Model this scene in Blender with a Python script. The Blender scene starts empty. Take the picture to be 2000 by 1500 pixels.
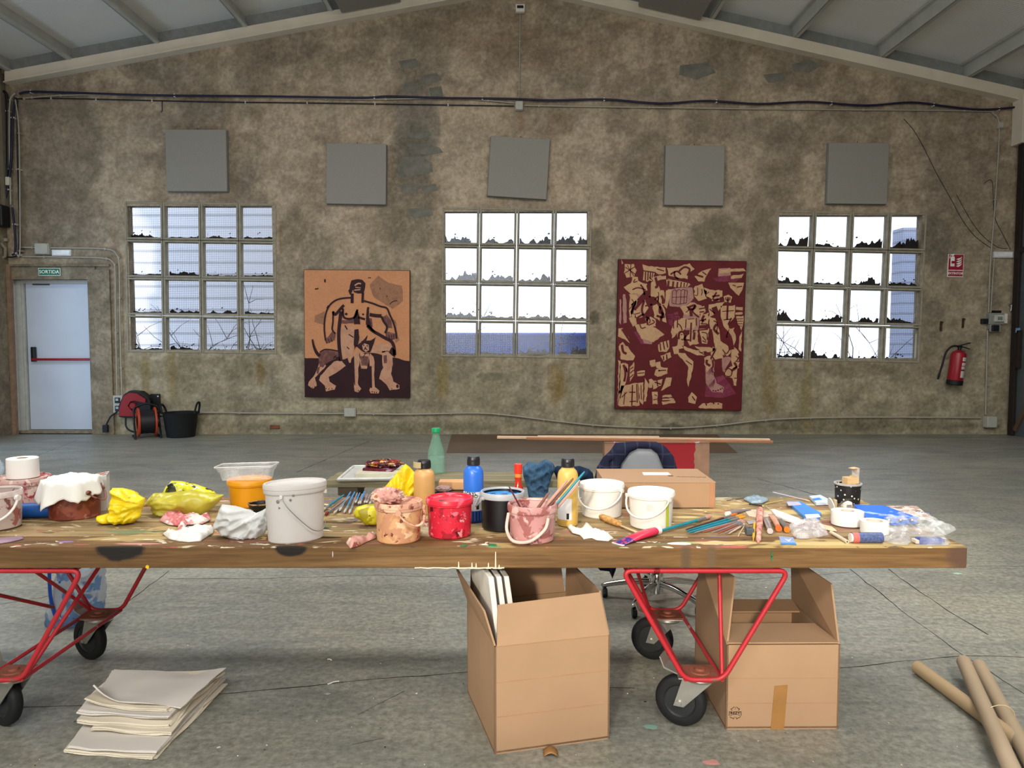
import bpy, math, random
import numpy as np
from mathutils import Vector, Matrix, Euler, noise
from mathutils.geometry import delaunay_2d_cdt
PI = math.pi
scene = bpy.context.scene
COL = scene.collection
R = random.Random(7)

# ------------------------------------------------------------------ camera
F_PX, CAM_H = 1502.0, 1.30
PITCH = math.atan(90.0 / F_PX)
cam_d = bpy.data.cameras.new('camera'); cam_d.sensor_width = 36.0; cam_d.lens = F_PX / 2000.0 * 36.0
cam_d.clip_start = 0.05; cam_d.clip_end = 200
cam = bpy.data.objects.new('camera', cam_d); COL.objects.link(cam)
cam.location = (0, 0, CAM_H); cam.rotation_euler = (PI / 2 - PITCH, 0, 0)
scene.camera = cam

# ------------------------------------------------------------------ world, sun, daylight, exposure
world = bpy.data.worlds.new('sky'); scene.world = world; world.use_nodes = True
bg = world.node_tree.nodes['Background']
bg.inputs[0].default_value = (0.83, 0.91, 1.0, 1); bg.inputs[1].default_value = 2.6

def lamp(name, kind, loc, target, energy, color, **kw):
    d = bpy.data.lights.new(name, kind); d.energy = energy; d.color = color
    for k, v in kw.items(): setattr(d, k, v)
    o = bpy.data.objects.new(name, d); COL.objects.link(o); o.location = loc
    o.rotation_euler = (Vector(target) - Vector(loc)).to_track_quat('-Z', 'Y').to_euler()
    return o
# low sun from behind the camera, enters by the high opening in the rear gable
lamp('sun', 'SUN', (-2.9, -10, 5.2), (-2.9 + 0.48, -10 + 1.67, 5.2 - 0.63), 2.3, (1.0, 0.90, 0.72), angle=math.radians(3.0))
# daylight of the big open gate in the rear wall and added overhead fill lamps, with no strips built in the roof
lamp('daylight_rear_gate', 'AREA', (-1.6, -6.72, 2.3), (-1.2, 3, 2.3), 300, (1.0, 0.985, 0.96), shape='RECTANGLE', size=7.0, size_y=3.6)
for sx, side in ((-1, 'left'), (1, 'right')):
    lamp('overhead_fill_rear_' + side, 'AREA', (sx * 2.6, -3.0, 5.42), (sx * 1.6, -3.0, 0.4), 320, (1.0, 0.995, 0.98), shape='RECTANGLE', size=1.1, size_y=5.5)
    lamp('overhead_fill_mid_' + side, 'AREA', (sx * 2.6, 4.0, 5.42), (sx * 1.6, 4.0, 0.4), 165, (1.0, 0.995, 0.98), shape='RECTANGLE', size=1.1, size_y=2.4)

vs = scene.view_settings
vs.view_transform = 'Standard'; vs.look = 'None'; vs.gamma = 1.0; vs.use_curve_mapping = False
vs.exposure = 0.0
scene.cycles.use_denoising = True
scene.cycles.max_bounces = 6; scene.cycles.diffuse_bounces = 4; scene.cycles.glossy_bounces = 2; scene.cycles.transmission_bounces = 2
scene.cycles.transparent_max_bounces = 14; scene.cycles.use_adaptive_sampling = True; scene.cycles.adaptive_threshold = 0.09
scene.cycles.caustics_reflective = False; scene.cycles.caustics_refractive = False
scene.cycles.sample_clamp_indirect = 6.0

# ------------------------------------------------------------------ pixel -> place
YW = 10.35                      # the end wall
ZT = 0.634                      # top of the work table
CP, SP = math.cos(PITCH), math.sin(PITCH)
def ray(u, v):
    a = (u - 1000.0) / F_PX; b = (750.0 - v) / F_PX
    return Vector((a, CP + b * SP, -SP + b * CP))
def at(u, v, Y):
    d = ray(u, v); return Vector((0, 0, CAM_H)) + d * (Y / d.y)
def onz(u, v, z):
    d = ray(u, v); return Vector((0, 0, CAM_H)) + d * ((z - CAM_H) / d.z)
def G(u, v): return onz(u, v, 0.0)
def T(u, v): return onz(u, v, ZT)
def W(u, v, off=0.0): return at(u, v, YW - off)
def mpp(Y): return Y / F_PX     # metres per pixel, about

def cylfit(uL, uR, vbot, vtop, zb=ZT):
    """upright round thing: left/right, lowest and highest pixel -> x, y, radius, height"""
    uc = (uL + uR) / 2
    yf = onz(uc, vbot, zb).y; r = (uR - uL) / 2 * mpp(yf)
    for _ in range(8):
        yc = yf + r; r = (uR - uL) / 2 * mpp(yc) * 0.995
    x = at(uc, vbot, yc).x
    h = at(uc, vtop, yc + r).z - zb
    return x, yc, r, h

# ------------------------------------------------------------------ colour and materials
def lin(c): return c / 12.92 if c <= 0.04045 else ((c + 0.055) / 1.055) ** 2.4
def hexc(h, k=1.0):
    h = h.lstrip('#'); return tuple(min(1.0, lin(int(h[i:i + 2], 16) / 255.0) * k) for i in (0, 2, 4)) + (1.0,)

class Sh:
    """small wrapper to write node materials"""
    def __init__(s, name, rough=0.6, metal=0.0, spec=0.4):
        s.m = bpy.data.materials.new(name); s.m.use_nodes = True
        s.nt = s.m.node_tree; s.b = s.nt.nodes['Principled BSDF']; s.out = s.nt.nodes['Material Output']
        s.b.inputs['Roughness'].default_value = rough; s.b.inputs['Metallic'].default_value = metal
        s.b.inputs['Specular IOR Level'].default_value = spec
        s._co = None
    def n(s, t, **kw):
        x = s.nt.nodes.new(t)
        for k, v in kw.items(): setattr(x, k, v)
        return x
    def link(s, a, b): s.nt.links.new(a, b)
    def put(s, sock, v):
        if hasattr(v, 'is_linked') or isinstance(v, bpy.types.NodeSocket): s.link(v, sock)
        elif isinstance(v, (tuple, list)) and len(v) == 3 and sock.type == 'RGBA': sock.default_value = tuple(v) + (1,)
        else: sock.default_value = v
    @property
    def co(s):
        if s._co is None: s._co = s.n('ShaderNodeTexCoord').outputs['Object']
        return s._co
    def mapv(s, scale=(1, 1, 1), loc=(0, 0, 0), rot=(0, 0, 0), vec=None):
        m = s.n('ShaderNodeMapping'); s.link(vec or s.co, m.inputs[0])
        m.inputs['Location'].default_value = loc; m.inputs['Rotation'].default_value = rot; m.inputs['Scale'].default_value = scale
        return m.outputs[0]
    def noise(s, scale, detail=4, rough=0.55, dist=0.0, vec=None, col=False):
        x = s.n('ShaderNodeTexNoise'); s.link(vec or s.co, x.inputs['Vector'])
        x.inputs['Scale'].default_value = scale; x.inputs['Detail'].default_value = detail
        x.inputs['Roughness'].default_value = rough; x.inputs['Distortion'].default_value = dist
        return x.outputs['Color' if col else 'Fac']
    def voro(s, scale, vec=None, feature='F1'):
        x = s.n('ShaderNodeTexVoronoi'); x.feature = feature; s.link(vec or s.co, x.inputs['Vector']); x.inputs['Scale'].default_value = scale
        return x
    def wave(s, scale, dist=0.0, detail=2, vec=None, dir='X', dscale=1.0):
        x = s.n('ShaderNodeTexWave'); x.bands_direction = dir; s.link(vec or s.co, x.inputs['Vector'])
        x.inputs['Scale'].default_value = scale; x.inputs['Distortion'].default_value = dist; x.inputs['Detail'].default_value = detail
        x.inputs['Detail Scale'].default_value = dscale
        return x.outputs['Fac']
    def ramp(s, f, stops, interp='LINEAR'):
        x = s.n('ShaderNodeValToRGB'); s.link(f, x.inputs[0]); cr = x.color_ramp; cr.interpolation = interp
        while len(cr.elements) < len(stops): cr.elements.new(0.5)
        for e, (p, c) in zip(cr.elements, stops):
            e.position = p; e.color = c if isinstance(c, tuple) else (c, c, c, 1)
        return x.outputs[0]
    def mix(s, f, a, b, blend='MIX'):
        x = s.n('ShaderNodeMix', data_type='RGBA', blend_type=blend)
        s.put(x.inputs[0], f); s.put(x.inputs[6], a); s.put(x.inputs[7], b)
        return x.outputs[2]
    def math(s, op, a, b=0.0, clamp=False):
        x = s.n('ShaderNodeMath', operation=op, use_clamp=clamp); s.put(x.inputs[0], a); s.put(x.inputs[1], b)
        return x.outputs[0]
    def sep(s, vec=None):
        x = s.n('ShaderNodeSeparateXYZ'); s.link(vec or s.co, x.inputs[0]); return x.outputs
    def comb(s, a, b, c):
        x = s.n('ShaderNodeCombineXYZ'); s.put(x.inputs[0], a); s.put(x.inputs[1], b); s.put(x.inputs[2], c); return x.outputs[0]
    def bump(s, h, strength=0.3, dist=0.01):
        x = s.n('ShaderNodeBump'); s.link(h, x.inputs['Height']); x.inputs['Strength'].default_value = strength; x.inputs['Distance'].default_value = dist
        s.link(x.outputs[0], s.b.inputs['Normal']); return s
    def color(s, c): s.put(s.b.inputs['Base Color'], c); return s
    def set(s, **kw):
        for k, v in kw.items(): s.put(s.b.inputs[k.replace('_', ' ')], v)
        return s

MATS = {}
def plain(name, hx, rough=0.55, metal=0.0, spec=0.4, var=0.12, scale=14.0, bump=0.0, k=1.0):
    """one colour with a little procedural unevenness"""
    if name in MATS: return MATS[name]
    s = Sh(name, rough, metal, spec); c = hexc(hx, k)
    f = s.noise(scale, 3)
    dark = tuple(x * (1 - var) for x in c[:3]) + (1,); lite = tuple(min(1, x * (1 + var)) for x in c[:3]) + (1,)
    s.color(s.ramp(f, [(0.3, dark), (0.7, lite)]))
    if bump: s.bump(f, bump, 0.004)
    MATS[name] = s.m; return s.m
def splat(name, hx, spots, rough=0.5, var=0.08, k=1.0, spec=0.4, alpha=None, bump=0.0):
    """base colour with paint splashes: spots = (colour, noise scale, threshold, offset)"""
    if name in MATS: return MATS[name]
    s = Sh(name, rough, 0, spec); c = hexc(hx, k); f = s.noise(9, 3)
    col = s.ramp(f, [(0.3, tuple(x * (1 - var) for x in c[:3]) + (1,)), (0.7, tuple(min(1, x * (1 + var)) for x in c[:3]) + (1,))])
    for (hc, sc, th, off) in spots:
        th -= 0.06
        m = s.noise(sc, 3, 0.6, 0.4, vec=s.mapv(loc=(off, off * 1.7, -off)))
        col = s.mix(s.ramp(m, [(th, 0.0), (th + 0.03, 1.0)]), col, hexc(hc))
    s.color(col)
    if alpha is not None: s.set(Alpha=alpha)
    if bump: s.bump(s.noise(30, 3), bump, 0.004)
    MATS[name] = s.m; return s.m
def clear(name, hx='#ffffff', alpha=0.25, rough=0.15, wrinkle=0.0, scale=25):
    """thin clear plastic: mostly see-through with a sheen"""
    if name in MATS: return MATS[name]
    s = Sh(name, rough, 0, 0.6); s.color(hexc(hx))
    f = s.noise(scale, 4, 0.6, 0.6)
    s.set(Alpha=s.ramp(f, [(0.35, max(0.0, alpha - 0.12)), (0.7, min(1, alpha + 0.22))]))
    if wrinkle: s.bump(f, wrinkle, 0.01)
    MATS[name] = s.m; return s.m

# ------------------------------------------------------------------ mesh builder
def smooth_path(pts, n=4):
    """Catmull-Rom through the points"""
    P = [Vector(p) for p in pts]; out = []
    for i in range(len(P) - 1):
        p0, p1, p2, p3 = P[max(i - 1, 0)], P[i], P[i + 1], P[min(i + 2, len(P) - 1)]
        for k in range(n):
            t = k / n
            out.append(0.5 * ((2 * p1) + (p2 - p0) * t + (2 * p0 - 5 * p1 + 4 * p2 - p3) * t * t + (3 * p1 - p0 - 3 * p2 + p3) * t ** 3))
    out.append(P[-1]); return out
def round_path(pts, rad, n=5):
    """polyline with rounded corners"""
    P = [Vector(p) for p in pts]; out = [P[0]]
    for i in range(1, len(P) - 1):
        a, b, c = P[i - 1], P[i], P[i + 1]
        d1 = (a - b); d2 = (c - b); r = min(rad, d1.length * 0.45, d2.length * 0.45)
        s, e = b + d1.normalized() * r, b + d2.normalized() * r
        for k in range(n + 1):
            t = k / n; out.append(s * (1 - t) ** 2 + b * 2 * t * (1 - t) + e * t * t)
    out.append(P[-1]); return out

class MB:
    def __init__(s): s.v = []; s.f = []; s.mi = []; s.sm = []
    def add(s, vs, fs, mi=0, smooth=False, M=None):
        o = len(s.v)
        s.v += [tuple(M @ Vector(p)) if M else tuple(p) for p in vs]
        for f in fs: s.f.append(tuple(i + o for i in f)); s.mi.append(mi); s.sm.append(smooth)
        return s
    def box(s, c, d, rot=None, mi=0):
        x, y, z = d[0] / 2, d[1] / 2, d[2] / 2
        vs = [(-x, -y, -z), (x, -y, -z), (x, y, -z), (-x, y, -z), (-x, -y, z), (x, -y, z), (x, y, z), (-x, y, z)]
        M = Matrix.Translation(c) @ (Euler(rot).to_matrix().to_4x4() if rot else Matrix())
        return s.add(vs, [(0, 3, 2, 1), (4, 5, 6, 7), (0, 1, 5, 4), (1, 2, 6, 5), (2, 3, 7, 6), (3, 0, 4, 7)], mi, False, M)
    def hexa(s, p, mi=0):
        """8 corners: bottom 4 ccw, top 4 ccw"""
        return s.add(p, [(0, 3, 2, 1), (4, 5, 6, 7), (0, 1, 5, 4), (1, 2, 6, 5), (2, 3, 7, 6), (3, 0, 4, 7)], mi)
    def lathe(s, prof, n=32, M=None, mi=0, sx=1.0, sy=1.0, cap0=False, cap1=False, crease=35, a0=0.0):
        """profile of (r, z); rings doubled at sharp corners"""
        rings = []
        for i, (r, z) in enumerate(prof):
            rings.append((r, z))
            if 0 < i < len(prof) - 1:
                d1 = Vector((prof[i][0] - prof[i - 1][0], prof[i][1] - prof[i - 1][1])); d2 = Vector((prof[i + 1][0] - prof[i][0], prof[i + 1][1] - prof[i][1]))
                if d1.length > 1e-9 and d2.length > 1e-9 and d1.angle(d2) > math.radians(crease): rings.append(None); rings.append((r, z))
        vs = []; fs = []; prev = None; first = None
        for g in rings:
            if g is None: prev = None; continue
            b = len(vs)
            for k in range(n):
                a = a0 + 2 * PI * k / n; vs.append((g[0] * math.cos(a) * sx, g[0] * math.sin(a) * sy, g[1]))
            if first is None: first = b
            if prev is not None:
                for k in range(n): fs.append((prev + k, prev + (k + 1) % n, b + (k + 1) % n, b + k))
            prev = b
        s.add(vs, fs, mi, True, M)
        if cap0: s.add(vs[first:first + n], [tuple(reversed(range(n)))], mi, False, M)
        if cap1: s.add(vs[prev:prev + n], [tuple(range(n))], mi, False, M)
        return s
    def cyl(s, p0, p1, r0, r1=None, n=12, mi=0, cap=True):
        p0, p1 = Vector(p0), Vector(p1); r1 = r0 if r1 is None else r1
        M = Matrix.Translation(p0) @ (p1 - p0).to_track_quat('Z', 'Y').to_matrix().to_4x4()
        return s.lathe([(r0, 0), (r1, (p1 - p0).length)], n, M, mi, cap0=cap, cap1=cap)
    def tube(s, path, r, n=8, mi=0, cap=True, closed=False, flat=1.0):
        P = [Vector(p) for p in path]; rs = r if isinstance(r, (list, tuple)) else [r] * len(P)
        if len(rs) != len(P): rs = [rs[0] + (rs[-1] - rs[0]) * i / (len(P) - 1) for i in range(len(P))]
        up = None; vs = []; fs = []
        for i, p in enumerate(P):
            if closed: t = P[(i + 1) % len(P)] - P[i - 1]
            else: t = P[min(i + 1, len(P) - 1)] - P[max(i - 1, 0)]
            t.normalize()
            if up is None: up = Vector((0, 0, 1)) if abs(t.z) < 0.9 else Vector((1, 0, 0))
            x = t.cross(up); x = x.normalized() if x.length > 1e-6 else t.orthogonal().normalized(); up = x.cross(t).normalized()
            for k in range(n):
                a = 2 * PI * k / n; vs.append(p + (x * math.cos(a) + up * math.sin(a) * flat) * rs[i])
        m = len(P)
        for i in range(m if closed else m - 1):
            j = (i + 1) % m
            for k in range(n): fs.append((i * n + k, j * n + k, j * n + (k + 1) % n, i * n + (k + 1) % n))
        s.add(vs, fs, mi, True)
        if cap and not closed: s.add(vs[:n], [tuple(range(n))], mi); s.add(vs[-n:], [tuple(reversed(range(n)))], mi)
        return s
    def prism(s, poly, h0, h1, M=None, mi=0, smooth_side=False):
        """outline in xy raised from h0 to h1"""
        n = len(poly); area = sum(poly[i][0] * poly[(i + 1) % n][1] - poly[(i + 1) % n][0] * poly[i][1] for i in range(n))
        if area < 0: poly = list(reversed(poly))
        lo = [(p[0], p[1], h0) for p in poly]; hi = [(p[0], p[1], h1) for p in poly]
        s.add(lo, [tuple(reversed(range(n)))], mi, False, M); s.add(hi, [tuple(range(n))], mi, False, M)
        s.add(lo + hi, [(i, (i + 1) % n, n + (i + 1) % n, n + i) for i in range(n)], mi, smooth_side, M); return s
    def grid(s, fn, nu, nv, mi=0, smooth=True):
        vs = [fn(i / nu, j / nv) for j in range(nv + 1) for i in range(nu + 1)]
        return s.add(vs, [(j * (nu + 1) + i, j * (nu + 1) + i + 1, (j + 1) * (nu + 1) + i + 1, (j + 1) * (nu + 1) + i) for j in range(nv) for i in range(nu)], mi, smooth)
    def ribbon(s, path, w, z, mi=0, w1=None):
        """flat brush stroke in xy at height z"""
        P = [Vector((p[0], p[1])) for p in path]; L = []; Rr = []; m = len(P)
        for i, p in enumerate(P):
            t = (P[min(i + 1, m - 1)] - P[max(i - 1, 0)]).normalized(); q = Vector((-t.y, t.x))
            ww = w + ((w1 if w1 is not None else w) - w) * i / max(1, m - 1)
            L.append((p.x + q.x * ww / 2, p.y + q.y * ww / 2, z)); Rr.append((p.x - q.x * ww / 2, p.y - q.y * ww / 2, z))
        return s.add(L + Rr, [(m + i, m + i + 1, i + 1, i) for i in range(m - 1)], mi)
    def inflate(s, poly, mapf, thick, amp=0.0, freq=20.0, seed=0, res=0.012, edge=None, ridged=True, back=True, mi=0, edge_t=0.0015, both=1.0, smooth=True, knot=None):
        """closed soft body over a traced outline: thick in the middle, thin at the seam, wrinkled"""
        n = len(poly); pts = [Vector(p) for p in poly]; ed = []
        out = []
        for i in range(n):
            a, b = pts[i], pts[(i + 1) % n]; k = max(1, int((b - a).length / res))
            for j in range(k): out.append(a + (b - a) * j / k)
        m = len(out); ed = [(i, (i + 1) % m) for i in range(m)]
        xs = [p.x for p in out]; ys = [p.y for p in out]
        def inside(x, y):
            c = False; j = n - 1
            for i in range(n):
                if (pts[i].y > y) != (pts[j].y > y) and x < (pts[j].x - pts[i].x) * (y - pts[i].y) / (pts[j].y - pts[i].y) + pts[i].x: c = not c
                j = i
            return c
        def dist(x, y):
            best = 1e9; q = Vector((x, y))
            for i in range(n):
                a = pts[i]; d = pts[(i + 1) % n] - a; t = max(0, min(1, (q - a).dot(d) / max(d.length_squared, 1e-12)))
                best = min(best, (q - (a + d * t)).length)
            return best
        ins = []; y = min(ys) + res / 2; row = 0
        while y < max(ys):
            x = min(xs) + (res / 2 if row % 2 else res)
            while x < max(xs):
                if inside(x, y) and dist(x, y) > res * 0.5: ins.append(Vector((x, y)))
                x += res
            y += res * 0.87; row += 1
        vo, eo, fo = delaunay_2d_cdt(out + ins, ed, [], 1, 1e-6)[:3]
        e = edge or max(1e-4, 0.45 * max(dist(p.x, p.y) for p in ins) * 2 if ins else 0.02)
        def wr(p, sd):
            if knot:                        # folds that gather towards a knot
                dx, dy = p.x - knot[0], p.y - knot[1]; rr_ = math.hypot(dx, dy); an = math.atan2(dy, dx)
                w = noise.noise(Vector((math.cos(an) * freq * .16, math.sin(an) * freq * .16, sd + rr_ * 5))) + .35 * noise.noise(Vector((p.x * freq + sd, p.y * freq, sd)))
                return (1 - 2.8 * abs(w) ** .8) * min(1.0, .35 + rr_ * 14)
            q = Vector((p.x * freq + sd, p.y * freq - sd, sd * 0.37)); w = noise.noise(q) + 0.5 * noise.noise(q * 2.3)
            return (1 - 2.6 * abs(w) ** .85) if ridged else w
        A = []; B = []
        for p in vo:
            d = min(1.0, dist(p.x, p.y) / e); t = math.sqrt(max(0.0, 1 - (1 - d) ** 2))
            f = edge_t + thick * t
            A.append(mapf(p.x, p.y, f + amp * wr(p, seed) * min(1, t * 1.6)))
            B.append(mapf(p.x, p.y, -both * f - (amp * wr(p, seed + 31.7) * min(1, t * 1.6) if both else 0)))
        k = len(vo)
        fs = [tuple(f) for f in fo] + ([tuple(k + i for i in reversed(f)) for f in fo] if back else [])
        cnt = {}
        for f in fo:
            for i in range(len(f)):
                a, b = f[i], f[(i + 1) % len(f)]; cnt[(a, b)] = 1
        if back:
            for (a, b) in list(cnt):
                if (b, a) not in cnt: fs.append((b, a, a + k, b + k))
        return s.add(A + B if back else A, fs, mi, smooth)
    def mesh(s, name, mats):
        me = bpy.data.meshes.new(name); me.from_pydata(s.v, [], s.f)
        for m in (mats if isinstance(mats, (list, tuple)) else [mats]): me.materials.append(m)
        me.polygons.foreach_set('material_index', s.mi); me.polygons.foreach_set('use_smooth', s.sm); me.update(); return me
    def build(s, name, mats, parent=None, loc=None, rot=None, bevel=0.0, seg=2):
        o = bpy.data.objects.new(name, s.mesh(name, mats)); COL.objects.link(o)
        if parent is not None: o.parent = parent
        if loc is not None: o.location = loc
        if rot is not None: o.rotation_euler = rot
        if bevel:
            b = o.modifiers.new('bevel', 'BEVEL'); b.width = bevel; b.segments = seg; b.limit_method = 'ANGLE'; b.angle_limit = math.radians(40)
        return o
def tag(o, label=None, cat=None, group=None, kind=None):
    if label: o['label'] = label
    if cat: o['category'] = cat
    if group: o['group'] = group
    if kind: o['kind'] = kind
    return o
def thing(name, label, cat, loc=(0, 0, 0), rot=(0, 0, 0), group=None):
    o = bpy.data.objects.new(name, None); COL.objects.link(o); o.location = loc; o.rotation_euler = rot; o.empty_display_size = 0.05
    return tag(o, label, cat, group)
def copy_tree(o, parent=None):
    c = o.copy(); COL.objects.link(c); c.parent = parent
    for ch in list(o.children): copy_tree(ch, c)
    return c
def text_mesh(body, size, depth=0.0006, bold=0.0, spacing=1.0):
    """built-in font -> MB in its own xy plane, centred"""
    cu = bpy.data.curves.new('lettering', 'FONT'); cu.body = body; cu.size = size; cu.extrude = depth; cu.align_x = 'CENTER'; cu.align_y = 'CENTER'
    cu.offset = bold; cu.space_character = spacing; cu.resolution_u = 3
    o = bpy.data.objects.new('lettering', cu); COL.objects.link(o); dg = bpy.context.evaluated_depsgraph_get(); dg.update()
    me = bpy.data.meshes.new_from_object(o.evaluated_get(dg)); b = MB()
    b.add([v.co.copy() for v in me.vertices], [tuple(p.vertices) for p in me.polygons])
    bpy.data.objects.remove(o); bpy.data.curves.remove(cu); bpy.data.meshes.remove(me); return b
STAND = (PI / 2, 0, 0)          # xy drawing -> upright, facing the camera (-y)
# ================================================================== the hall
XL, XR, YB = W(20, 600).x, W(1979, 600).x, -7.0
TILT = 0.0136                       # windows and eaves lean a little against the floor line

def wall_material(name, attr=None):
    s = Sh(name, 0.9, 0, 0.2)
    fine = s.noise(20, 4, 0.7); mid = s.noise(1.7, 5, 0.65, 0.6)
    if attr:
        col = s.n('ShaderNodeAttribute', attribute_name=attr).outputs['Color']
    else:
        col = s.ramp(mid, [(0.30, hexc('#7d7566')), (0.44, hexc('#908471')), (0.58, hexc('#a0937d')), (0.74, hexc('#b0a28a'))])
    col = s.mix(0.65, col, s.ramp(fine, [(0.3, hexc('#9c9c9c')), (0.7, hexc('#ffffff'))]), 'MULTIPLY')
    pat = s.noise(5.5, 6, 0.7, 0.15)
    col = s.mix(s.ramp(pat, [(0.47, 0.0), (0.55, 0.22)]), col, s.mix(1.0, col, hexc('#a8a296'), 'MULTIPLY'))
    col = s.mix(s.ramp(pat, [(0.36, 0.25), (0.44, 0.0)]), col, hexc('#c2b8a4'))
    s.color(col); s.bump(s.math('ADD', mid, s.math('MULTIPLY', fine, 0.3)), 0.5, 0.02)
    return s.m
# dark damp patches, pale plaster and rusty runs, where the wall has them
STAINS = [(120, 300, 75, 190, .55), (70, 420, 60, 90, .5), (395, 240, 55, 60, .5), (470, 330, 26, 60, .5), (820, 120, 55, 70, .5, '#6b6a63'), (815, 220, 45, 90, .65, '#666662'),
          (805, 310, 45, 70, .6, '#6d6d66'), (800, 400, 55, 120, .6, '#646055'), (560, 90, 60, 40, .4), (500, 130, 40, 60, .45), (300, 130, 60, 25, .45), (1255, 330, 55, 70, .55), (1240, 400, 40, 60, .4),
          (1400, 130, 60, 60, .4), (1555, 120, 60, 55, .55), (1390, 240, 70, 45, .5), (1530, 330, 45, 90, .45), (1395, 460, 60, 40, .7, '#6b6759'), (1490, 470, 25, 70, .6, '#6b6759'),
          (1165, 480, 18, 35, .7, '#605c50'), (1160, 620, 12, 14, .9, '#5c584d'), (1830, 470, 35, 60, .6, '#605c53'), (1650, 260, 90, 60, .4), (1880, 400, 70, 120, .35), (1500, 250, 50, 30, .5),
          (575, 450, 28, 45, .55, '#69614f'), (570, 672, 22, 20, .8, '#6d6a5e'), (855, 640, 20, 130, .45, '#6b6757'), (1485, 640, 18, 80, .5, '#68634f'), (1820, 640, 25, 60, .5), (400, 720, 150, 22, .35, '#6d664d'),
          (1680, 722, 90, 14, .5, '#675e4a'), (1310, 840, 30, 14, .8, '#4c4a42'), (700, 835, 280, 14, .55, '#5f5c4c'), (1650, 832, 300, 12, .55, '#575446'), (960, 735, 28, 8, .8, '#70705f'), (200, 690, 40, 160, .3, '#77694c'),
          (1060, 100, 160, 45, .35, '#7a6a55'), (930, 60, 120, 40, .3, '#75654f'), (1090, 240, 30, 25, .5, '#7d6b55'), (560, 560, 40, 60, .3)]
LIGHT = [(105, 250, 14, 60, .6), (110, 320, 10, 30, .6), (240, 330, 50, 130, .4), (560, 300, 60, 110, .35), (690, 330, 70, 200, .22), (920, 300, 70, 160, .35), (1130, 330, 60, 140, .35), (1460, 300, 40, 110, .4),
         (1320, 440, 70, 60, .45), (980, 560, 20, 20, .0), (700, 160, 60, 40, .3), (1350, 170, 50, 40, .35), (1480, 130, 30, 30, .4), (580, 740, 40, 60, .35), (1150, 740, 60, 60, .3, '#8f8a74'), (940, 770, 70, 40, .3, '#928d76'),
         (1540, 760, 50, 60, .35, '#918770'), (1850, 560, 60, 40, .35, '#988d77'), (830, 600, 15, 80, .35), (430, 790, 120, 12, .3, '#8d8769')]
RUST = [(285, 740, 10, 55, .5, '#7f6b3a'), (335, 730, 10, 70, .5, '#7f6b3a'), (510, 725, 9, 26, .6, '#7a612f'), (865, 740, 14, 50, .6, '#85723f'), (1085, 745, 16, 45, .55, '#806a38'), (1095, 745, 12, 38, .5, '#7d6836'),
        (1505, 740, 16, 90, .55, '#7d6a3c'), (1575, 770, 14, 90, .45, '#80703f'), (548, 465, 4, 28, .6, '#6d5530'), (1017, 235, 8, 25, .6, '#80674c')]
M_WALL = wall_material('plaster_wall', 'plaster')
M_WALL2 = wall_material('plaster_wall_side')
M_REVEAL = plain('pale_reveal_paint', '#cfd2d4', 0.6)

# end wall, opened for three windows and the door
WIN = [(393, 543.5, 293, 291), (1008, 553.5, 290, 289), (1658, 561, 290, 290)]     # centre u, v, width, height in pixels
holes = []
for (u, v, w, h) in WIN:
    c = W(u, v); k = mpp(YW); holes.append((c.x - (w / 2 - 7) * k, c.x + (w / 2 - 7) * k, c.z - (h / 2 - 7) * k, c.z + (h / 2 - 7) * k))
dz1 = W(100, 546).z; dx0, dx1 = XL + 0.0, W(177, 700).x
holes.append((dx0, dx1, 0.0, dz1))
eL, eR, eA = W(20, 166), W(2006, 206), W(1017, -18)
def eave(x):
    if x < eA.x: return eL.z + (eA.z - eL.z) * (x - eL.x) / (eA.x - eL.x)
    return eA.z + (eR.z - eA.z) * (x - eA.x) / (eR.x - eA.x)
wb = MB(); STEP = 0.036
def lines(br, lo, hi):
    br = sorted(set(br + [lo, hi])); out = []
    for p, q in zip(br[:-1], br[1:]):
        n = max(1, round((q - p) / STEP)); out += [p + (q - p) * k / n for k in range(n)]
    return out + [br[-1]]
xs = lines([eA.x] + [a for h in holes for a in h[:2]], XL, XR); zs = lines([a for h in holes for a in h[2:]], 0.0, eA.z + .5)
nx, nz = len(xs), len(zs); fcs = []
for i in range(nx - 1):
    for j in range(nz - 1):
        cx, cz = (xs[i] + xs[i + 1]) / 2, (zs[j] + zs[j + 1]) / 2
        if cz > eave(cx) + .5 or any(h[0] < cx < h[1] and h[2] < cz < h[3] for h in holes): continue
        fcs.append((j * nx + i, j * nx + i + 1, (j + 1) * nx + i + 1, (j + 1) * nx + i))
wb.add([(x, YW, z) for z in zs for x in xs], fcs); n_front = nx * nz
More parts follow.
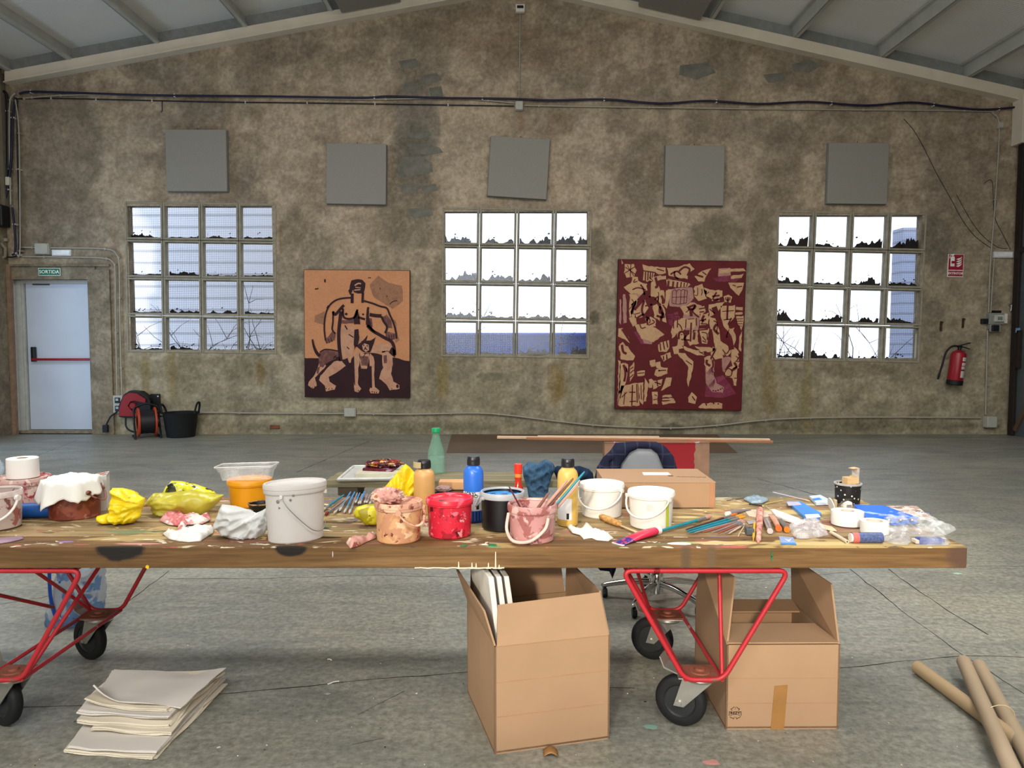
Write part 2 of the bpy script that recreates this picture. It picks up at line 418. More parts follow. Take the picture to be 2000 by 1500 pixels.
def plaster_colours():
    """patchy plaster: layered noise, then the damp, pale and rusty patches the wall has"""
    X = np.array([x for z in zs for x in xs]); Z = np.array([z for z in zs for x in xs])
    V = [Vector((x, 0.0, z)) for z in zs for x in xs]
    fr = lambda q, o, H=0.9: noise.fractal(q, H, 2.1, o)
    warp = np.array([noise.noise(p * 1.9 + Vector((5, 0, 2))) for p in V]); warp2 = np.array([noise.noise(p * 7.5 + Vector((1, 4, 2))) for p in V])
    n1 = np.array([fr(Vector((p.x * .8 + w * .35, 1, p.z * .8 + w * .3)), 5) for p, w in zip(V, warp)])
    n2 = np.array([fr(Vector((p.x * 2.4 + w * .5, 7, p.z * 2.9 - w * .4)), 5, .8) for p, w in zip(V, warp)])
    n3 = np.array([fr(Vector((p.x * 7, 3, p.z * 9)), 4, .6) for p in V])
    st = np.array([fr(Vector((p.x * 3.2, 9, p.z * .5)), 3) for p in V])
    H = lambda h: np.array(hexc(h)[:3])
    ss = lambda v, a, b: np.clip((v - a) / (b - a), 0, 1)[:, None]
    c = np.tile(H('#9d9281'), (len(V), 1))
    def mix(f, h): nonlocal c; c = c * (1 - f) + H(h) * f
    mix(ss(n1, .0, .5) * .6, '#857e73'); mix(ss(-n1, .0, .5) * .55, '#aba08e')
    mix(ss(n2, .16, .24) * .5, '#7e7669'); mix(ss(-n2, .18, .25) * .42, '#b5aa98'); mix(ss(n3, .25, .45) * .3, '#70695e'); mix(ss(-n3, .3, .5) * .25, '#bcb2a0')
    mix(ss(st, .12, .4) * .3, '#8a7e68')
    wv = warp * .34 + warp2 * .16 + n2 * .22
    k = mpp(YW)
    for lst, d in ((LIGHT, '#b0a695'), (STAINS, '#6d675d'), (RUST, '#806a3c')):
        for (u, v, ru, rv, amt, *hx) in lst:
            p = W(u, v); dd = np.sqrt(((X - p.x) / (ru * k)) ** 2 + ((Z - p.z) / (rv * k)) ** 2) + wv
            f = np.clip((1.02 - dd) / (.16 if lst is STAINS else .3), 0, 1)[:, None] * amt
            mix(f * .9, hx[0] if hx else d)
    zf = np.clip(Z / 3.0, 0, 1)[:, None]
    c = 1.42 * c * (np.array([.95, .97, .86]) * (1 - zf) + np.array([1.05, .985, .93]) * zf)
    return c
for h in holes:                      # reveals
    x0, x1, z0, z1 = h; y1 = YW + (0.14 if h is not holes[3] else 0.26)
    mi = 1 if h is holes[3] else 0
    wb.add([(x0, YW, z0), (x0, YW, z1), (x0, y1, z1), (x0, y1, z0)], [(3, 2, 1, 0)], mi); wb.add([(x1, YW, z0), (x1, YW, z1), (x1, y1, z1), (x1, y1, z0)], [(0, 1, 2, 3)], 0)
    wb.add([(x0, YW, z1), (x1, YW, z1), (x1, y1, z1), (x0, y1, z1)], [(3, 2, 1, 0)]); wb.add([(x0, YW, z0), (x1, YW, z0), (x1, y1, z0), (x0, y1, z0)], [(0, 1, 2, 3)])
wall_back = tag(wb.build('wall_back', [M_WALL, M_REVEAL]), 'stained bare plaster end wall with three glass block windows', 'wall', kind='structure')

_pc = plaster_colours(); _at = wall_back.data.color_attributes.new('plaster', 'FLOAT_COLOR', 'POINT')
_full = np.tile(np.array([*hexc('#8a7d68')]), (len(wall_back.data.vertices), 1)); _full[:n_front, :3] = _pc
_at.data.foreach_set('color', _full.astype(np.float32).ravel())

# stones that show through the fallen plaster
ms = plain('bare_stone', '#77756c', 0.95, 0, 0.2, 0.25, 9, 0.4)
for (pts) in [[(800, 258), (838, 256), (845, 264), (822, 272), (800, 268)], [(796, 282), (830, 280), (858, 288), (866, 298), (838, 303), (806, 299)], [(786, 306), (826, 306), (842, 318), (846, 336), (818, 342), (780, 348), (776, 330)],
              [(778, 362), (802, 360), (816, 368), (808, 378), (786, 376)], [(820, 364), (850, 358), (856, 372), (830, 378)], [(798, 408), (838, 404), (846, 420), (812, 428), (798, 420)],
              [(778, 120), (812, 114), (818, 130), (786, 136)], [(824, 148), (852, 142), (864, 156), (832, 166)], [(792, 160), (820, 168), (812, 182), (786, 178)], [(838, 172), (862, 168), (866, 188), (842, 192)],
              [(1328, 128), (1384, 122), (1398, 142), (1360, 156), (1326, 146)], [(1546, 126), (1580, 116), (1606, 128), (1580, 142), (1550, 140)], [(1490, 146), (1530, 142), (1534, 158), (1500, 162)]]:
    b = MB(); q = [W(u, v) for u, v in pts]; c = sum(q, Vector()) / len(q)
    b.inflate([(p.x - c.x, p.z - c.z) for p in q], lambda x, z, n: (x, -n, z), 0.018, 0.006, 9, c.x, 0.05, back=False, ridged=False)
    o = b.build('stone', ms, wall_back, (c.x, YW - 0.001, c.z))

# floor
def floor_material():
    s = Sh('worn_concrete', 0.5, 0, 0.75)
    big = s.noise(0.6, 5, 0.6, 0.5); mid = s.noise(2.6, 6, 0.65, 0.8, vec=s.mapv(scale=(0.5, 1.2, 1))); fine = s.noise(38, 4, 0.7); sp = s.noise(120, 2)
    col = s.ramp(big, [(0.3, hexc('#95958b')), (0.5, hexc('#a4a397')), (0.7, hexc('#b3af9f'))])
    col = s.mix(s.ramp(mid, [(0.42, 0.0), (0.68, 0.6)]), col, hexc('#70726d'))
    col = s.mix(s.ramp(s.noise(1.3, 4, 0.6, vec=s.mapv(loc=(5, 2, 0))), [(0.55, 0.0), (0.68, 0.5)]), col, hexc('#a8a291'))
    col = s.mix(0.75, col, s.ramp(fine, [(0.32, hexc('#98988f')), (0.66, hexc('#ffffff'))]), 'MULTIPLY')
    col = s.mix(s.ramp(s.noise(9, 5, .7, .6, vec=s.mapv(scale=(.6, 1.4, 1))), [(0.50, 0.0), (0.60, 0.28)]), col, hexc('#62645f'))
    col = s.mix(s.ramp(sp, [(0.70, 0.0), (0.74, 0.5)]), col, hexc('#4c4b46'))
    s.color(col); s.set(Roughness=s.ramp(mid, [(0.3, 0.36), (0.7, 0.52)]))
    s.bump(s.math('ADD', fine, s.math('MULTIPLY', mid, 0.6)), 0.18, 0.006); return s.m
fb = MB(); fb.add([(XL - 1, YB, 0), (XR + 1, YB, 0), (XR + 1, YW + 0.3, 0), (XL - 1, YW + 0.3, 0)], [(0, 1, 2, 3)])
floor = tag(fb.build('floor', floor_material()), 'grey worn concrete floor with cracks and paint specks', 'floor', kind='structure')
m_crack = plain('crack_dirt', '#2d2b27', 0.95)
def crack(pix, w, j=0.006, seed=0):
    P = [G(u, v) for u, v in pix]; pts = []; rr = random.Random(seed)
    for i in range(len(P) - 1):
        n = max(2, int((P[i + 1] - P[i]).length / 0.08))
        for k in range(n):
            p = P[i].lerp(P[i + 1], k / n); pts.append((p.x + rr.uniform(-j, j), p.y + rr.uniform(-j, j)))
    pts.append((P[-1].x, P[-1].y))
    L = MB(); m = len(pts); a = []; c = []
    for i, p in enumerate(pts):
        t = (Vector(pts[min(i + 1, m - 1)]) - Vector(pts[max(i - 1, 0)])).normalized(); q = Vector((-t.y, t.x)) * w * rr.uniform(0.35, 1.0) / 2
        a.append((p[0] + q.x, p[1] + q.y, 0.0006)); c.append((p[0] - q.x, p[1] - q.y, 0.0006))
    L.add(a + c, [(m + i, m + i + 1, i + 1, i) for i in range(m - 1)]); L.build('crack', m_crack, floor)
for i, (pix, w) in enumerate([([(0, 1382), (160, 1378), (450, 1355), (700, 1330), (920, 1312)], .007), ([(1640, 1306), (1760, 1292), (1880, 1280), (2000, 1284)], .006), ([(1030, 1345), (1090, 1342), (1240, 1344)], .005),
        ([(40, 1326), (180, 1235), (250, 1175), (330, 1115)], .007), ([(330, 1130), (520, 1130), (740, 1123), (900, 1128)], .006), ([(1660, 1112), (1790, 1215), (1890, 1285), (2000, 1355)], .007),
        ([(1735, 1112), (1800, 1158), (1870, 1205), (1930, 1240)], .008), ([(1400, 1122), (1470, 1132), (1660, 1118)], .005), ([(700, 1398), (790, 1350)], .003), ([(1890, 1106), (2000, 1106)], .006),
        ([(35, 905), (150, 860)], .008), ([(580, 922), (720, 862)], .012), ([(1480, 935), (1600, 968)], .012), ([(690, 1455), (750, 1442)], .004), ([(1920, 880), (1420, 862)], .01), ([(0, 1180), (120, 1160)], .004)]):
    crack(pix, w, 0.005, i)

# side walls and the wall behind the camera (with the high opening for the sun and the open gate)
sb = MB(); sb.add([(XL, YB, 0), (XL, YW, 0), (XL, YW, 5.4), (XL, YB, 5.4)], [(0, 1, 2, 3)])
tag(sb.build('wall_left', M_WALL2), 'bare plaster side wall at the left edge', 'wall', kind='structure')
sb = MB(); sb.add([(XR, YB, 0), (XR, YW, 0), (XR, YW, 5.4), (XR, YB, 5.4)], [(3, 2, 1, 0)])
tag(sb.build('wall_right', M_WALL2), 'bare plaster side wall at the right edge', 'wall', kind='structure')
sb = MB(); ox0, ox1, oz0, oz1 = -3.1, -0.4, 3.55, 4.85
for (x0, x1, z0, z1) in [(XL, ox0, 0, 7), (ox1, XR, 0, 7), (ox0, ox1, 0, oz0), (ox0, ox1, oz1, 7)]:
    sb.add([(x0, YB, z0), (x1, YB, z0), (x1, YB, z1), (x0, YB, z1)], [(3, 2, 1, 0)])
tag(sb.build('wall_front', M_WALL2), 'plaster gable wall behind the viewer', 'wall', kind='structure')

# roof: rafters along the wall, purlins, sandwich panels
PH = 0.17
tL, tR, tA = W(20, 145), W(2006, 184), W(1017, -40)
def roofz(x, up=0.0):
    if x < tA.x: return tL.z + (tA.z - tL.z) * (x - tL.x) / (tA.x - tL.x) + up
    return tA.z + (tR.z - tA.z) * (x - tA.x) / (tR.x - tA.x) + up
def panel_material():
    s = Sh('roof_panel_metal', 0.42, 0, 0.5)
    y = s.sep()[1]; wv = s.wave(9.0, 0.15, 1, dir='Y'); n = s.noise(3, 3)
    s.color(s.mix(s.ramp(n, [(0.35, 0.0), (0.7, 0.35)]), s.ramp(wv, [(0.0, hexc('#e8e9e8')), (1.0, hexc('#f2f3f2'))]), hexc('#e4e5e4')))
    s.bump(wv, 0.35, 0.006); return s.m
m_panel = panel_material(); m_beam = plain('cream_steel_paint', '#e2d8c6', 0.5, 0, 0.4, 0.06, 4); m_purlin = plain('grey_purlin_paint', '#b9bab4', 0.5, 0, 0.4, 0.08, 5)
roof = thing('ceiling', 'grey metal panel roof on pale steel purlins', 'ceiling'); roof['kind'] = 'structure'
for (xa, xb) in ((XL - 0.6, tA.x), (tA.x, XR + 0.6)):
    b = MB(); za, zb = roofz(xa, PH), roofz(xb, PH)
    b.hexa([(xa, YB, za), (xb, YB, zb), (xb, YW + 0.3, zb), (xa, YW + 0.3, za), (xa, YB, za + .08), (xb, YB, zb + .08), (xb, YW + 0.3, zb + .08), (xa, YW + 0.3, za + .08)])
    b.build('roof_panel', m_panel, roof)
for sgn, ua, ub in ((-1, 20, 1017), (1, 1017, 2006)):
    b = MB(); e0, e1 = (eL, eA) if sgn < 0 else (eA, eR); t0, t1 = (tL, tA) if sgn < 0 else (tA, tR)
    y0 = YW - 0.115
    b.hexa([(e0.x, y0, e0.z), (e1.x, y0, e1.z), (e1.x, YW - .002, e1.z), (e0.x, YW - .002, e0.z), (t0.x, y0, t0.z), (t1.x, y0, t1.z), (t1.x, YW - .002, t1.z), (t0.x, YW - .002, t0.z)])
    # flange lip along the lower edge
    b.hexa([(e0.x, YW - .15, e0.z - .012), (e1.x, YW - .15, e1.z - .012), (e1.x, YW - .002, e1.z - .012), (e0.x, YW - .002, e0.z - .012), (e0.x, YW - .15, e0.z), (e1.x, YW - .15, e1.z), (e1.x, YW - .002, e1.z), (e0.x, YW - .002, e0.z)])
    b.build('rafter', m_beam, roof)
    b = MB(); b.hexa([(t0.x, YW - .03, t0.z), (t1.x, YW - .03, t1.z), (t1.x, YW - .012, t1.z), (t0.x, YW - .012, t0.z), (t0.x, YW - .03, t0.z + PH), (t1.x, YW - .03, t1.z + PH), (t1.x, YW - .012, t1.z + PH), (t0.x, YW - .012, t0.z + PH)]); b.build('closing_strip', plain('grey_closing_strip', '#8f9291', .5), roof)
for u, v in ((22, 140), (140, 122), (310, 92), (480, 60), (645, 28), (820, 0), (1210, 0), (1383, 40), (1545, 78), (1713, 116), (1880, 152)):
    x = W(u, v).x; z = roofz(x); b = MB()
    b.box((x, (YW + YB) / 2, z + PH / 2), (0.012, YW - YB, PH)); b.box((x + .03, (YW + YB) / 2, z + .006), (0.06, YW - YB, .012)); b.box((x - .03, (YW + YB) / 2, z + PH - .006), (0.06, YW - YB, .012))
    b.box((x + .055, (YW + YB) / 2, z + .018), (0.008, YW - YB, .03))
    b.build('purlin', m_purlin, roof)
# steel column heads in the corners
b = MB(); p = W(1993, 240); b.box((XR - 0.06, YW - 0.12, p.z), (0.12, 0.22, 0.62)); tag(b.build('trim_1', m_beam, bevel=.004), 'cream steel column head in the right corner', 'column', kind='structure')
b = MB(); b.box((XL + .03, YW - 0.06, W(20, 290).z), (0.05, 0.1, 1.9)); tag(b.build('trim_2', plain('grey_plaster_strip', '#7b7263', .9)), 'plaster strip in the left corner', 'trim', kind='structure')
b = MB(); b.box((XL + .025, YW - 0.03, (dz1 + .2) / 2), (0.05, 0.06, dz1 + .2)); tag(b.build('trim_3', plain('red_ochre_jamb', '#8f7660', .85, var=.2)), 'worn ochre jamb strip left of the exit door', 'trim', kind='structure')

# concrete surround of the door
b = MB(); c0, c1 = W(186, 545), W(232, 845); k = mpp(YW)
b.box(((dx1 + W(186, 600).x) / 2, YW - .012, dz1 / 2), (W(186, 600).x - dx1, .024, dz1)); b.box(((W(186, 600).x + W(218, 600).x) / 2, YW - .02, (dz1 + .13) / 2), (W(218, 600).x - W(186, 600).x, .04, dz1 + .13))
b.box(((XL + W(186, 500).x) / 2, YW - .012, dz1 + .085), (W(186, 500).x - XL, .024, .17)); b.box(((XL + W(216, 500).x) / 2, YW - .03, dz1 + .185), (W(216, 500).x - XL, .05, .03))
tag(b.build('trim_4', M_WALL2, bevel=.004), 'raised plaster surround of the exit door', 'trim', kind='structure')

# exit door in its recess
door = thing('door_1', 'white steel exit door with a red panic bar', 'door', (0, YW + .17, 0)); door['kind'] = 'structure'
m_leaf = plain('door_white', '#ccd6e6', 0.35, 0, 0.5, 0.05, 2); m_frame = plain('door_frame_grey', '#b9bab4', 0.4, 0, .4, .08)
lx0, lx1 = at(55, 700, YW + .17).x, dx1 + .05
b = MB(); b.box(((lx0 + lx1) / 2, .025, dz1 / 2 + .03), (lx1 - lx0, .05, dz1 - .03)); leaf = b.build('leaf', m_leaf, door, bevel=.004)
b = MB(); fx0 = at(36, 700, YW + .17).x
b.box((fx0 + .05, -.0, dz1 / 2), (.1, .12, dz1)); b.box((lx0 - .03, .01, dz1 / 2), (.045, .1, dz1)); b.box(((fx0 + lx1) / 2, .0, dz1 - .02), (lx1 - fx0, .1, .05)); b.build('door_frame', m_frame, door, bevel=.004)
b = MB(); b.box(((fx0 + lx0) / 2 + .01, .05, dz1 / 2), (lx0 - fx0 - .02, .02, dz1)); b.build('side_light', plain('pale_blue_glass', '#a9c6ea', .2), door)
b = MB(); b.box(((lx0 + lx1) / 2 - .04, -.02, .02), (lx1 - lx0 + .12, .16, .04)); b.build('threshold', plain('worn_threshold', '#8a806c', .8, var=.3), door, bevel=.004)
pb = at(68, 700, YW + .1); b = MB(); b.box((lx0 + .1, -.035, at(70, 692, YW + .1).z), (.045, .07, .2)); b.build('latch_case', plain('black_plastic', '#15161a', .4), leaf, bevel=.008)
zb_ = at(120, 702, YW + .1).z; b = MB(); b.tube([(lx0 + .1, -.075, zb_), (lx1, -.075, zb_)], .017, 10); b.build('panic_bar', plain('red_enamel', '#a3121d', .3), leaf)
b = MB(); b.box((lx0 + .22, -.01, W(90, 553).z), (.22, .03, .03)); b.build('door_closer', plain('dark_steel', '#4b4d52', .4, .6), leaf)

# ------------------------------------------------------------------ glass block windows
m_cell = plain('cell_concrete', '#9a9585', 0.9, 0, .2, .15, 12, .3)
def pane_material():
    s = Sh('ribbed_glass', 0.15, 0, 0.5)
    w1 = s.wave(13.0, 0.4, 1, dir='X'); w2 = s.wave(13.0, 0.4, 1, dir='Z')
    grid = s.math('MAXIMUM', s.ramp(w1, [(0.0, 1.0), (0.22, 0.0)]), s.math('MULTIPLY', s.ramp(w2, [(0.0, 1.0), (0.25, 0.0)]), .8))
    oi = s.n('ShaderNodeObjectInfo').outputs['Random']
    tint = s.mix(s.math('MULTIPLY', grid, s.ramp(oi, [(0.0, 0.25), (1.0, 0.75)])), hexc('#fbfcff'), hexc('#a9b0c0'))
    tr = s.n('ShaderNodeBsdfTransparent'); s.put(tr.inputs[0], tint)
    gl = s.n('ShaderNodeBsdfGlossy'); gl.inputs['Roughness'].default_value = .15; s.put(gl.inputs[0], (.8, .85, .9, 1))
    mx = s.n('ShaderNodeMixShader'); mx.inputs[0].default_value = 0.05; s.link(tr.outputs[0], mx.inputs[1]); s.link(gl.outputs[0], mx.inputs[2]); s.link(mx.outputs[0], s.out.inputs[0]); return s.m
m_pane = pane_material(); m_litter = plain('dead_leaves', '#1d130d', .9, var=.5, scale=60)
WLBL = ['glass block window beside the exit door', 'glass block window between the two paintings', 'glass block window nearest the fire extinguisher']
for wi, (u, v, w, h) in enumerate(WIN):
    k = mpp(YW); c = W(u, v); root = thing('window_%d' % (wi + 1), WLBL[wi], 'window', (c.x, YW, c.z), (0, TILT if wi < 2 else .02, 0)); root['kind'] = 'structure'
    cw, ch = w * k / 4, h * k / 4; fr = MB(); pane_me = None; rr = random.Random(wi + 3); lit = MB()
    t = .024
    for i in range(4):
        for j in range(4):
            x, z = (i - 1.5) * cw, (j - 1.5) * ch; W2, H2 = cw - .008, ch - .008
            for (dx, dz, sx, sz) in ((-W2 / 2 + t / 2, 0, t, H2), (W2 / 2 - t / 2, 0, t, H2), (0, -H2 / 2 + t / 2, W2 - 2 * t, t), (0, H2 / 2 - t / 2, W2 - 2 * t, t)):
                fr.box((x + dx, .045, z + dz), (sx, .11, sz))
            for (dx, dz, sx, sz) in ((-W2 / 2 + t + .004, 0, .008, H2 - 2 * t), (W2 / 2 - t - .004, 0, .008, H2 - 2 * t), (0, -H2 / 2 + t + .004, W2 - 2 * t, .008), (0, H2 / 2 - t - .004, W2 - 2 * t, .008)):
                fr.box((x + dx, .06, z + dz), (sx, .05, sz))
            if pane_me is None:
                p = MB(); p.box((0, 0, 0), (W2 - 2 * t, .008, H2 - 2 * t)); pane_me = p.mesh('pane', m_pane)
            po = bpy.data.objects.new('pane', pane_me); COL.objects.link(po); po.parent = root; po.location = (x, .07, z)
            # dead leaves caught on the outer ledge of the pane
            n = 26; amp = rr.choice([.03, .05, .08, .1]); skew = rr.uniform(-1, 1)
            if wi == 2 and j == 3 and i in (0, 3): amp, skew = .13, 1.6
            if wi == 0: amp *= .45
            top = []
            for q in range(n + 1):
                xx = -W2 / 2 + t + .012 + (W2 - 2 * t - .024) * q / n
                hgt = .004 + amp * max(0, (noise.noise(Vector((q * .21 + i * 5, j * 7 + wi * 3, 1.3))) + .45 + skew * (q / n - .5))) * (0.6 + 0.8 * rr.random())
                top.append((x + xx, z - H2 / 2 + t + .012 + hgt))
            bot = z - H2 / 2 + t + .010
            vsL = [(a, .095, bot) for a, _ in top] + [(a, .085 + rr.uniform(-.004, .008), b_) for a, b_ in top] + [(a, .13, bot) for a, _ in top]
            m1 = n + 1
            lit.add(vsL, [(q, q + 1, m1 + q + 1, m1 + q) for q in range(n)] + [(m1 + q, m1 + q + 1, 2 * m1 + q + 1, 2 * m1 + q) for q in range(n)])
            for _ in range(rr.randint(2, 7)):
                a = rr.uniform(-W2 / 2 + t + .02, W2 / 2 - t - .02); b_ = rr.uniform(0, .05 + amp); s_ = rr.uniform(.008, .02)
                lit.add([(x + a - s_, .1, bot + b_), (x + a, .095, bot + b_ - s_ * .5), (x + a + s_, .1, bot + b_ + s_ * .4), (x + a, .105, bot + b_ + s_)], [(0, 1, 2, 3)])
    fr.build('frame', m_cell, root, bevel=.004, seg=1)
    tag(lit.build('leaf_litter', m_litter, root), kind='stuff')

# ------------------------------------------------------------------ the yard outside
b = MB(); b.add([(-30, YW + .5, -.3), (30, YW + .5, -.3), (30, 60, -.3), (-30, 60, -.3)], [(0, 1, 2, 3)])
tag(b.build('yard_ground', plain('yard_gravel', '#8d8a80', .95)), 'pale gravel yard behind the windows', 'ground', kind='structure')
def siding(name, hx):
    s = Sh(name, .7); w_ = s.wave(1.6, .3, 2, dir='Z'); s.color(s.mix(s.ramp(w_, [(0., .0), (.2, 1.)]), hexc(hx, .6), hexc(hx))); return s.m
b = MB(); b.box((-6.2, 13.1, 2.0), (7.6, .3, 5)); o = b.build('shed_wall', siding('white_siding', '#eef3ff')); tag(o, 'pale clad shed seen through the window by the door', 'building')
b = MB(); b.box((8.75, 15, 1.6), (2.6, .4, 3.6)); o = b.build('grey_hut', siding('grey_siding', '#8f97ad')); tag(o, 'grey hut behind the window by the extinguisher', 'building')
b = MB(); b.box((.1, 14, .6), (3.6, 1.2, 1.5)); b.box((.1, 13.95, 1.36), (3.7, 1.4, .06)); tag(b.build('blue_skip', plain('blue_sheet', '#1d4fae', .6, var=.2, scale=3), bevel=.03), 'blue covered trailer behind the middle window', 'trailer')
m_twig = plain('twig_bark', '#4b4044', .9)
def shrub(name, label, x0, x1, y, n, h, seed):
    rr = random.Random(seed); bb = MB()
    for _ in range(n):
        p = Vector((rr.uniform(x0, x1), y + rr.uniform(-.3, .3), -.3)); d = Vector((rr.uniform(-.5, .5), 0, 1)); pts = [p.copy()]
        L = rr.uniform(.5, 1) * h
        for q in range(9):
            d = (d + Vector((rr.uniform(-.5, .5), rr.uniform(-.2, .2), rr.uniform(-.25, .25)))).normalized(); p = p + d * L / 9; p.y = min(max(p.y, y - .35), y + .35); pts.append(p.copy())
        bb.tube(pts, [rr.uniform(.008, .016), .003], 4)
        for q in range(4):
            a = pts[rr.randint(3, 8)]; e = Vector((rr.uniform(-1, 1), rr.uniform(-.3, .3), rr.uniform(-.2, .8))).normalized() * rr.uniform(.2, .5)
            bb.tube([a, a + e * .5 + Vector((0, 0, .03)), a + e], [.006, .002], 3)
    return tag(bb.build(name, m_twig), label, 'shrub')
shrub('bare_shrub', 'bare twiggy shrub outside the window by the door', -5.5, -3.4, 11.9, 34, 2.6, 1)
shrub('bare_shrub', 'bare twiggy shrub outside the window by the extinguisher', 3.6, 6.2, 12.0, 26, 2.6, 2)
shrub('bare_shrub', 'thin bare shrub outside the middle window', -1.2, 1.2, 12.6, 6, 2.8, 3)
lamp('daylight_left_opening', 'AREA', (XL + .03, 8.4, 1.5), (0, 8.4, 1.5), 52, (0.55, 0.75, 1.0), shape='RECTANGLE', size=1.6, size_y=2.6)
# ================================================================== things on the end wall
def onwall(name, label, cat, u, v, rot=TILT, off=0.0, group=None): 
    c = W(u, v, off); return thing(name, label, cat, (c.x, YW - off, c.z), (0, rot, 0), group)
KW = mpp(YW)
# acoustic panels
m_felt = plain('grey_felt', '#93908a', 0.95, 0, .15, .05, 60, .12)
for (u, v, s_, r, lbl) in [(388, 316, 116, .002, 'leftmost grey square acoustic panel, above the window by the door'), (698, 342, 114, .018, 'grey square acoustic panel above the painting of the seated figure'),
                        (1013, 330, 113, .062, 'crooked grey square acoustic panel above the middle window'), (1354, 345, 113, .012, 'grey square acoustic panel above the dark red painting'), (1671, 341, 115, .010, 'rightmost grey square acoustic panel, above the window by the extinguisher')]:
    t = onwall('acoustic_panel', lbl, 'panel', u, v, r, group='acoustic panels in a row on the wall'); k = s_ * KW
    b = MB(); b.box((0, -.045, 0), (k, .07, k)); b.build('panel_board', m_felt, t, bevel=.006)
    b = MB(); b.box((0, -.012, 0), (k + .012, .008, k + .012)); b.build('back_board', plain('grey_felt_edge', '#6d6f72', .9), t, bevel=.003)
    b = MB(); b.tube([(0, -.01, k / 2 - .02), (0, -.016, k / 2 + .035)], .004, 6); b.build('hanging_hook', plain('rusty_hook', '#3b2c22', .8), t)
# two sound panels hung under the roof
for (pts, lbl) in [([(658, -40), (790, -40), (785, 12), (672, 30)], 'grey ceiling panel left of the ridge'), ([(1242, -40), (1420, -40), (1362, 48), (1240, 21)], 'grey ceiling panel right of the ridge')]:
    sgn = -1 if pts[0][0] < 1000 else 1
    u0, u1 = (672, 786) if sgn < 0 else (1243, 1362)
    xa, xb = W(u0, 20).x, W(u1, 20).x; b = MB(); f = lambda x: roofz(x) - .035
    y0, y1 = YW - 1.05, YW - .16
    b.hexa([(xa, y0, f(xa) - .04), (xb, y0, f(xb) - .04), (xb, y1, f(xb) - .04), (xa, y1, f(xa) - .04), (xa, y0, f(xa)), (xb, y0, f(xb)), (xb, y1, f(xb)), (xa, y1, f(xa))])
    tag(b.build('ceiling_panel', m_felt, bevel=.005), lbl, 'panel', 'acoustic panels under the roof')

# conduits, cables
m_cond = plain('grey_conduit', '#a7a294', .5, 0, .4, .06); m_cable = plain('black_cable', '#17161c', .5); m_blue = plain('navy_cable', '#1d1b3a', .5); m_boxg = plain('grey_junction', '#b3b3a9', .5, 0, .4, .06)
m_clip = plain('cable_clip', '#d9d9d4', .4)
def run(name, label, cat, pix, r, mat, off=.03, sm=3, clips=0, rad=None):
    pts = [W(u, v, off) for u, v in pix]
    path = smooth_path(pts, sm) if rad is None else round_path(pts, rad)
    o = thing(name, label, cat, tuple(pts[0])); b = MB(); b.tube([p - pts[0] for p in path], r, 8); b.build('pipe' if 'pipe' in name else 'cable', mat, o)
    for i in range(clips):
        p = path[int((i + .5) / clips * (len(path) - 1))] - pts[0]; q = path[min(len(path) - 1, int((i + .5) / clips * (len(path) - 1)) + 1)] - pts[0]
        c = MB(); c.box((p.x, off / 2 - .006, p.z), (.016, off + r - .006, r * 2 + .012) if abs((q - p).x) > abs((q - p).z) else (r * 2 + .012, off + r - .006, .016)); c.build('clip', m_clip if 'cable' in name else m_cond, o)
    return o
run('power_cable', 'navy cable sagging between clips high across the wall', 'cable', [(38, 183), (60, 179), (140, 181), (300, 186), (520, 188), (700, 191), (760, 188), (850, 191), (1000, 193), (1080, 196), (1180, 194), (1290, 202), (1380, 197), (1480, 203), (1580, 199), (1690, 206), (1780, 200), (1850, 208), (1910, 214), (1960, 212), (1992, 208)], .014, m_blue, .05, 5, 9)
run('conduit_pipe', 'pale conduit running from the left corner to the central junction box', 'conduit', [(45, 192), (160, 185), (420, 187), (700, 194), (880, 192), (1004, 201)], .009, m_cond, .03, 4, 8)
run('conduit_pipe', 'pale conduit running from the central junction box to the right corner', 'conduit', [(1024, 206), (1200, 209), (1500, 213), (1740, 215), (1915, 217), (1940, 222), (1951, 240), (1950, 300), (1942, 420), (1934, 520), (1931, 610)], .009, m_cond, .03, 4, 12)
run('power_cable', 'thin black cable below the conduit on the upper left wall', 'cable', [(32, 193), (100, 192), (240, 195), (420, 199), (600, 201), (800, 204), (1004, 207)], .008, m_cable, .02, 3, 8)
run('conduit_pipe', 'thin conduit dropping from the ridge detector to the central junction box', 'conduit', [(1016, 28), (1015, 110), (1014, 175), (1013, 190), (1004, 198)], .007, m_cond, .02, 3, 3)
run('conduit_pipe', 'outer conduit curving over the exit door down to the socket box', 'conduit', [(40, 483), (90, 484), (205, 486), (228, 498), (233, 520), (234, 600), (236, 700), (239, 780)], .011, m_cond, .03, 5, 5)
run('conduit_pipe', 'inner conduit curving over the exit door down to the socket box', 'conduit', [(45, 501), (120, 502), (200, 504), (220, 512), (225, 530), (226, 620), (229, 780)], .010, m_cond, .03, 5, 4)
run('conduit_pipe', 'low conduit from the reels to the junction box under the left painting', 'conduit', [(285, 812), (390, 806), (500, 807), (672, 808)], .010, m_cond, .03, 4, 4)
run('conduit_pipe', 'low sagging conduit from the middle of the wall to the right corner', 'conduit', [(697, 808), (800, 809), (930, 807), (1000, 812), (1080, 822), (1180, 832), (1310, 836), (1400, 831), (1480, 822), (1560, 817), (1700, 815), (1915, 816)], .011, m_cond, .03, 5, 10)
run('conduit_pipe', 'conduit down from the switch boxes to the box by the right corner', 'conduit', [(1929, 645), (1927, 720), (1925, 810)], .010, m_cond, .03, 3, 2)
run('conduit_pipe', 'short conduit beside the white plate near the right corner', 'conduit', [(1942, 505), (1938, 560), (1935, 610)], .008, m_cond, .03, 3, 1)
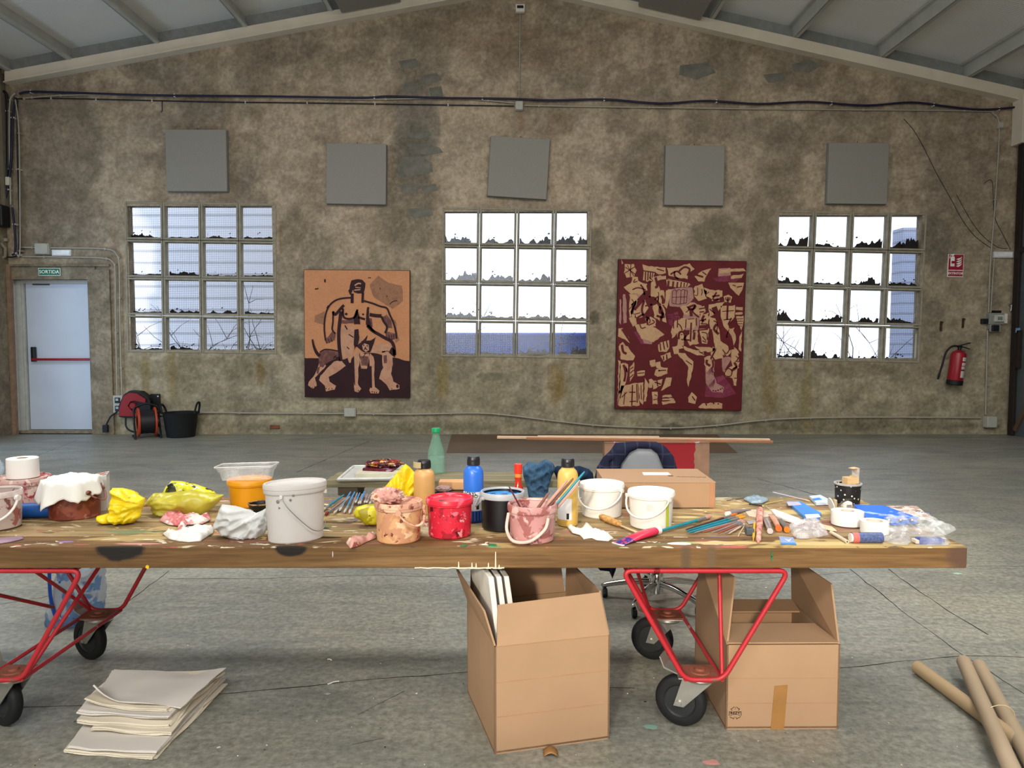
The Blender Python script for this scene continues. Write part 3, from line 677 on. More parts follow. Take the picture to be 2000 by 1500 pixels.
for i, (pix, r, m, lbl) in enumerate([([(6, 178), (14, 195), (15, 300), (14, 330), (9, 390), (5, 420)], .018, m_cable, 'thick black cable nearest the left edge'), ([(30, 182), (20, 195), (18, 240), (19, 330), (21, 400)], .011, m_cond, 'pale conduit in the cable bundle of the left corner'),
        ([(30, 190), (25, 230), (22, 310), (14, 370), (8, 400)], .016, m_blue, 'navy cable twisting down the left corner'), ([(34, 195), (34, 300), (38, 420), (37, 480), (32, 500), (8, 502)], .010, m_cable, 'thin black cable bending at the foot of the left bundle'),
        ([(30, 195), (37, 260), (39, 420), (39, 490), (35, 502)], .009, m_cond, 'pale conduit at the right of the left corner bundle'), ([(24, 405), (29, 450), (30, 490), (24, 498)], .014, m_blue, 'short navy cable beneath the black box')]):
    run('power_cable' if m is not m_cond else 'conduit_pipe', lbl, 'cable' if m is not m_cond else 'conduit', pix, r, m, .05 + .012 * i, 4, 2)
run('bent_wire', 'stiff black wire looping on the wall near the right corner', 'wire', [(1765, 232), (1785, 255), (1805, 290), (1830, 340), (1858, 390), (1880, 430), (1905, 462), (1938, 486)], .0035, m_cable, .008, 5)
run('bent_wire', 'thinner black wire left of the right conduit', 'wire', [(1868, 380), (1890, 420), (1910, 450), (1930, 470), (1952, 484), (1968, 485)], .003, m_cable, .008, 5)
run('bent_wire', 'black wire behind the right conduit above the white plate', 'wire', [(1922, 358), (1938, 355), (1942, 420), (1960, 460), (1974, 488)], .003, m_cable, .012, 5)
def jbox(u, v, w, h, d, lbl, mat=None, name='junction_box', lid=True, cat='junction box'):
    t = onwall(name, lbl, cat, u, v, 0.006); b = MB(); b.box((0, -d / 2, 0), (w * KW, d, h * KW)); b.build('case', mat or m_boxg, t, bevel=.006)
    if lid:
        b = MB(); b.box((0, -d - .006, 0), (w * KW * .9, .014, h * KW * .9)); l = b.build('lid', mat or m_boxg, t, bevel=.004)
        for sx in (-1, 1):
            for sz in (-1, 1):
                c = MB(); c.cyl((sx * w * KW * .38, -d - .012, sz * h * KW * .38), (sx * w * KW * .38, -d - .016, sz * h * KW * .38), .006, n=8); c.build('screw', m_cond, l)
    return t
jbox(1014, 209, 15, 17, .07, 'small grey junction box in the middle of the upper conduits')
jbox(88, 487, 27, 21, .08, 'large pale junction box above the exit sign')
jbox(685, 805, 23, 17, .06, 'grey junction box under the painting of the seated figure')
jbox(1929, 823, 19, 22, .10, 'grey box at the foot of the right corner conduit')
jbox(1951, 246, 8, 12, .05, 'tiny clamp box where the right conduit turns down')
d = jbox(1016, 19, 17, 14, .06, 'white motion detector at the top of the wall under the ridge', plain('white_plastic', '#e6e4dc', .4), 'motion_detector', False, 'detector')
b = MB(); b.box((0, -.063, .012), (12 * KW, .006, 5 * KW)); b.build('sensor_window', plain('dark_lens', '#160f0c', .2), d)
b = MB(); b.box((0, -.03, -.05), (16 * KW, .05, .03)); b.build('bracket', plain('detector_bracket', '#b7a995', .5), d, bevel=.003)
for (u, v, w, h, lbl) in [(123, 494, 37, 12, 'white blank emergency lamp above the exit sign'), (1957, 498, 38, 12, 'white emergency lamp beside the right conduit')]:
    t = onwall('emergency_lamp', lbl, 'lamp', u, v, .004, group='emergency lamps'); b = MB(); b.box((0, -.02, 0), (w * KW, .04, h * KW)); b.build('case', plain('lamp_case_white', '#d5d7d6', .4), t, bevel=.004)
    b = MB(); b.box((.0, -.043, 0), (w * KW * .86, .008, h * KW * .7)); b.build('diffuser', plain('lamp_diffuser', '#eef1f4', .25), t, bevel=.002)
b = MB(); b.box((0, -.03, 0), (.05, .06, .11)); t = onwall('cable_sleeve', 'white plastic sleeve on the left corner cables', 'sleeve', 19, 355, 0, .05); b.build('sleeve', plain('white_plastic2', '#d8d4c8', .4), t, bevel=.008)
t = onwall('black_fuse_box', 'black box with cables at the left edge of the wall', 'box', 8, 425, 0); b = MB(); b.box((0, -.12, 0), (.22, .18, .28)); b.build('case', plain('black_box_plastic', '#17181b', .5), t, bevel=.02)
b = MB(); b.tube([(-.05, -.1, -.15), (-.02, -.12, -.3), (.08, -.12, -.42), (.06, -.1, -.52), (-.02, -.1, -.56)], .022, 8); b.build('hose', plain('pale_hose', '#8c8574', .6), t)
b = MB(); b.box((-.03, -.06, -.3), (.2, .03, .04)); b.build('bracket', m_cond, t)

# exit sign
def sign_board(t, w, h, mat, edge=None, d=.008):
    b = MB(); b.box((0, -d / 2, 0), (w, d, h)); return b.build('board', mat, t, bevel=.002)
t = onwall('exit_sign', 'green exit sign with white lettering above the door', 'sign', 97, 531, .004, .03); w, h = 43 * KW, 15 * KW
sign_board(t, w, h, plain('sign_border', '#c9d6cd', .4)); b = MB(); b.box((0, -.0095, 0), (w - .02, .003, h - .02)); b.build('green_field', plain('sign_green', '#0b6b45', .4), t)
b = text_mesh('SORTIDA', .064, .0008, .0010); b.build('lettering', plain('sign_white', '#eef3ee', .5), t, (0, -.013, -.002), STAND)
# extinguisher sign
t = onwall('extinguisher_sign', 'red and white fire extinguisher sign on the right of the wall', 'sign', 1866, 519, .018); w, h = 31 * KW, 44 * KW
sign_board(t, w, h, plain('sign_white_board', '#e5e3df', .45)); m_sr = plain('sign_red', '#a01c33', .45); m_sw = plain('sign_white', '#eef3ee', .5)
b = MB(); b.box((0, -.0095, .045), (w - .02, .003, h * .66)); b.build('red_field', m_sr, t); b = MB(); b.box((0, -.0095, -h / 2 + .048), (w - .02, .003, .07)); b.build('red_strip', m_sr, t)
b = text_mesh('EXTINTOR', .041, .0008, .0010); b.build('lettering', m_sw, t, (0, -.013, -h / 2 + .048), STAND)
b = MB(); b.prism([(-.075, -.055), (-.02, -.055), (-.02, .06), (-.03, .078), (-.065, .078), (-.075, .06)], 0, .001); b.prism([(-.06, .082), (-.035, .082), (-.035, .095), (-.02, .1), (-.03, .112), (-.065, .106), (-.085, .085), (-.09, .05), (-.082, .05), (-.076, .085), (-.06, .095)], 0, .001)
pic = b.build('pictogram', m_sw, t, (0, -.012, .045), STAND)
b = MB(); b.box((-.0475, .0, .012), (.04, .03, .0016)); b.build('pictogram_band', m_sr, t, (0, -.0135, .045), STAND)
for i in range(4):
    b = MB(); o_ = -.05 + i * .03; b.prism([(.0, o_), (.03, o_ - .012), (.06, o_ + .004), (.08, o_ + .038), (.055, o_ + .02), (.03, o_ + .012)], 0, .001); b.build('flame', m_sw, t, (0, -.012, .045), STAND)
# fire extinguisher
c = W(1869, 716, .12); t = thing('fire_extinguisher', 'red fire extinguisher hanging on the right of the wall', 'extinguisher', tuple(c), (.04, .09, 0))
m_red = plain('extinguisher_red', '#9c1426', .35, 0, .5, .05); b = MB()
H_ = .46; b.lathe([(0, -.23), (.085, -.23), (.095, -.2), (.095, .15), (.085, .185), (.05, .21), (.03, .22), (0, .22)], 24); b.build('cylinder', m_red, t)
b = MB(); b.lathe([(0, -.245), (.092, -.245), (.1, -.235), (.1, -.185), (.096, -.18)], 24); b.build('foot_ring', plain('black_rubber', '#141519', .6), t)
b = MB(); b.cyl((0, 0, .21), (0, 0, .26), .022, n=12); b.box((0, 0, .265), (.05, .03, .03)); b.build('valve', plain('black_plastic', '#15161a', .4), t)
b = MB(); b.box((.05, 0, .30), (.17, .022, .012), (0, -.35, 0)); b.box((.06, 0, .262), (.15, .022, .012), (0, .2, 0)); b.build('lever', plain('black_plastic', '#15161a', .4), t)
b = MB(); b.tube(smooth_path([(-.02, -.02, .27), (-.12, -.03, .26), (-.19, -.03, .17), (-.215, -.03, .0), (-.235, -.03, -.12)], 5), .013, 8); b.tube([(-.235, -.03, -.12), (-.245, -.03, -.19)], [.017, .012], 8); b.build('hose', plain('black_rubber', '#141519', .6), t)
def cyl_label(r, z0, z1, a0, a1, M=None):
    b = MB(); n = 10; vs = []
    for z in (z0, z1):
        for i in range(n + 1):
            a = a0 + (a1 - a0) * i / n; vs.append((r * math.cos(a), r * math.sin(a), z))
    b.add(vs, [(i, i + 1, n + 2 + i, n + 1 + i) for i in range(n)], 0, True, M); return b
for (z0, z1) in ((.08, .13), (.02, .06), (-.03, .01), (-.14, -.05)):
    cyl_label(.0965, z0, z1, -1.5, -.6).build('paper_label', plain('label_white', '#d9d6d0', .5), t)
for (u, v) in ((1837, 637), (1880, 631)):
    t = onwall('rusty_bracket', 'rusty bracket to the %s above the extinguisher' % ('left' if u < 1850 else 'right'), 'bracket', u, v, .02); b = MB(); b.box((0, -.01, 0), (.025, .02, .13)); b.box((0, -.025, .05), (.03, .03, .014)); b.build('strap', plain('rusty_iron', '#4a3524', .9, .3, var=.3), t, bevel=.002)
t = onwall('wall_hook', 'small dark wire hook below the upper left cables', 'hook', 318, 208, 0); b = MB(); b.tube([(0, -.005, .08), (0, -.02, .04), (.0, -.02, -.06), (-.015, -.02, -.08)], .005, 6); b.build('hook', m_cable, t)
# switch boxes
t = onwall('switch_unit', 'cluster of switch boxes on the right corner conduit', 'switch', 1940, 622, .01)
b = MB(); b.box((0, -.04, -.005), (.2, .08, .15)); b.build('case', plain('grey_case', '#8e9189', .5), t, bevel=.006); b = MB(); b.box((.02, -.09, .0), (.12, .03, .09)); b.build('display_unit', plain('pale_case', '#c6c7bd', .4), t, bevel=.004)
b = MB(); b.box((.025, -.107, .0), (.06, .005, .045)); b.build('screen', plain('lcd_grey', '#7d8b84', .2), t); b = MB(); b.box((.11, -.03, .0), (.09, .06, .13)); b.build('side_box', plain('white_plastic', '#e6e4dc', .4), t, bevel=.004)
b = MB(); b.box((-.135, -.03, -.04), (.08, .06, .07)); b.box((-.02, -.085, -.13), (.09, .03, .08)); b.box((-.06, -.04, -.16), (.05, .05, .04)); b.build('plug', plain('black_plastic', '#15161a', .4), t, bevel=.004)
b = MB(); b.box((-.01, -.035, -.13), (.15, .07, .1)); b.build('socket_base', plain('grey_case', '#8e9189', .5), t, bevel=.004); b = MB(); b.box((.02, -.03, .09), (.1, .05, .03)); b.build('top_clip', plain('black_plastic', '#15161a', .4), t)
t = onwall('door_bolt', 'small steel bolt on the wall by the right gate', 'bolt', 1974, 596, 0); b = MB(); b.box((0, -.02, 0), (.07, .03, .03)); b.tube([(-.01, -.04, 0), (-.02, -.04, -.08)], .012, 8); b.build('bolt', plain('zinc', '#a9a9a4', .3, .8), t)
# red pole
p = G(1966, 846); b = MB(); b.cyl((0, 0, .0), (.03, .05, .80), .022, n=12); t = thing('red_pole', 'red pole leaning at the right end of the wall', 'pole', (W(1964, 800).x, YW - .14, 0)); b.build('pole', m_red, t)
b = MB(); b.cyl((.03, .05, .80), (.031, .052, .82), .023, n=12); b.build('cap', plain('pole_cap', '#7d1020', .4), t)
# sliding gate in the right wall
t = thing('door_2', 'dark steel gate in the right side wall', 'door', (XR - .01, YW - .12, 0)); t['kind'] = 'structure'; m_dk = plain('dark_brown_steel', '#2c2320', .6, .2, var=.3)
b = MB(); b.box((-.03, -.02, W(1990, 250).z / 2), (.07, .1, W(1990, 250).z)); b.box((-.03, -1.0, W(1990, 250).z), (.07, 2.0, .08)); b.build('gate_frame', m_dk, t, bevel=.004)
b = MB(); b.box((-.01, -1.0, 2.0), (.03, 1.95, 4.0)); b.build('gate_panel', plain('gate_sheet', '#5c6468', .5, .3), t)
b = MB(); b.box((-.05, -.12, 1.15), (.05, .05, .5)); b.build('gate_lock', m_dk, t, bevel=.004); b = MB(); b.box((-.035, -.12, 2.45), (.05, .2, .06)); b.build('gate_rail', m_dk, t); b = MB(); b.box((-.06, -.1, 1.4), (.03, .05, .06)); b.build('lock_label', plain('lock_blue', '#7fa2c4', .4), t)
b = MB(); b.box((-.04, -.35, .5), (.03, .06, 1.0), (.55, 0, 0)); b.build('gate_brace', plain('brace_wood', '#5d4a3a', .8), t)

# ------------------------------------------------------------------ sockets, reels and rubber bucket on the floor by the door
t = onwall('socket_box', 'pale double socket box beside the red cable reel', 'socket', 235, 789, 0); b = MB(); b.box((0, -.035, 0), (.13, .07, .24)); b.build('case', m_boxg, t, bevel=.008)
for z in (.055, -.055):
    b = MB(); b.box((.0, -.074, z), (.07, .012, .075)); s_ = b.build('socket', plain('black_plastic', '#15161a', .4), t, bevel=.004); b = MB(); b.box((0, -.084, z + .01), (.035, .01, .03)); b.build('flap', plain('flap_grey', '#9db1b6', .4), s_)
c = W(264, 792, .1); t = thing('wall_cable_reel', 'red and black cable reel mounted on the wall by the door', 'cable reel', tuple(c))
m_rr = plain('reel_red', '#8d1a1f', .45, 0, .4, .06); m_bk = plain('reel_black', '#101114', .5)
b = MB(); b.prism([(-.2, -.15), (-.2, .0), (-.13, .15), (-.05, .2), (.08, .19), (.2, .1), (.22, .06), (.22, -.1), (.1, -.16), (-.1, -.165)], -.08, .06); b.build('drum_case', m_bk, t, (0, .02, 0), STAND, bevel=.012)
b = MB(); b.prism([(-.185, -.135), (-.18, -.03), (-.12, .13), (-.04, .175), (.06, .165), (.17, .09), (.165, .04), (.03, .07), (-.03, .06), (-.07, .0), (-.03, -.05), (.08, -.14)], .06, .085); b.build('red_cover', m_rr, t, (0, .02, 0), STAND, bevel=.008)
b = MB(); b.lathe([(0, .1), (.038, .1), (.045, .09), (.045, .06)], 20); b.build('hub', m_rr, t, (0, .02, 0), STAND); b = MB(); b.box((.24, .07, .02), (.13, .03, .26)); b.build('mounting_plate', m_bk, t, bevel=.004)
for z in (.12, -.08): b = MB(); b.cyl((.285, .052, z), (.285, .045, z), .01, n=8); b.build('screw', m_clip, t)
b = MB(); b.tube(smooth_path([(-.13, 0, -.15), (-.12, -.02, -.28), (-.05, -.03, -.34), (.04, -.02, -.35), (.12, -.0, -.28), (.14, .0, -.15)], 5), .012, 8); b.build('cable_loop', m_cable, t)
b = MB(); b.tube(smooth_path([(-.24, 0, -.08), (-.32, -.01, -.14), (-.36, -.01, -.2), (-.39, -.01, -.26)], 5), .01, 8); b.box((-.4, -.01, -.31), (.06, .05, .1)); b.build('plug_lead', m_cable, t)
# orange reel on the floor
g = G(300, 851); t = thing('floor_cable_reel', 'orange and black cable reel standing on the floor', 'cable reel', (g.x, 10.0, 0), (0, 0, .55)); m_or = plain('reel_orange', '#b5401d', .5, 0, .4, .1)
RX = Matrix.Rotation(PI / 2, 4, 'Y')
for x0 in (-.1, .1):
    b = MB(); b.lathe([(.09, x0 - .012), (.185, x0 - .012), (.19, x0 - .008), (.19, x0 + .008), (.185, x0 + .012), (.09, x0 + .012)], 28, Matrix.Translation((0, 0, .205)) @ RX); b.build('flange', m_or, t)
b = MB(); b.lathe([(0, -.09), (.15, -.09), (.155, -.06), (.15, -.03), (.155, 0), (.15, .03), (.155, .06), (.15, .09), (0, .09)], 24, Matrix.Translation((0, 0, .205)) @ RX); b.build('wound_cable', m_cable, t)
b = MB(); b.cyl((.1, 0, .205), (.14, 0, .205), .075, n=20); b.build('centre_plate', plain('black_plastic', '#15161a', .4), t, bevel=.004)
b = MB(); b.tube(round_path([(.15, -.16, .015), (.15, 0, .21), (.15, .02, .4), (0, .02, .45), (-.15, .02, .4), (-.15, 0, .21), (-.15, -.16, .015)], .05), .013, 8); b.tube([(.15, -.18, .015), (.15, .17, .015)], .014, 8); b.tube([(-.15, -.18, .015), (-.15, .17, .015)], .014, 8); b.build('stand', m_bk, t)
# rubber bucket
x, y, r, h = cylfit(322, 384, 854, 800, 0); y = YW - r * 1.05 - .045; x = at(353, 830, y).x; t = thing('rubber_bucket', 'black rubber bucket with two handles on the floor by the reels', 'bucket', (x, y, 0)); m_rb = plain('black_rubber_matt', '#15171a', .7, 0, .3)
b = MB(); b.lathe([(0, 0), (r * .82, 0), (r * .9, .1), (r * 1.02, h - .02), (r * 1.05, h), (r * 1.0, h), (r * .86, .1), (r * .78, .02), (0, .02)], 36); b.build('body', m_rb, t)
for s_, up in ((-1, .02), (1, .05)):
    b = MB(); b.tube(smooth_path([(s_ * r * 1.0, -.07, h - .02), (s_ * r * 1.12, -.05, h + .05 + up), (s_ * r * 1.16, 0, h + .08 + up), (s_ * r * 1.12, .05, h + .05 + up), (s_ * r * 1.0, .07, h - .02)], 4), .014, 8); b.build('handle', m_rb, t)
# loose brick in the gap under the plaster
b = MB(); b.box((0, 0, 0), (.13, .03, .05)); b.build('brick', plain('old_brick', '#7c4b35', .95, var=.3), wall_back, (W(537, 834).x, YW, W(537, 834).z), bevel=.006)
# ================================================================== paintings
def canvas(name, label, u, v, wpx, hpx, rot, off, edge_mat, face_mat):
    c = W(u, v, off); t = thing(name, label, 'painting', tuple(c), (0, rot, 0)); w, h = wpx * KW, hpx * KW
    b = MB(); b.box((0, .02, 0), (w, .045, h)); b.build('stretcher', edge_mat, t, bevel=.002)
    b = MB(); b.box((0, -.004, 0), (w - .014, .004, h - .014)); b.build('canvas_face', face_mat, t)
    return t, w, h
class Art:
    """flat paint on the canvas: crop pixels -> canvas metres, one mesh for each colour layer"""
    def __init__(s, x0, y0, x1, y1, w, h): s.q = (x0, y0, x1, y1, w, h); s.n = 0; s.sw = 1.3
    def p(s, a):
        x0, y0, x1, y1, w, h = s.q; return [((x - x0) / (x1 - x0) * w - w / 2, h / 2 - (y - y0) / (y1 - y0) * h) for x, y in a]
    def layer(s, name, mat, parent, polys=(), strokes=(), dots=(), rough=.004):
        b = MB(); rr = random.Random(s.n + 5); s.n += 1; z = s.n * .0012
        for P in polys:
            q = s.p(P); out = []
            for i in range(len(q)):
                a, c = Vector(q[i]), Vector(q[(i + 1) % len(q)]); k = max(1, int((c - a).length / .035))
                for j in range(k):
                    e = a.lerp(c, j / k); out.append(Vector((e.x + rr.uniform(-rough, rough), e.y + rr.uniform(-rough, rough))))
            m = len(out); vo, eo, fo = delaunay_2d_cdt(out, [(i, (i + 1) % m) for i in range(m)], [], 1, 1e-7)[:3]
            b.add([(v_.x, v_.y, z) for v_ in vo], [tuple(f) for f in fo])
        for S in strokes:
            pts, w = S[0], S[1]; w1 = S[2] if len(S) > 2 else w; k = s.q[4] / (s.q[2] - s.q[0])
            b.ribbon(smooth_path([(x, y, 0) for x, y in s.p(pts)], 4), w * k * s.sw, z, 0, w1 * k * s.sw)
        for (x, y, rx, ry) in dots:
            k = s.q[4] / (s.q[2] - s.q[0]); (cx, cy), = s.p([(x, y)])
            b.add([(cx + rx * k * math.cos(a * PI / 5), cy + ry * k * math.sin(a * PI / 5), z) for a in range(10)], [tuple(range(10))])
        return tag(b.build(name, mat, parent, (0, -.006, 0), STAND), kind='stuff')
def paint(name, hx, hx2, amt=.5, sc=6):
    s = Sh(name, .6, 0, .25); n = s.noise(sc, 5, .65, .8); n2 = s.noise(40, 3, .6)
    c = s.mix(s.ramp(n, [(.45, 0.), (.62, amt)]), hexc(hx), hexc(hx2)); s.color(s.mix(.25, c, s.ramp(n2, [(.3, hexc('#b0b0b0')), (.7, hexc('#ffffff'))]), 'MULTIPLY')); return s.m
p_peach = paint('peach_paint', '#d69569', '#cd8b5f', .5, 3); p_dark = paint('dark_maroon_paint', '#2f1219', '#3c1820', .6); p_skin = paint('skin_paint', '#d19d7e', '#b8846c', .6, 9); p_wash = paint('maroon_wash', '#6d4442', '#8f6253', .7, 12); p_pale = paint('scumbled_peach', '#a8785a', '#92664e', .8, 14)
t, w, h = canvas('figure_painting', 'painting of a seated figure and dog on peach ground', 697.5, 652.5, 205, 247, .008, .06, plain('dark_canvas_edge', '#4a2a20', .8), p_peach)
A = Art(78, 105, 1175, 1428, w - .016, h - .016)
A.layer('pale_marks', p_pale, t, [[(760, 250), (850, 160), (960, 230), (1100, 260), (1110, 420), (1000, 500), (800, 380)], [(190, 580), (290, 530), (290, 680), (180, 640)], [(1000, 600), (1040, 640), (1040, 720), (1070, 830), (1030, 860)]])
A.layer('dark_ground', p_dark, t, [[(72, 1022), (215, 1025), (330, 1000), (440, 1040), (600, 1010), (700, 965), (800, 960), (900, 985), (1030, 1010), (1130, 1040), (1180, 1048), (1180, 1432), (72, 1432)]])
A.layer('light_limbs', p_skin, t, [[(450, 690), (600, 690), (600, 900), (560, 1065), (545, 1070), (525, 1020), (480, 1030), (455, 1045)], [(230, 1060), (280, 1075), (300, 1105), (220, 1190), (185, 1230), (205, 1310), (160, 1345), (110, 1310), (115, 1270), (165, 1220), (200, 1160)],
    [(455, 1035), (505, 1100), (430, 1160), (330, 1215), (340, 1270), (405, 1310), (390, 1350), (300, 1370), (285, 1310), (225, 1250), (240, 1210), (330, 1110), (380, 1060)], [(600, 960), (650, 935), (662, 1000), (640, 1120), (635, 1300), (668, 1340), (640, 1380), (600, 1370), (590, 1320), (600, 1120), (588, 1020)],
    [(760, 965), (800, 1000), (812, 1060), (805, 1200), (815, 1320), (862, 1360), (850, 1390), (770, 1385), (752, 1355), (775, 1300), (760, 1150), (755, 1050)], [(890, 945), (960, 940), (1000, 970), (1000, 1080), (985, 1180), (1010, 1260), (1072, 1300), (1070, 1340), (970, 1352), (930, 1290), (860, 1230), (870, 1180), (900, 1120), (890, 1030)],
    [(780, 880), (900, 870), (960, 860), (1000, 900), (990, 935), (900, 960), (780, 960)], [(650, 970), (755, 970), (745, 1060), (732, 1130), (670, 1130), (660, 1060)]])
A.layer('wash_areas', p_wash, t, [[(235, 960), (290, 928), (430, 950), (440, 1000), (360, 1050), (300, 1080), (270, 1120), (235, 1110), (222, 1060)], [(288, 830), (370, 745), (408, 770), (392, 830), (310, 872)], [(925, 750), (960, 738), (1032, 760), (1032, 810), (970, 832), (930, 790)], [(890, 590), (940, 560), (985, 620), (1000, 700), (945, 700), (915, 640)],
    [(720, 590), (780, 600), (790, 690), (730, 680)], [(450, 625), (600, 615), (600, 650), (460, 660)], [(900, 990), (940, 980), (940, 1070), (905, 1070)], [(660, 1000), (745, 1000), (735, 1100), (670, 1095)], [(210, 1120), (235, 1110), (220, 1190), (200, 1180)]])
A.layer('dark_shapes', p_dark, t, [[(556, 260), (572, 212), (630, 192), (690, 203), (716, 238), (710, 300), (698, 342), (640, 346), (600, 330), (586, 305), (560, 362), (538, 320), (552, 300)], [(612, 522), (640, 508), (652, 600), (664, 662), (600, 662), (588, 600)], [(735, 480), (757, 490), (752, 600), (790, 700), (830, 760), (780, 730), (718, 665)],
    [(600, 720), (640, 712), (652, 800), (640, 860), (600, 935), (594, 850)], [(615, 890), (690, 830), (738, 772), (725, 832), (770, 830), (826, 793), (790, 900), (765, 962), (690, 952), (640, 912)], [(990, 900), (1030, 930), (1025, 1010), (960, 960)], [(300, 1085), (370, 1050), (385, 1000), (420, 985), (360, 1060)], [(480, 1040), (530, 1020), (540, 1080), (505, 1095)], [(400, 1010), (440, 1000), (450, 1050), (420, 1050)]],
    [([(580, 345), (577, 445)], 24), ([(690, 335), (686, 440)], 20), ([(565, 388), (480, 395), (410, 415), (350, 460), (310, 530), (290, 620), (285, 720), (297, 835)], 14), ([(492, 465), (450, 510), (400, 565), (376, 535)], 22), ([(378, 530), (376, 640), (368, 720), (402, 765)], 14), ([(462, 530), (447, 640), (436, 760), (440, 900), (458, 1050)], 28),
     ([(700, 420), (790, 445), (870, 475), (940, 495), (970, 560), (1010, 650), (1035, 740), (1042, 812)], 15), ([(760, 562), (820, 572), (885, 575)], 28), ([(885, 580), (905, 630), (942, 690), (922, 755)], 18), ([(480, 500), (490, 592), (560, 607), (612, 580), (632, 510)], 17), ([(640, 590), (712, 612)], 18), ([(735, 675), (790, 730), (860, 770), (930, 810), (985, 840), (1012, 890), (1022, 985)], 26),
     ([(160, 825), (172, 890), (200, 960), (238, 1000)], 14, 30), ([(235, 960), (300, 928), (430, 945)], 10), ([(1050, 415), (1000, 425), (970, 455)], 6), ([(500, 675), (525, 720)], 10), ([(330, 470), (310, 500)], 8), ([(540, 770), (590, 800)], 8), ([(520, 900), (545, 925)], 8), ([(300, 830), (310, 865)], 5), ([(325, 815), (340, 860)], 5), ([(350, 800), (368, 850)], 5), ([(960, 770), (970, 830)], 5), ([(985, 765), (995, 828)], 5), ([(1010, 765), (1015, 822)], 5),
     ([(720, 960), (690, 1010)], 6), ([(590, 1000), (600, 1300)], 8), ([(770, 1100), (775, 1330)], 14), ([(250, 1180), (340, 1060)], 10)],
    [(515, 558, 15, 13), (692, 560, 12, 11), (295, 215, 9, 20), (200, 300, 12, 7), (220, 297, 8, 8), (752, 180, 8, 6), (768, 180, 7, 6), (870, 290, 4, 12), (940, 370, 5, 8), (785, 1370, 7, 7), (808, 1375, 7, 7), (830, 1377, 7, 7), (640, 1360, 5, 8), (300, 1340, 5, 8), (330, 1345, 5, 8), (360, 1340, 5, 8), (1050, 1310, 14, 20), (130, 1325, 4, 7), (155, 1330, 4, 7), (180, 1322, 4, 7), (990, 1335, 5, 6)])
A.layer('light_accents', p_skin, t, [[(680, 885), (705, 860), (748, 880), (752, 930), (720, 952), (690, 932)], [(640, 840), (665, 810), (672, 850), (650, 865)], [(950, 945), (920, 950), (940, 965)]], [([(606, 262), (640, 240), (672, 242)], 11), ([(600, 310), (665, 303)], 9), ([(612, 280), (668, 285)], 7)])
A.layer('dog_features', p_dark, t, [], [([(690, 885), (705, 880)], 9), ([(728, 885), (742, 892)], 9), ([(700, 930), (715, 918), (735, 932)], 8), ([(712, 900), (716, 915)], 10)])

p_red = paint('dark_red_paint', '#641a1f', '#722127', .6, 3); p_tan = paint('tan_paint', '#d2a97f', '#c29673', .6, 8); p_pink = paint('dusty_pink_paint', '#ba8b7f', '#a87670', .7, 9); p_mag = paint('magenta_wash', '#7f2a45', '#94455a', .7, 7)
t, w, h = canvas('crowd_painting', 'large dark red painting crowded with pale figures', 1328.5, 655, 247, 289, .0165, .07, plain('dark_red_edge', '#3a1012', .8), p_red)
A = Art(72, 50, 1270, 1455, w - .016, h - .016)
A.layer('magenta_wash', p_mag, t, [[(930, 1180), (1090, 1120), (1170, 1230), (1220, 1300), (1100, 1340), (920, 1330)], [(960, 210), (1100, 180), (1240, 190), (1180, 240), (1000, 240)], [(545, 560), (640, 530), (670, 600), (620, 720), (560, 640)], [(230, 730), (320, 700), (400, 850), (300, 840)]])
A.layer('pink_areas', p_pink, t, [[(118, 375), (140, 372), (155, 450), (158, 640), (130, 650), (118, 500)], [(88, 420), (102, 420), (108, 560), (106, 660), (90, 640)], [(185, 390), (290, 330), (340, 350), (250, 440), (210, 520), (180, 480)], [(540, 320), (700, 300), (770, 300), (790, 400), (700, 490), (560, 480)], [(1070, 960), (1120, 940), (1170, 960), (1110, 1060), (1080, 1090)],
    [(915, 950), (975, 940), (1005, 1000), (1000, 1120), (1030, 1200), (1100, 1240), (1090, 1290), (990, 1285), (925, 1200), (920, 1080)], [(290, 720), (370, 660), (450, 740), (400, 840), (330, 830)], [(700, 500), (800, 470), (850, 560), (840, 700), (720, 700), (690, 580)], [(1010, 120), (1120, 110), (1130, 180), (1010, 190)]])
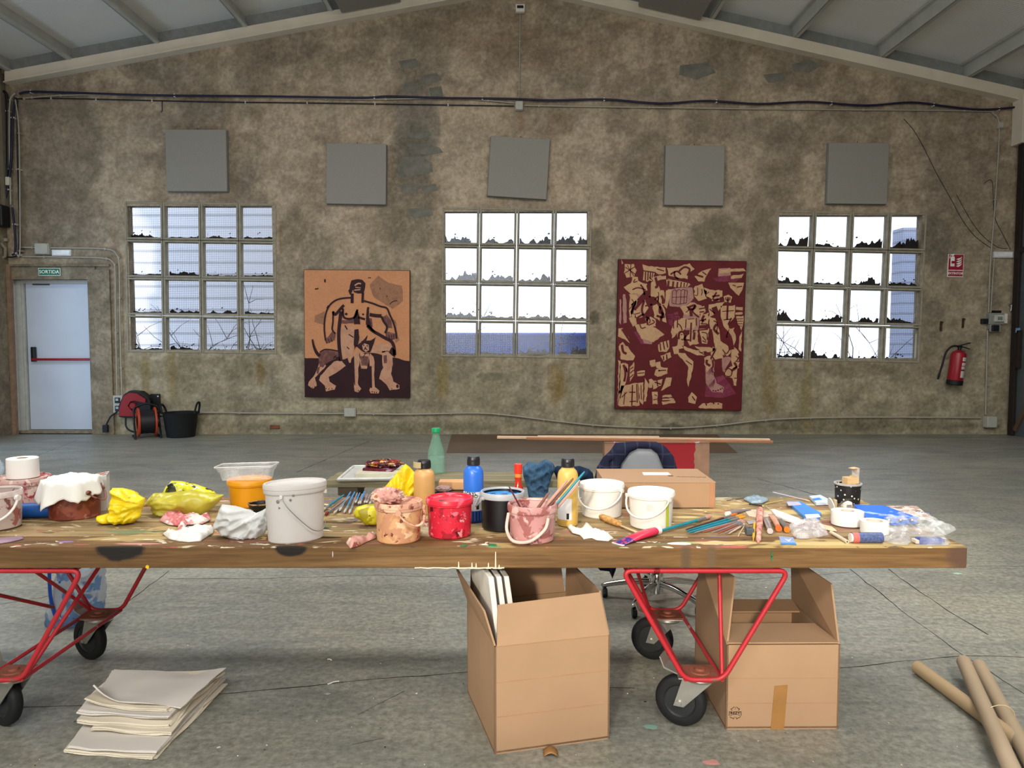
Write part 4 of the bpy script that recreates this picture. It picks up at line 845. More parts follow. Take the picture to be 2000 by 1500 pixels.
A.layer('tan_areas', p_tan, t, [[(95, 45), (112, 80), (100, 92)], [(130, 90), (215, 90), (240, 150), (215, 205), (150, 215), (125, 170)], [(205, 205), (255, 210), (265, 270), (330, 270), (345, 330), (280, 360), (190, 370), (120, 310), (190, 270)], [(295, 92), (360, 105), (510, 120), (520, 170), (450, 180), (415, 160), (400, 210), (350, 245), (302, 240), (305, 150)],
    [(530, 120), (640, 105), (740, 72), (785, 130), (735, 160), (720, 220), (620, 205), (545, 190)], [(375, 255), (430, 240), (470, 320), (430, 400), (380, 390)], [(520, 232), (720, 240), (755, 270), (720, 300), (530, 295)], [(525, 330), (580, 320), (560, 400), (535, 500), (515, 480)], [(790, 195), (860, 140), (945, 118), (900, 180), (880, 240), (830, 240)], [(1020, 130), (1250, 110), (1270, 135), (1130, 150), (1020, 165)], [(1130, 185), (1255, 165), (1230, 205), (1130, 215)],
    [(1110, 245), (1255, 245), (1245, 310), (1210, 370), (1130, 300)], [(230, 500), (330, 420), (360, 500), (310, 590), (240, 600)], [(400, 480), (460, 450), (500, 540), (490, 630), (420, 590)], [(180, 600), (240, 570), (260, 650), (220, 680)], [(80, 700), (130, 690), (220, 850), (150, 800), (85, 770)], [(230, 660), (350, 640), (530, 740), (500, 760), (420, 820), (300, 790)],
    [(100, 840), (180, 870), (245, 960), (230, 1000), (110, 990)], [(105, 1030), (140, 1020), (180, 1080), (170, 1200), (130, 1300), (110, 1430), (98, 1430)], [(150, 1020), (185, 1040), (180, 1110), (150, 1100)], [(200, 1060), (240, 1010), (240, 1140), (205, 1200)], [(120, 1240), (280, 1210), (300, 1430), (110, 1435)], [(285, 1210), (330, 1200), (335, 1420), (300, 1380)], [(345, 1160), (380, 1220), (365, 1380), (345, 1390)], [(415, 1290), (470, 1290), (475, 1410), (425, 1410)],
    [(460, 850), (490, 820), (560, 800), (570, 880), (540, 910), (475, 910)], [(490, 950), (580, 910), (590, 960), (520, 1000)], [(435, 1130), (450, 1080), (500, 1060), (560, 1060), (560, 1120), (470, 1150)], [(385, 1000), (440, 985), (450, 1050), (400, 1060)], [(420, 1190), (510, 1170), (500, 1230), (430, 1270)], [(545, 1160), (600, 1150), (590, 1230), (505, 1285), (520, 1240)], [(270, 1100), (345, 1085), (340, 1140), (275, 1145)],
    [(515, 1325), (600, 1320), (610, 1340), (520, 1345)], [(515, 1355), (625, 1350), (635, 1370), (520, 1375)], [(515, 1385), (640, 1375), (640, 1395), (520, 1412)], [(640, 720), (700, 700), (720, 800), (700, 870), (640, 890), (650, 800)], [(690, 850), (820, 890), (900, 900), (905, 940), (840, 940), (720, 890)], [(640, 920), (720, 920), (800, 1000), (800, 1060), (760, 1240), (745, 1200), (755, 1050), (700, 980)],
    [(715, 600), (815, 580), (820, 660), (790, 690), (780, 820), (760, 820), (760, 680), (720, 680)], [(850, 690), (940, 680), (930, 830), (880, 830)], [(835, 480), (890, 470), (900, 520), (860, 570)], [(930, 460), (1080, 430), (1010, 540), (940, 570)], [(1040, 470), (1180, 460), (1180, 570), (1120, 640), (1130, 690), (1080, 690), (1050, 590)], [(1070, 380), (1110, 360), (1150, 385), (1140, 440), (1080, 430)], [(1190, 475), (1255, 480), (1255, 510), (1190, 505)], [(1185, 525), (1255, 522), (1255, 545), (1185, 550)], [(1190, 565), (1265, 560), (1262, 650), (1245, 700), (1230, 650), (1195, 630)],
    [(970, 680), (1040, 670), (1050, 800), (1130, 850), (1160, 900), (1130, 950), (1060, 920), (1000, 860)], [(1120, 790), (1170, 690), (1200, 760), (1180, 850), (1230, 900), (1230, 990), (1160, 990), (1160, 900)], [(1230, 760), (1255, 700), (1250, 900), (1225, 880)], [(1090, 1080), (1160, 1040), (1220, 1050), (1220, 1220), (1190, 1220), (1180, 1150), (1110, 1140)], [(760, 1340), (800, 1290), (850, 1340), (830, 1400), (770, 1390)], [(860, 1430), (900, 1400), (1000, 1385), (1090, 1390), (1090, 1445), (880, 1445)],
    [(950, 360), (1040, 340), (1030, 420), (960, 430)], [(90, 1000), (110, 1010), (112, 1300), (96, 1430)]], rough=.006)
more = [[(180, 380), (250, 370), (255, 470), (215, 560), (190, 590), (182, 500)], [(620, 610), (715, 590), (720, 700), (650, 715), (600, 790), (585, 720)], [(790, 280), (860, 270), (905, 330), (915, 400), (840, 420), (790, 380)], [(880, 300), (1060, 330), (1055, 380), (960, 400), (895, 380)], [(660, 480), (790, 440), (860, 470), (840, 560), (700, 560)], [(930, 570), (1035, 600), (1035, 690), (960, 690)],
    [(985, 860), (1060, 900), (1080, 960), (1010, 980), (960, 940)], [(1160, 990), (1235, 1000), (1230, 1060), (1170, 1050)], [(700, 760), (830, 700), (850, 830), (760, 850)], [(420, 330), (500, 330), (510, 470), (460, 470), (430, 420)], [(300, 560), (430, 600), (440, 680), (360, 660)], [(90, 860), (130, 820), (160, 880), (110, 930)], [(600, 860), (650, 850), (660, 920), (610, 930)], [(900, 960), (960, 940), (985, 1050), (930, 1100)],
    [(810, 860), (1010, 870), (1000, 900), (880, 905)], [(450, 420), (520, 510), (530, 640), (480, 620)], [(1100, 690), (1180, 670), (1150, 780), (1110, 760)], [(850, 560), (930, 540), (930, 640), (850, 650)], [(200, 470), (240, 430), (240, 560), (200, 600)], [(560, 120), (600, 190), (700, 200), (640, 230), (540, 220)], [(320, 190), (420, 200), (520, 190), (520, 230), (330, 250)], [(250, 250), (340, 280), (300, 380), (240, 360)], [(440, 1010), (480, 1010), (500, 1060), (450, 1075)], [(380, 1180), (430, 1170), (420, 1260), (385, 1260)]]
A.layer('tan_areas', p_tan, t, more, rough=.012)
rr_ = random.Random(77)
dk = [([(x_, y_), (x_ + rr_.uniform(-40, 40), y_ + rr_.uniform(20, 80)), (x_ + rr_.uniform(-50, 50), y_ + rr_.uniform(50, 110))], rr_.choice([6, 8, 12, 18])) for x_, y_ in [(200, 420), (235, 480), (640, 640), (820, 300), (860, 310), (930, 340), (1000, 340), (720, 480), (800, 470), (980, 610), (1010, 640), (1010, 880), (1190, 1000), (740, 740), (800, 720), (450, 350), (480, 380), (340, 580), (400, 610), (120, 850), (930, 980), (890, 560), (910, 590), (470, 480), (500, 540), (1130, 690), (280, 280), (420, 210), (600, 150), (360, 210)]] + [([(185, 90), (182, 210)], 6), ([(135, 120), (230, 185)], 6), ([(130, 175), (230, 110)], 6), ([(150, 100), (215, 200)], 5), ([(325, 160), (325, 240)], 9), ([(350, 160), (348, 240)], 9), ([(372, 160), (370, 230)], 9), ([(395, 160), (388, 215)], 7), ([(300, 150), (420, 165)], 8), ([(530, 205), (740, 245)], 22), ([(545, 240), (540, 300)], 16), ([(590, 245), (585, 300)], 14), ([(630, 250), (625, 300)], 12), ([(665, 250), (660, 300)], 9), ([(695, 255), (690, 295)], 8), ([(725, 258), (715, 292)], 7),
      ([(640, 150), (690, 110), (740, 130), (720, 190)], 14), ([(560, 180), (620, 150), (660, 180)], 12), ([(430, 130), (500, 150)], 8), ([(585, 340), (582, 450)], 4), ([(622, 335), (620, 455)], 4), ([(665, 330), (662, 455)], 4), ([(700, 325), (695, 450)], 4), ([(725, 330), (720, 445)], 4), ([(585, 395), (725, 388)], 4), ([(585, 340), (605, 322), (622, 335), (645, 320), (665, 330), (685, 318), (700, 325), (725, 330)], 4), ([(585, 450), (640, 458), (720, 445)], 4),
      ([(205, 330), (260, 310), (330, 330)], 9), ([(230, 230), (215, 260), (250, 250)], 7), ([(260, 430), (340, 340)], 20), ([(370, 240), (370, 400)], 14), ([(230, 520), (280, 460), (340, 400), (420, 420), (480, 500), (510, 590)], 18), ([(320, 430), (300, 520), (330, 600)], 16), ([(380, 430), (390, 520), (350, 620)], 16), ([(330, 480), (420, 460)], 12), ([(250, 600), (330, 560), (360, 660)], 14), ([(440, 570), (500, 590)], 16), ([(280, 640), (300, 690), (340, 680)], 8), ([(450, 600), (445, 690)], 7), ([(420, 420), (450, 390), (450, 440)], 10),
      ([(545, 570), (580, 575)], 6), ([(545, 590), (580, 595)], 6), ([(600, 565), (660, 560)], 6), ([(600, 600), (605, 690)], 8), ([(640, 580), (640, 680)], 8), ([(730, 490), (800, 465), (790, 500), (735, 500)], 16), ([(760, 505), (770, 570)], 22), ([(720, 600), (718, 680)], 8), ([(815, 585), (820, 660)], 8), ([(770, 630), (768, 810)], 12), ([(740, 600), (800, 590)], 6), ([(655, 790), (660, 730), (695, 718), (715, 760), (715, 830)], 16), ([(675, 745), (690, 745)], 7), ([(680, 790), (700, 795)], 8), ([(490, 700), (600, 800)], 30, 10),
      ([(120, 700), (215, 850)], 22, 10), ([(480, 830), (490, 900)], 9), ([(510, 815), (525, 890)], 9), ([(540, 805), (555, 870)], 9), ([(515, 950), (520, 990)], 9), ([(545, 935), (550, 980)], 9), ([(140, 1040), (160, 1120), (150, 1200)], 16), ([(165, 1050), (162, 1080)], 5), ([(205, 1080), (235, 1060)], 7), ([(205, 1120), (235, 1090)], 7), ([(205, 1160), (235, 1130)], 7), ([(230, 1230), (228, 1430)], 9), ([(200, 1300), (260, 1300)], 8), ([(205, 1390), (270, 1385)], 7), ([(160, 1300), (150, 1420)], 6), ([(270, 1220), (280, 1400)], 8), ([(130, 1350), (180, 1300)], 6), ([(310, 1230), (318, 1370)], 6),
      ([(440, 1200), (500, 1220)], 9), ([(460, 1180), (470, 1240)], 8), ([(275, 1120), (340, 1112)], 7), ([(440, 1320), (465, 1330)], 6), ([(430, 1370), (470, 1360)], 6), ([(470, 1090), (545, 1085)], 8), ([(730, 990), (790, 1030)], 7), ([(850, 900), (900, 930)], 6), ([(860, 915), (905, 905)], 5), ([(845, 700), (930, 690)], 9), ([(870, 720), (920, 730), (925, 790)], 7), ([(880, 760), (915, 800)], 7), ([(880, 800), (920, 815)], 7), ([(840, 500), (895, 490)], 9), ([(845, 530), (890, 525)], 9), ([(850, 610), (910, 600)], 8), ([(860, 640), (920, 640)], 8),
      ([(1110, 385), (1108, 600)], 14), ([(1090, 385), (1092, 410), (1125, 410), (1128, 385)], 7), ([(1060, 520), (1170, 510)], 6), ([(1075, 600), (1150, 590)], 7), ([(1150, 580), (1120, 640), (1160, 610)], 10), ([(980, 480), (1030, 600), (1060, 680), (1130, 760), (1160, 880)], 40), ([(1180, 600), (1210, 700), (1215, 830)], 30, 14), ([(940, 500), (990, 540)], 8), ([(950, 440), (1040, 400)], 14), ([(960, 380), (1030, 370)], 12), ([(1190, 590), (1260, 585)], 5), ([(1195, 610), (1258, 608)], 5), ([(1200, 635), (1255, 632)], 5), ([(1210, 655), (1250, 655)], 4), ([(1075, 880), (1110, 920), (1140, 880)], 8), ([(1090, 920), (1120, 945), (1150, 920)], 7),
      ([(1100, 1100), (1130, 1060), (1170, 1080), (1160, 1130), (1110, 1130), (1100, 1100)], 8), ([(1180, 1060), (1220, 1040)], 10), ([(1195, 1150), (1225, 1150)], 7), ([(1210, 990), (1250, 920)], 9), ([(1225, 960), (1205, 940)], 6), ([(1235, 940), (1222, 915)], 6), ([(985, 980), (990, 1040), (970, 1060)], 12), ([(800, 180), (870, 200)], 14), ([(860, 150), (900, 180)], 8), ([(1190, 290), (1240, 280)], 8), ([(1150, 270), (1180, 280)], 7), ([(800, 1330), (830, 1370)], 9), ([(930, 1390), (940, 1415)], 10), ([(1000, 1380), (1010, 1400)], 12), ([(1050, 1390), (1052, 1405)], 10)]
A.layer('dark_lines', p_red, t, [], dk, [(1000, 1272, 9, 7), (1022, 1275, 9, 7), (1045, 1268, 9, 7), (1068, 1258, 8, 7), (1085, 1248, 7, 6), (620, 590, 6, 6), (550, 970, 7, 8), (480, 1090, 6, 10)])
A.layer('foot_hatching', p_mag, t, [], [([(930 + i * 12, 1110 + (i % 3) * 8), (985, 1040 + i * 6)], 3) for i in range(9)] + [([(950 + i * 8, 1230 + (i % 2) * 10), (1010, 1160 + i * 6)], 3) for i in range(6)])
# ================================================================== the work table on two red trolleys
YT0 = T(1000, 1068).y                       # front edge
ZB = at(1000, 1110, YT0).z                  # underside
def wood(name, c1, c2, c3, marks=(), rough=.7, along='X', stain=None, splash=True):
    s = Sh(name, rough, 0, .3)
    v = s.mapv(scale=(.35, 6, 6) if along == 'X' else (6, .35, 6)); g = s.noise(4, 6, .65, 1.2, vec=v); g2 = s.noise(14, 4, .6, .4, vec=v); kn = s.noise(2.2, 3, .5, 2.0)
    col = s.ramp(g, [(.3, hexc(c1)), (.5, hexc(c2)), (.72, hexc(c3))]); col = s.mix(.4, col, s.ramp(g2, [(.35, hexc('#8f8578')), (.65, hexc('#ffffff'))]), 'MULTIPLY')
    x, y, z = s.sep()
    if splash:                              # dried paint of many colours, on the upper faces
        upz = s.math('GREATER_THAN', z, ZT - .004)
        for i, (hx, sc, th) in enumerate([('#b9a06a', 3.2, .62), ('#8d5a50', 4.6, .65), ('#cfc4a6', 7, .67), ('#5f7a55', 6, .71), ('#b65a52', 9, .70), ('#6b6488', 8, .73), ('#efe6cf', 19, .70), ('#3a3632', 15, .71), ('#c9ae52', 11, .73)]):
            m = s.noise(sc, 3, .6, .6, vec=s.mapv(scale=(.55, 1.3, 1.3), loc=(i * 3.7, i * 1.9, 0)))
            col = s.mix(s.math('MULTIPLY', s.ramp(m, [(th - .055, 0.), (th - .03, .75)]), upz), col, hexc(hx))
    mn = s.math('MULTIPLY', s.math('SUBTRACT', s.noise(18, 3), .5), .7)
    for (mx, my, mz, rx, ry, rz, hx, soft) in marks:
        d = None
        for a, m_, r_ in ((x, mx, rx), (y, my, ry), (z, mz, rz)):
            if r_ is None: continue
            e = s.math('DIVIDE', s.math('SUBTRACT', a, m_), r_); e = s.math('MULTIPLY', e, e); d = e if d is None else s.math('ADD', d, e)
        d = s.math('ADD', d, mn)
        col = s.mix(s.ramp(d, [(max(0, 1 - soft), 1.), (1., 0.)]), col, hexc(hx))
    s.color(col); s.bump(g2, .35, .004); return s.m
table = thing('work_table', 'long thick plank work table spattered with paint', 'table', (0, 0, 0))
edges = [T(1000, v).y for v in (1068, 1046, 1018, 992, 969)]
edges[0] = YT0
ends = [at(1890, 1068, YT0).x, at(1848, 1046, edges[1]).x, at(1790, 1018, edges[2]).x, at(1735, 992, edges[3]).x]
ends[2] = ends[1] - .02; ends[3] = ends[1] - .02
ends = [at(1890, 1068, YT0).x, T(1845, 1046).x - .0, T(1768, 1005).x, T(1690, 978).x]
X0T = -2.35
mk_front = [(at(235, 1085, YT0).x, YT0, ZT, .085, .012, .05, '#221d1a', .35), (at(568, 1080, YT0).x, YT0, ZT - .005, .055, .012, .03, '#241d18', .35), (at(1340, 1090, YT0).x, YT0, .6, .02, .01, .1, '#5d4a36', .95), (at(1880, 1090, YT0).x, YT0, .6, .06, .02, .05, '#5d4537', .8), (at(1390, 1092, YT0).x, YT0, .6, .018, .01, .07, '#66523b', .95),
            (T(110, 1040).x, T(110, 1040).y, None, .075, .045, None, '#a85a52', .25), (T(163, 1037).x, T(163, 1037).y, None, .034, .02, None, '#4f7a58', .25), (T(128, 1058).x, T(128, 1058).y, None, .03, .012, None, '#8a6f96', .3), (T(640, 1050).x, T(640, 1050).y, None, .05, .012, None, '#27231f', .3), (T(270, 1062).x, T(270, 1062).y, None, .09, .012, None, '#c08a82', .4), (T(1400, 1060).x, T(1400, 1060).y, None, .02, .006, None, '#6d6a86', .3),
            (T(1420, 1060).x, T(1420, 1060).y, None, .2, .02, None, '#c9b078', .8), (T(1640, 1062).x, T(1640, 1062).y, None, .25, .03, None, '#c9b078', .8)]
m_front = wood('plank_front_wood', '#5f452b', '#775834', '#8f6e48', mk_front, splash=True)
m_mid = wood('plank_wood', '#7d6a4a', '#988058', '#b39b72', [(T(620, 1030).x, T(620, 1030).y, None, .05, .02, None, '#2c3b33', .4), (T(1340, 1010).x, T(1340, 1010).y, None, .06, .02, None, '#c9b67c', .8), (T(1560, 1000).x, T(1560, 1000).y, None, .3, .05, None, '#c4ae78', .8)])
for i in range(4):
    y0, y1 = edges[i] + (.007 if i else 0), edges[i + 1] - .007; b = MB(); x1 = ends[i]
    b.box(((X0T - .03 * i + x1) / 2, (y0 + y1) / 2, (ZT + ZB) / 2 - .0015 * (i % 2)), (x1 - X0T + .03 * i, y1 - y0, ZT - ZB - .003 * (i % 2))); b.build('plank', m_front if i == 0 else m_mid, table, bevel=.004)
# paint that ran along and off the lower edge
m_drip = plain('dried_pale_paint', '#e2d2b8', .5)
for u, hgt in ((896, 14), (922, 12), (930, 11), (954, 12), (975, 8), (968, 34)):
    p = at(u, 1110, YT0); k = mpp(YT0); b = MB(); b.prism([(-5 * k, 0), (-1.5 * k, 3 * k), (-.8 * k, hgt * k), (.8 * k, hgt * k), (1.5 * k, 3 * k), (5 * k, 0)], 0, .003); b.build('paint_drip', m_drip, table, (p.x, YT0, p.z - .001), STAND)
b = MB(); p0, p1 = at(810, 1110, YT0), at(985, 1110, YT0); b.tube([(p0.x + (p1.x - p0.x) * i / 14, YT0 + .002, ZB + .001 + .0015 * math.sin(i * 2.3)) for i in range(15)], .003, 6); b.build('paint_run', m_drip, table)
for u, v, hx in ((288, 1107, '#e8c31f'), (1507, 1090, '#17784a'), (1507, 1082, '#17784a'), (905, 1068, '#2d6b44'), (962, 1067, '#2d7a4a'), (1330, 1064, '#efe9da'), (650, 1082, '#cfc8c0')):
    p = at(u, v, YT0) if v > 1070 else T(u, v); k = mpp(YT0); b = MB(); w_ = {1090: 2, 1082: 1.2, 1064: 24, 1067: 9, 1068: 7, 1107: 4}.get(v, 5)
    h_ = {1090: 5, 1082: 7, 1107: 4}.get(v, 3)
    P = [(w_ * k * math.cos(a * PI / 5) * R.uniform(.8, 1.1), h_ * k * math.sin(a * PI / 5) * R.uniform(.8, 1.1)) for a in range(10)]
    if v > 1070: b.prism(P, 0, .002); b.build('paint_blob', plain('blob_' + hx[1:], hx, .4), table, (p.x, YT0, p.z), STAND)
    else: b.prism([(a, c * 3) for a, c in P], 0, .002); b.build('paint_blob', plain('blob_' + hx[1:], hx, .4), table, (p.x, p.y + .012, ZT))

# ------------------------------------------------------------------ trolley
m_tr = splat('trolley_red', '#b0262f', [('#7d4a3a', 14, .66, 2.1), ('#c4888a', 9, .72, 5.)], .45); m_rust = plain('rusty_plate', '#8f5442', .7, .2, .3, .25, 12)
m_zinc = plain('zinc_steel', '#b5b3ac', .35, .75, .5, .12); m_tyre = plain('black_tyre', '#17181a', .65, 0, .35, .2, 25); m_hub = plain('dark_hub', '#26282b', .5)
def trolley(label, bx=.175, by=.42):
    t = thing('dolly_trolley', label, 'trolley', (0, 0, 0), group='red trolleys carrying the table')
    r = .0082; zt = ZB - .012; zb = .192; D = .64
    hw_t, hw_b = .268, .062
    for nm, y in (('front_frame', 0), ('rear_frame', D)):
        b = MB(); b.tube(round_path([(-hw_t + .12, y, zt), (-hw_t, y, zt), (-hw_b, y, zb), (hw_b, y, zb), (hw_t, y, zt), (-hw_t + .1, y, zt)], .035, 6), r, 10); b.build(nm, m_tr, t)
    for sx in (-1, 1):
        b = MB(); b.tube([(sx * hw_b * .95, -.0, zb), (sx * hw_b * .95, D, zb)], r * .85, 8); b.build('lower_rail', m_tr, t)
        b = MB(); b.tube([(sx * (hw_t - .03), 0, zt), (sx * (hw_t - .03), D, zt)], r * .85, 8); b.build('upper_rail', m_tr, t)
    b = MB(); b.tube([(hw_b, .01, zb), (bx, by, zt)], r * .85, 8); b.build('brace', m_tr, t)
    b = MB(); b.tube([(-hw_b, D, zb), (-.2, .3, zt)], r * .85, 8); b.build('brace', m_tr, t)
    for y in (.055, D - .055):
        b = MB(); b.box((0, y, zb + .002), (.118, .105, .006)); b.build('mounting_plate', m_rust, t, bevel=.002); b = MB(); b.lathe([(0, .014), (.016, .013), (.018, .006), (.034, .005), (.036, .0)], 20, Matrix.Translation((0, y, zb + .004))); b.build('swivel_cap', m_rust, t)
        # swivel caster
        ax = Vector((-.45, -.89, 0)).normalized(); tr = Vector((-.89, .45, 0)); wc = Vector((0, y, .087)) + tr * .062; R_ = .086
        c = MB(); c.lathe([(0, 0), (.052, 0), (.055, -.006), (.05, -.014), (.03, -.02), (0, -.02)], 24, Matrix.Translation((0, y, zb - .006))); c.box((-.01, y + .0, zb - .005), (.13, .09, .004), (0, 0, -.1)); cs = c.build('swivel_head', m_zinc, t, bevel=.001)
        M_ = Matrix.Translation(wc) @ ax.to_track_quat('Z', 'Y').to_matrix().to_4x4()
        c = MB(); c.lathe([(.055, -.018), (.076, -.02), (.084, -.013), (R_, -.006), (R_, .006), (.084, .013), (.076, .02), (.055, .018), (.055, -.018)], 36, M_, crease=50); c.build('tyre', m_tyre, t)
        c = MB(); c.lathe([(0, .02), (.014, .02), (.016, .012), (.05, .01), (.056, .016), (.056, -.016), (.05, -.01), (.016, -.012), (.014, -.02), (0, -.02)], 30, M_); c.build('wheel_hub', m_hub, t)
        c = MB(); c.cyl(wc - ax * .036, wc + ax * .036, .009, n=10); c.build('axle', m_zinc, t)
        for s_ in (-1, 1):
            top = Vector((0, y, zb - .018)); o_ = ax * (.027 * s_)
            pts = [top + tr * -.045 + o_, top + tr * .05 + o_, wc + tr * .018 + o_ - Vector((0, 0, .012)), wc - tr * .016 + o_ - Vector((0, 0, .012))]
            c = MB(); th = ax * .0018; c.add([p - th for p in pts] + [p + th for p in pts], [(0, 1, 2, 3), (7, 6, 5, 4), (0, 4, 5, 1), (1, 5, 6, 2), (2, 6, 7, 3), (3, 7, 4, 0)]); c.build('fork_cheek', m_zinc, t)
        c = MB(); q = Vector((0, y, zb - .01)); c.hexa([tuple(q + tr * .04 + ax * -.035 + Vector((0, 0, -.004))), tuple(q + tr * .04 + ax * .035 + Vector((0, 0, -.004))), tuple(q + tr * .115 + ax * .03 + Vector((0, 0, .014))), tuple(q + tr * .115 + ax * -.03 + Vector((0, 0, .014))),
            tuple(q + tr * .04 + ax * -.035), tuple(q + tr * .04 + ax * .035), tuple(q + tr * .115 + ax * .03 + Vector((0, 0, .02))), tuple(q + tr * .115 + ax * -.03 + Vector((0, 0, .02)))]); c.hexa([tuple(q + tr * .11 + ax * -.03 + Vector((0, 0, .014))), tuple(q + tr * .11 + ax * .03 + Vector((0, 0, .014))), tuple(q + tr * .125 + ax * .03 + Vector((0, 0, .05))), tuple(q + tr * .125 + ax * -.03 + Vector((0, 0, .05))), tuple(q + tr * .115 + ax * -.03 + Vector((0, 0, .016))), tuple(q + tr * .115 + ax * .03 + Vector((0, 0, .016))), tuple(q + tr * .13 + ax * .03 + Vector((0, 0, .05))), tuple(q + tr * .13 + ax * -.03 + Vector((0, 0, .05)))]); c.build('brake_pedal', m_zinc, t)
    return t
YTR = YT0 + .014
tr1 = trolley('red tubular trolley with casters under the right half of the table', .078, .13)
xr = at(1378, 1120, YTR).x; tr1.location = (xr, YTR, 0)
tr2 = trolley('red tubular trolley with casters under the left end of the table'); tr2.location = (at(0, 1120, YTR).x - .005, YTR, 0)
b = MB(); b.tube([at(-30, 1156, YTR + .3) - Vector(tr2.location), at(104, 1186, YTR + .56) - Vector(tr2.location)], .007, 8); b.build('brace', m_tr, tr2)

# ================================================================== under and around the table
m_card = plain('cardboard', '#a68669', .85, 0, .2, .05, 5); m_card_in = plain('cardboard_inner', '#8a6c52', .9, 0, .2, .08, 5); m_tape = plain('brown_tape', '#9a6f3f', .35); m_line = plain('score_line', '#b08963', .9)
def slab(pts, th, up=None):
    """flat board: 4 corners, thickness along its normal"""
    P = [Vector(p) for p in pts]; n = (P[1] - P[0]).cross(P[3] - P[0]).normalized() * th
    b = MB(); b.hexa([tuple(p) for p in P] + [tuple(p + n) for p in P]); return b
# box 1: open, tall, flaps up, front leans
t = thing('tall_cardboard_box', 'tall open cardboard box holding canvases under the table', 'box', (0, 0, 0))
A0, B0 = G(966, 1474), G(1190, 1443)                     # front bottom corners
ex = (B0 - A0); wid = ex.length; ex.normalize(); ey = Vector((-ex.y, ex.x, 0)); L0 = G(912, 1352); dep = max(.42, (L0 - A0).dot(ey)); ez = Vector((0, 0, 1))
def bx(a, c, z): return A0 + ex * a + ey * c + ez * z
hb = at(1000, 1305, A0.y).z; hb = .345; hf = .22
th = .006
slab([bx(0, 0, 0), bx(wid, 0, 0), bx(wid, 0, hb), bx(0, 0, hb)], -th).build('front_side', m_card, t)
slab([bx(0, dep, 0), bx(wid, dep, 0), bx(wid, dep, hb), bx(0, dep, hb)], th).build('rear_side', m_card, t)
slab([bx(0, 0, 0), bx(0, dep, 0), bx(0, dep, hb), bx(0, 0, hb)], th).build('left_side', m_card, t)
slab([bx(wid, 0, 0), bx(wid, dep, 0), bx(wid, dep, hb), bx(wid, 0, hb)], -th).build('right_side', m_card, t)
slab([bx(0, 0, .004), bx(wid, 0, .004), bx(wid, dep, .004), bx(0, dep, .004)], th).build('bottom', m_card_in, t)
hz = .472
slab([bx(.008, .0, hb), bx(wid - .004, .0, hb), bx(wid - .018, .045, hz), bx(.022, .045, hz - .012)], -th).build('front_flap', m_card, t)
slab([bx(0, .004, hb), bx(0, dep, hb), bx(-.045, dep - .01, hz), bx(-.03, .02, hz - .02)], th).build('left_flap', m_card, t)
slab([bx(wid, .004, hb), bx(wid, dep, hb), bx(wid + .0, dep - .01, hz), bx(wid - .01, .06, hz)], -th).build('right_flap', m_card, t)
slab([bx(.01, dep, hb), bx(wid - .01, dep, hb), bx(wid - .02, dep + .03, hz), bx(.02, dep + .03, hz)], th).build('rear_flap', m_card, t)
for z in (.12, .23, hb):
    c = MB(); c.tube([bx(.004, -.0005, z), bx(wid - .004, -.0005, z)], .0009, 6); c.build('score', m_line, t)
# stretched canvases standing in it
for i in range(3):
    c = MB(); o_ = .05 + .032 * i; c.hexa([tuple(bx(o_, .03, .03)), tuple(bx(o_ + .018, .03, .03)), tuple(bx(o_ + .018, dep - .08, .03)), tuple(bx(o_, dep - .08, .03)), tuple(bx(o_ - .055, .06 + .03 * i, .545 - .01 * i)), tuple(bx(o_ - .037, .06 + .03 * i, .545 - .01 * i)), tuple(bx(o_ - .037, dep - .05, .55)), tuple(bx(o_ - .055, dep - .05, .55))])
    tag(c.build('stretched_canvas', plain('primed_canvas', '#dedad2', .85), bevel=.003), ['white canvas against the left side of the tall box', 'middle white canvas in the tall box', 'innermost white canvas in the tall box'][i], 'canvas', 'canvases in the tall cardboard box')
g = G(1075, 1474); b = MB(); b.grid(lambda a, c: (g.x - .022 + .045 * a, g.y - .02 + .05 * c, .004 + .012 * math.sin(a * PI) + .004 * math.sin(c * 5)), 6, 6); o = tag(b.build('tape_scrap', m_tape), 'scrap of brown parcel tape on the floor before the tall box', 'tape'); sd = o.modifiers.new('thick', 'SOLIDIFY'); sd.thickness = .001

# box 2
t = thing('open_cardboard_box', 'open cardboard box with recycling mark and raised side flaps', 'box', (0, 0, 0))
A0, B0 = G(1417, 1425), G(1637, 1424); ex = (B0 - A0); wid = ex.length; ex.normalize(); ey = Vector((-ex.y, ex.x, 0)); dep = .42
hb = at(1530, 1260, A0.y).z
slab([bx(0, 0, 0), bx(wid, 0, 0), bx(wid, 0, hb), bx(0, 0, hb)], -th).build('front_side', m_card, t); slab([bx(0, dep, 0), bx(wid, dep, 0), bx(wid, dep, hb), bx(0, dep, hb)], th).build('rear_side', m_card, t)
slab([bx(0, 0, 0), bx(0, dep, 0), bx(0, dep, hb), bx(0, 0, hb)], th).build('left_side', m_card, t); slab([bx(wid, 0, 0), bx(wid, dep, 0), bx(wid, dep, hb), bx(wid, 0, hb)], -th).build('right_side', m_card, t)
slab([bx(0, 0, .004), bx(wid, 0, .004), bx(wid, dep, .004), bx(0, dep, .004)], th).build('bottom', m_card_in, t)
slab([bx(.003, 0, hb + .004), bx(wid - .003, 0, hb + .004), bx(wid - .02, .165, hb + .006), bx(.02, .165, hb + .006)], .005).build('front_flap', m_card, t)
slab([bx(.02, dep - .12, hb + .0), bx(wid - .02, dep - .12, hb + .0), bx(wid - .003, dep, hb + .004), bx(.003, dep, hb + .004)], .005).build('rear_flap', m_card, t)
slab([bx(0, .004, hb), bx(0, dep, hb), bx(-.005, dep - .07, hb + .19), bx(.06, .13, hb + .19)], th).build('left_flap', m_card, t)
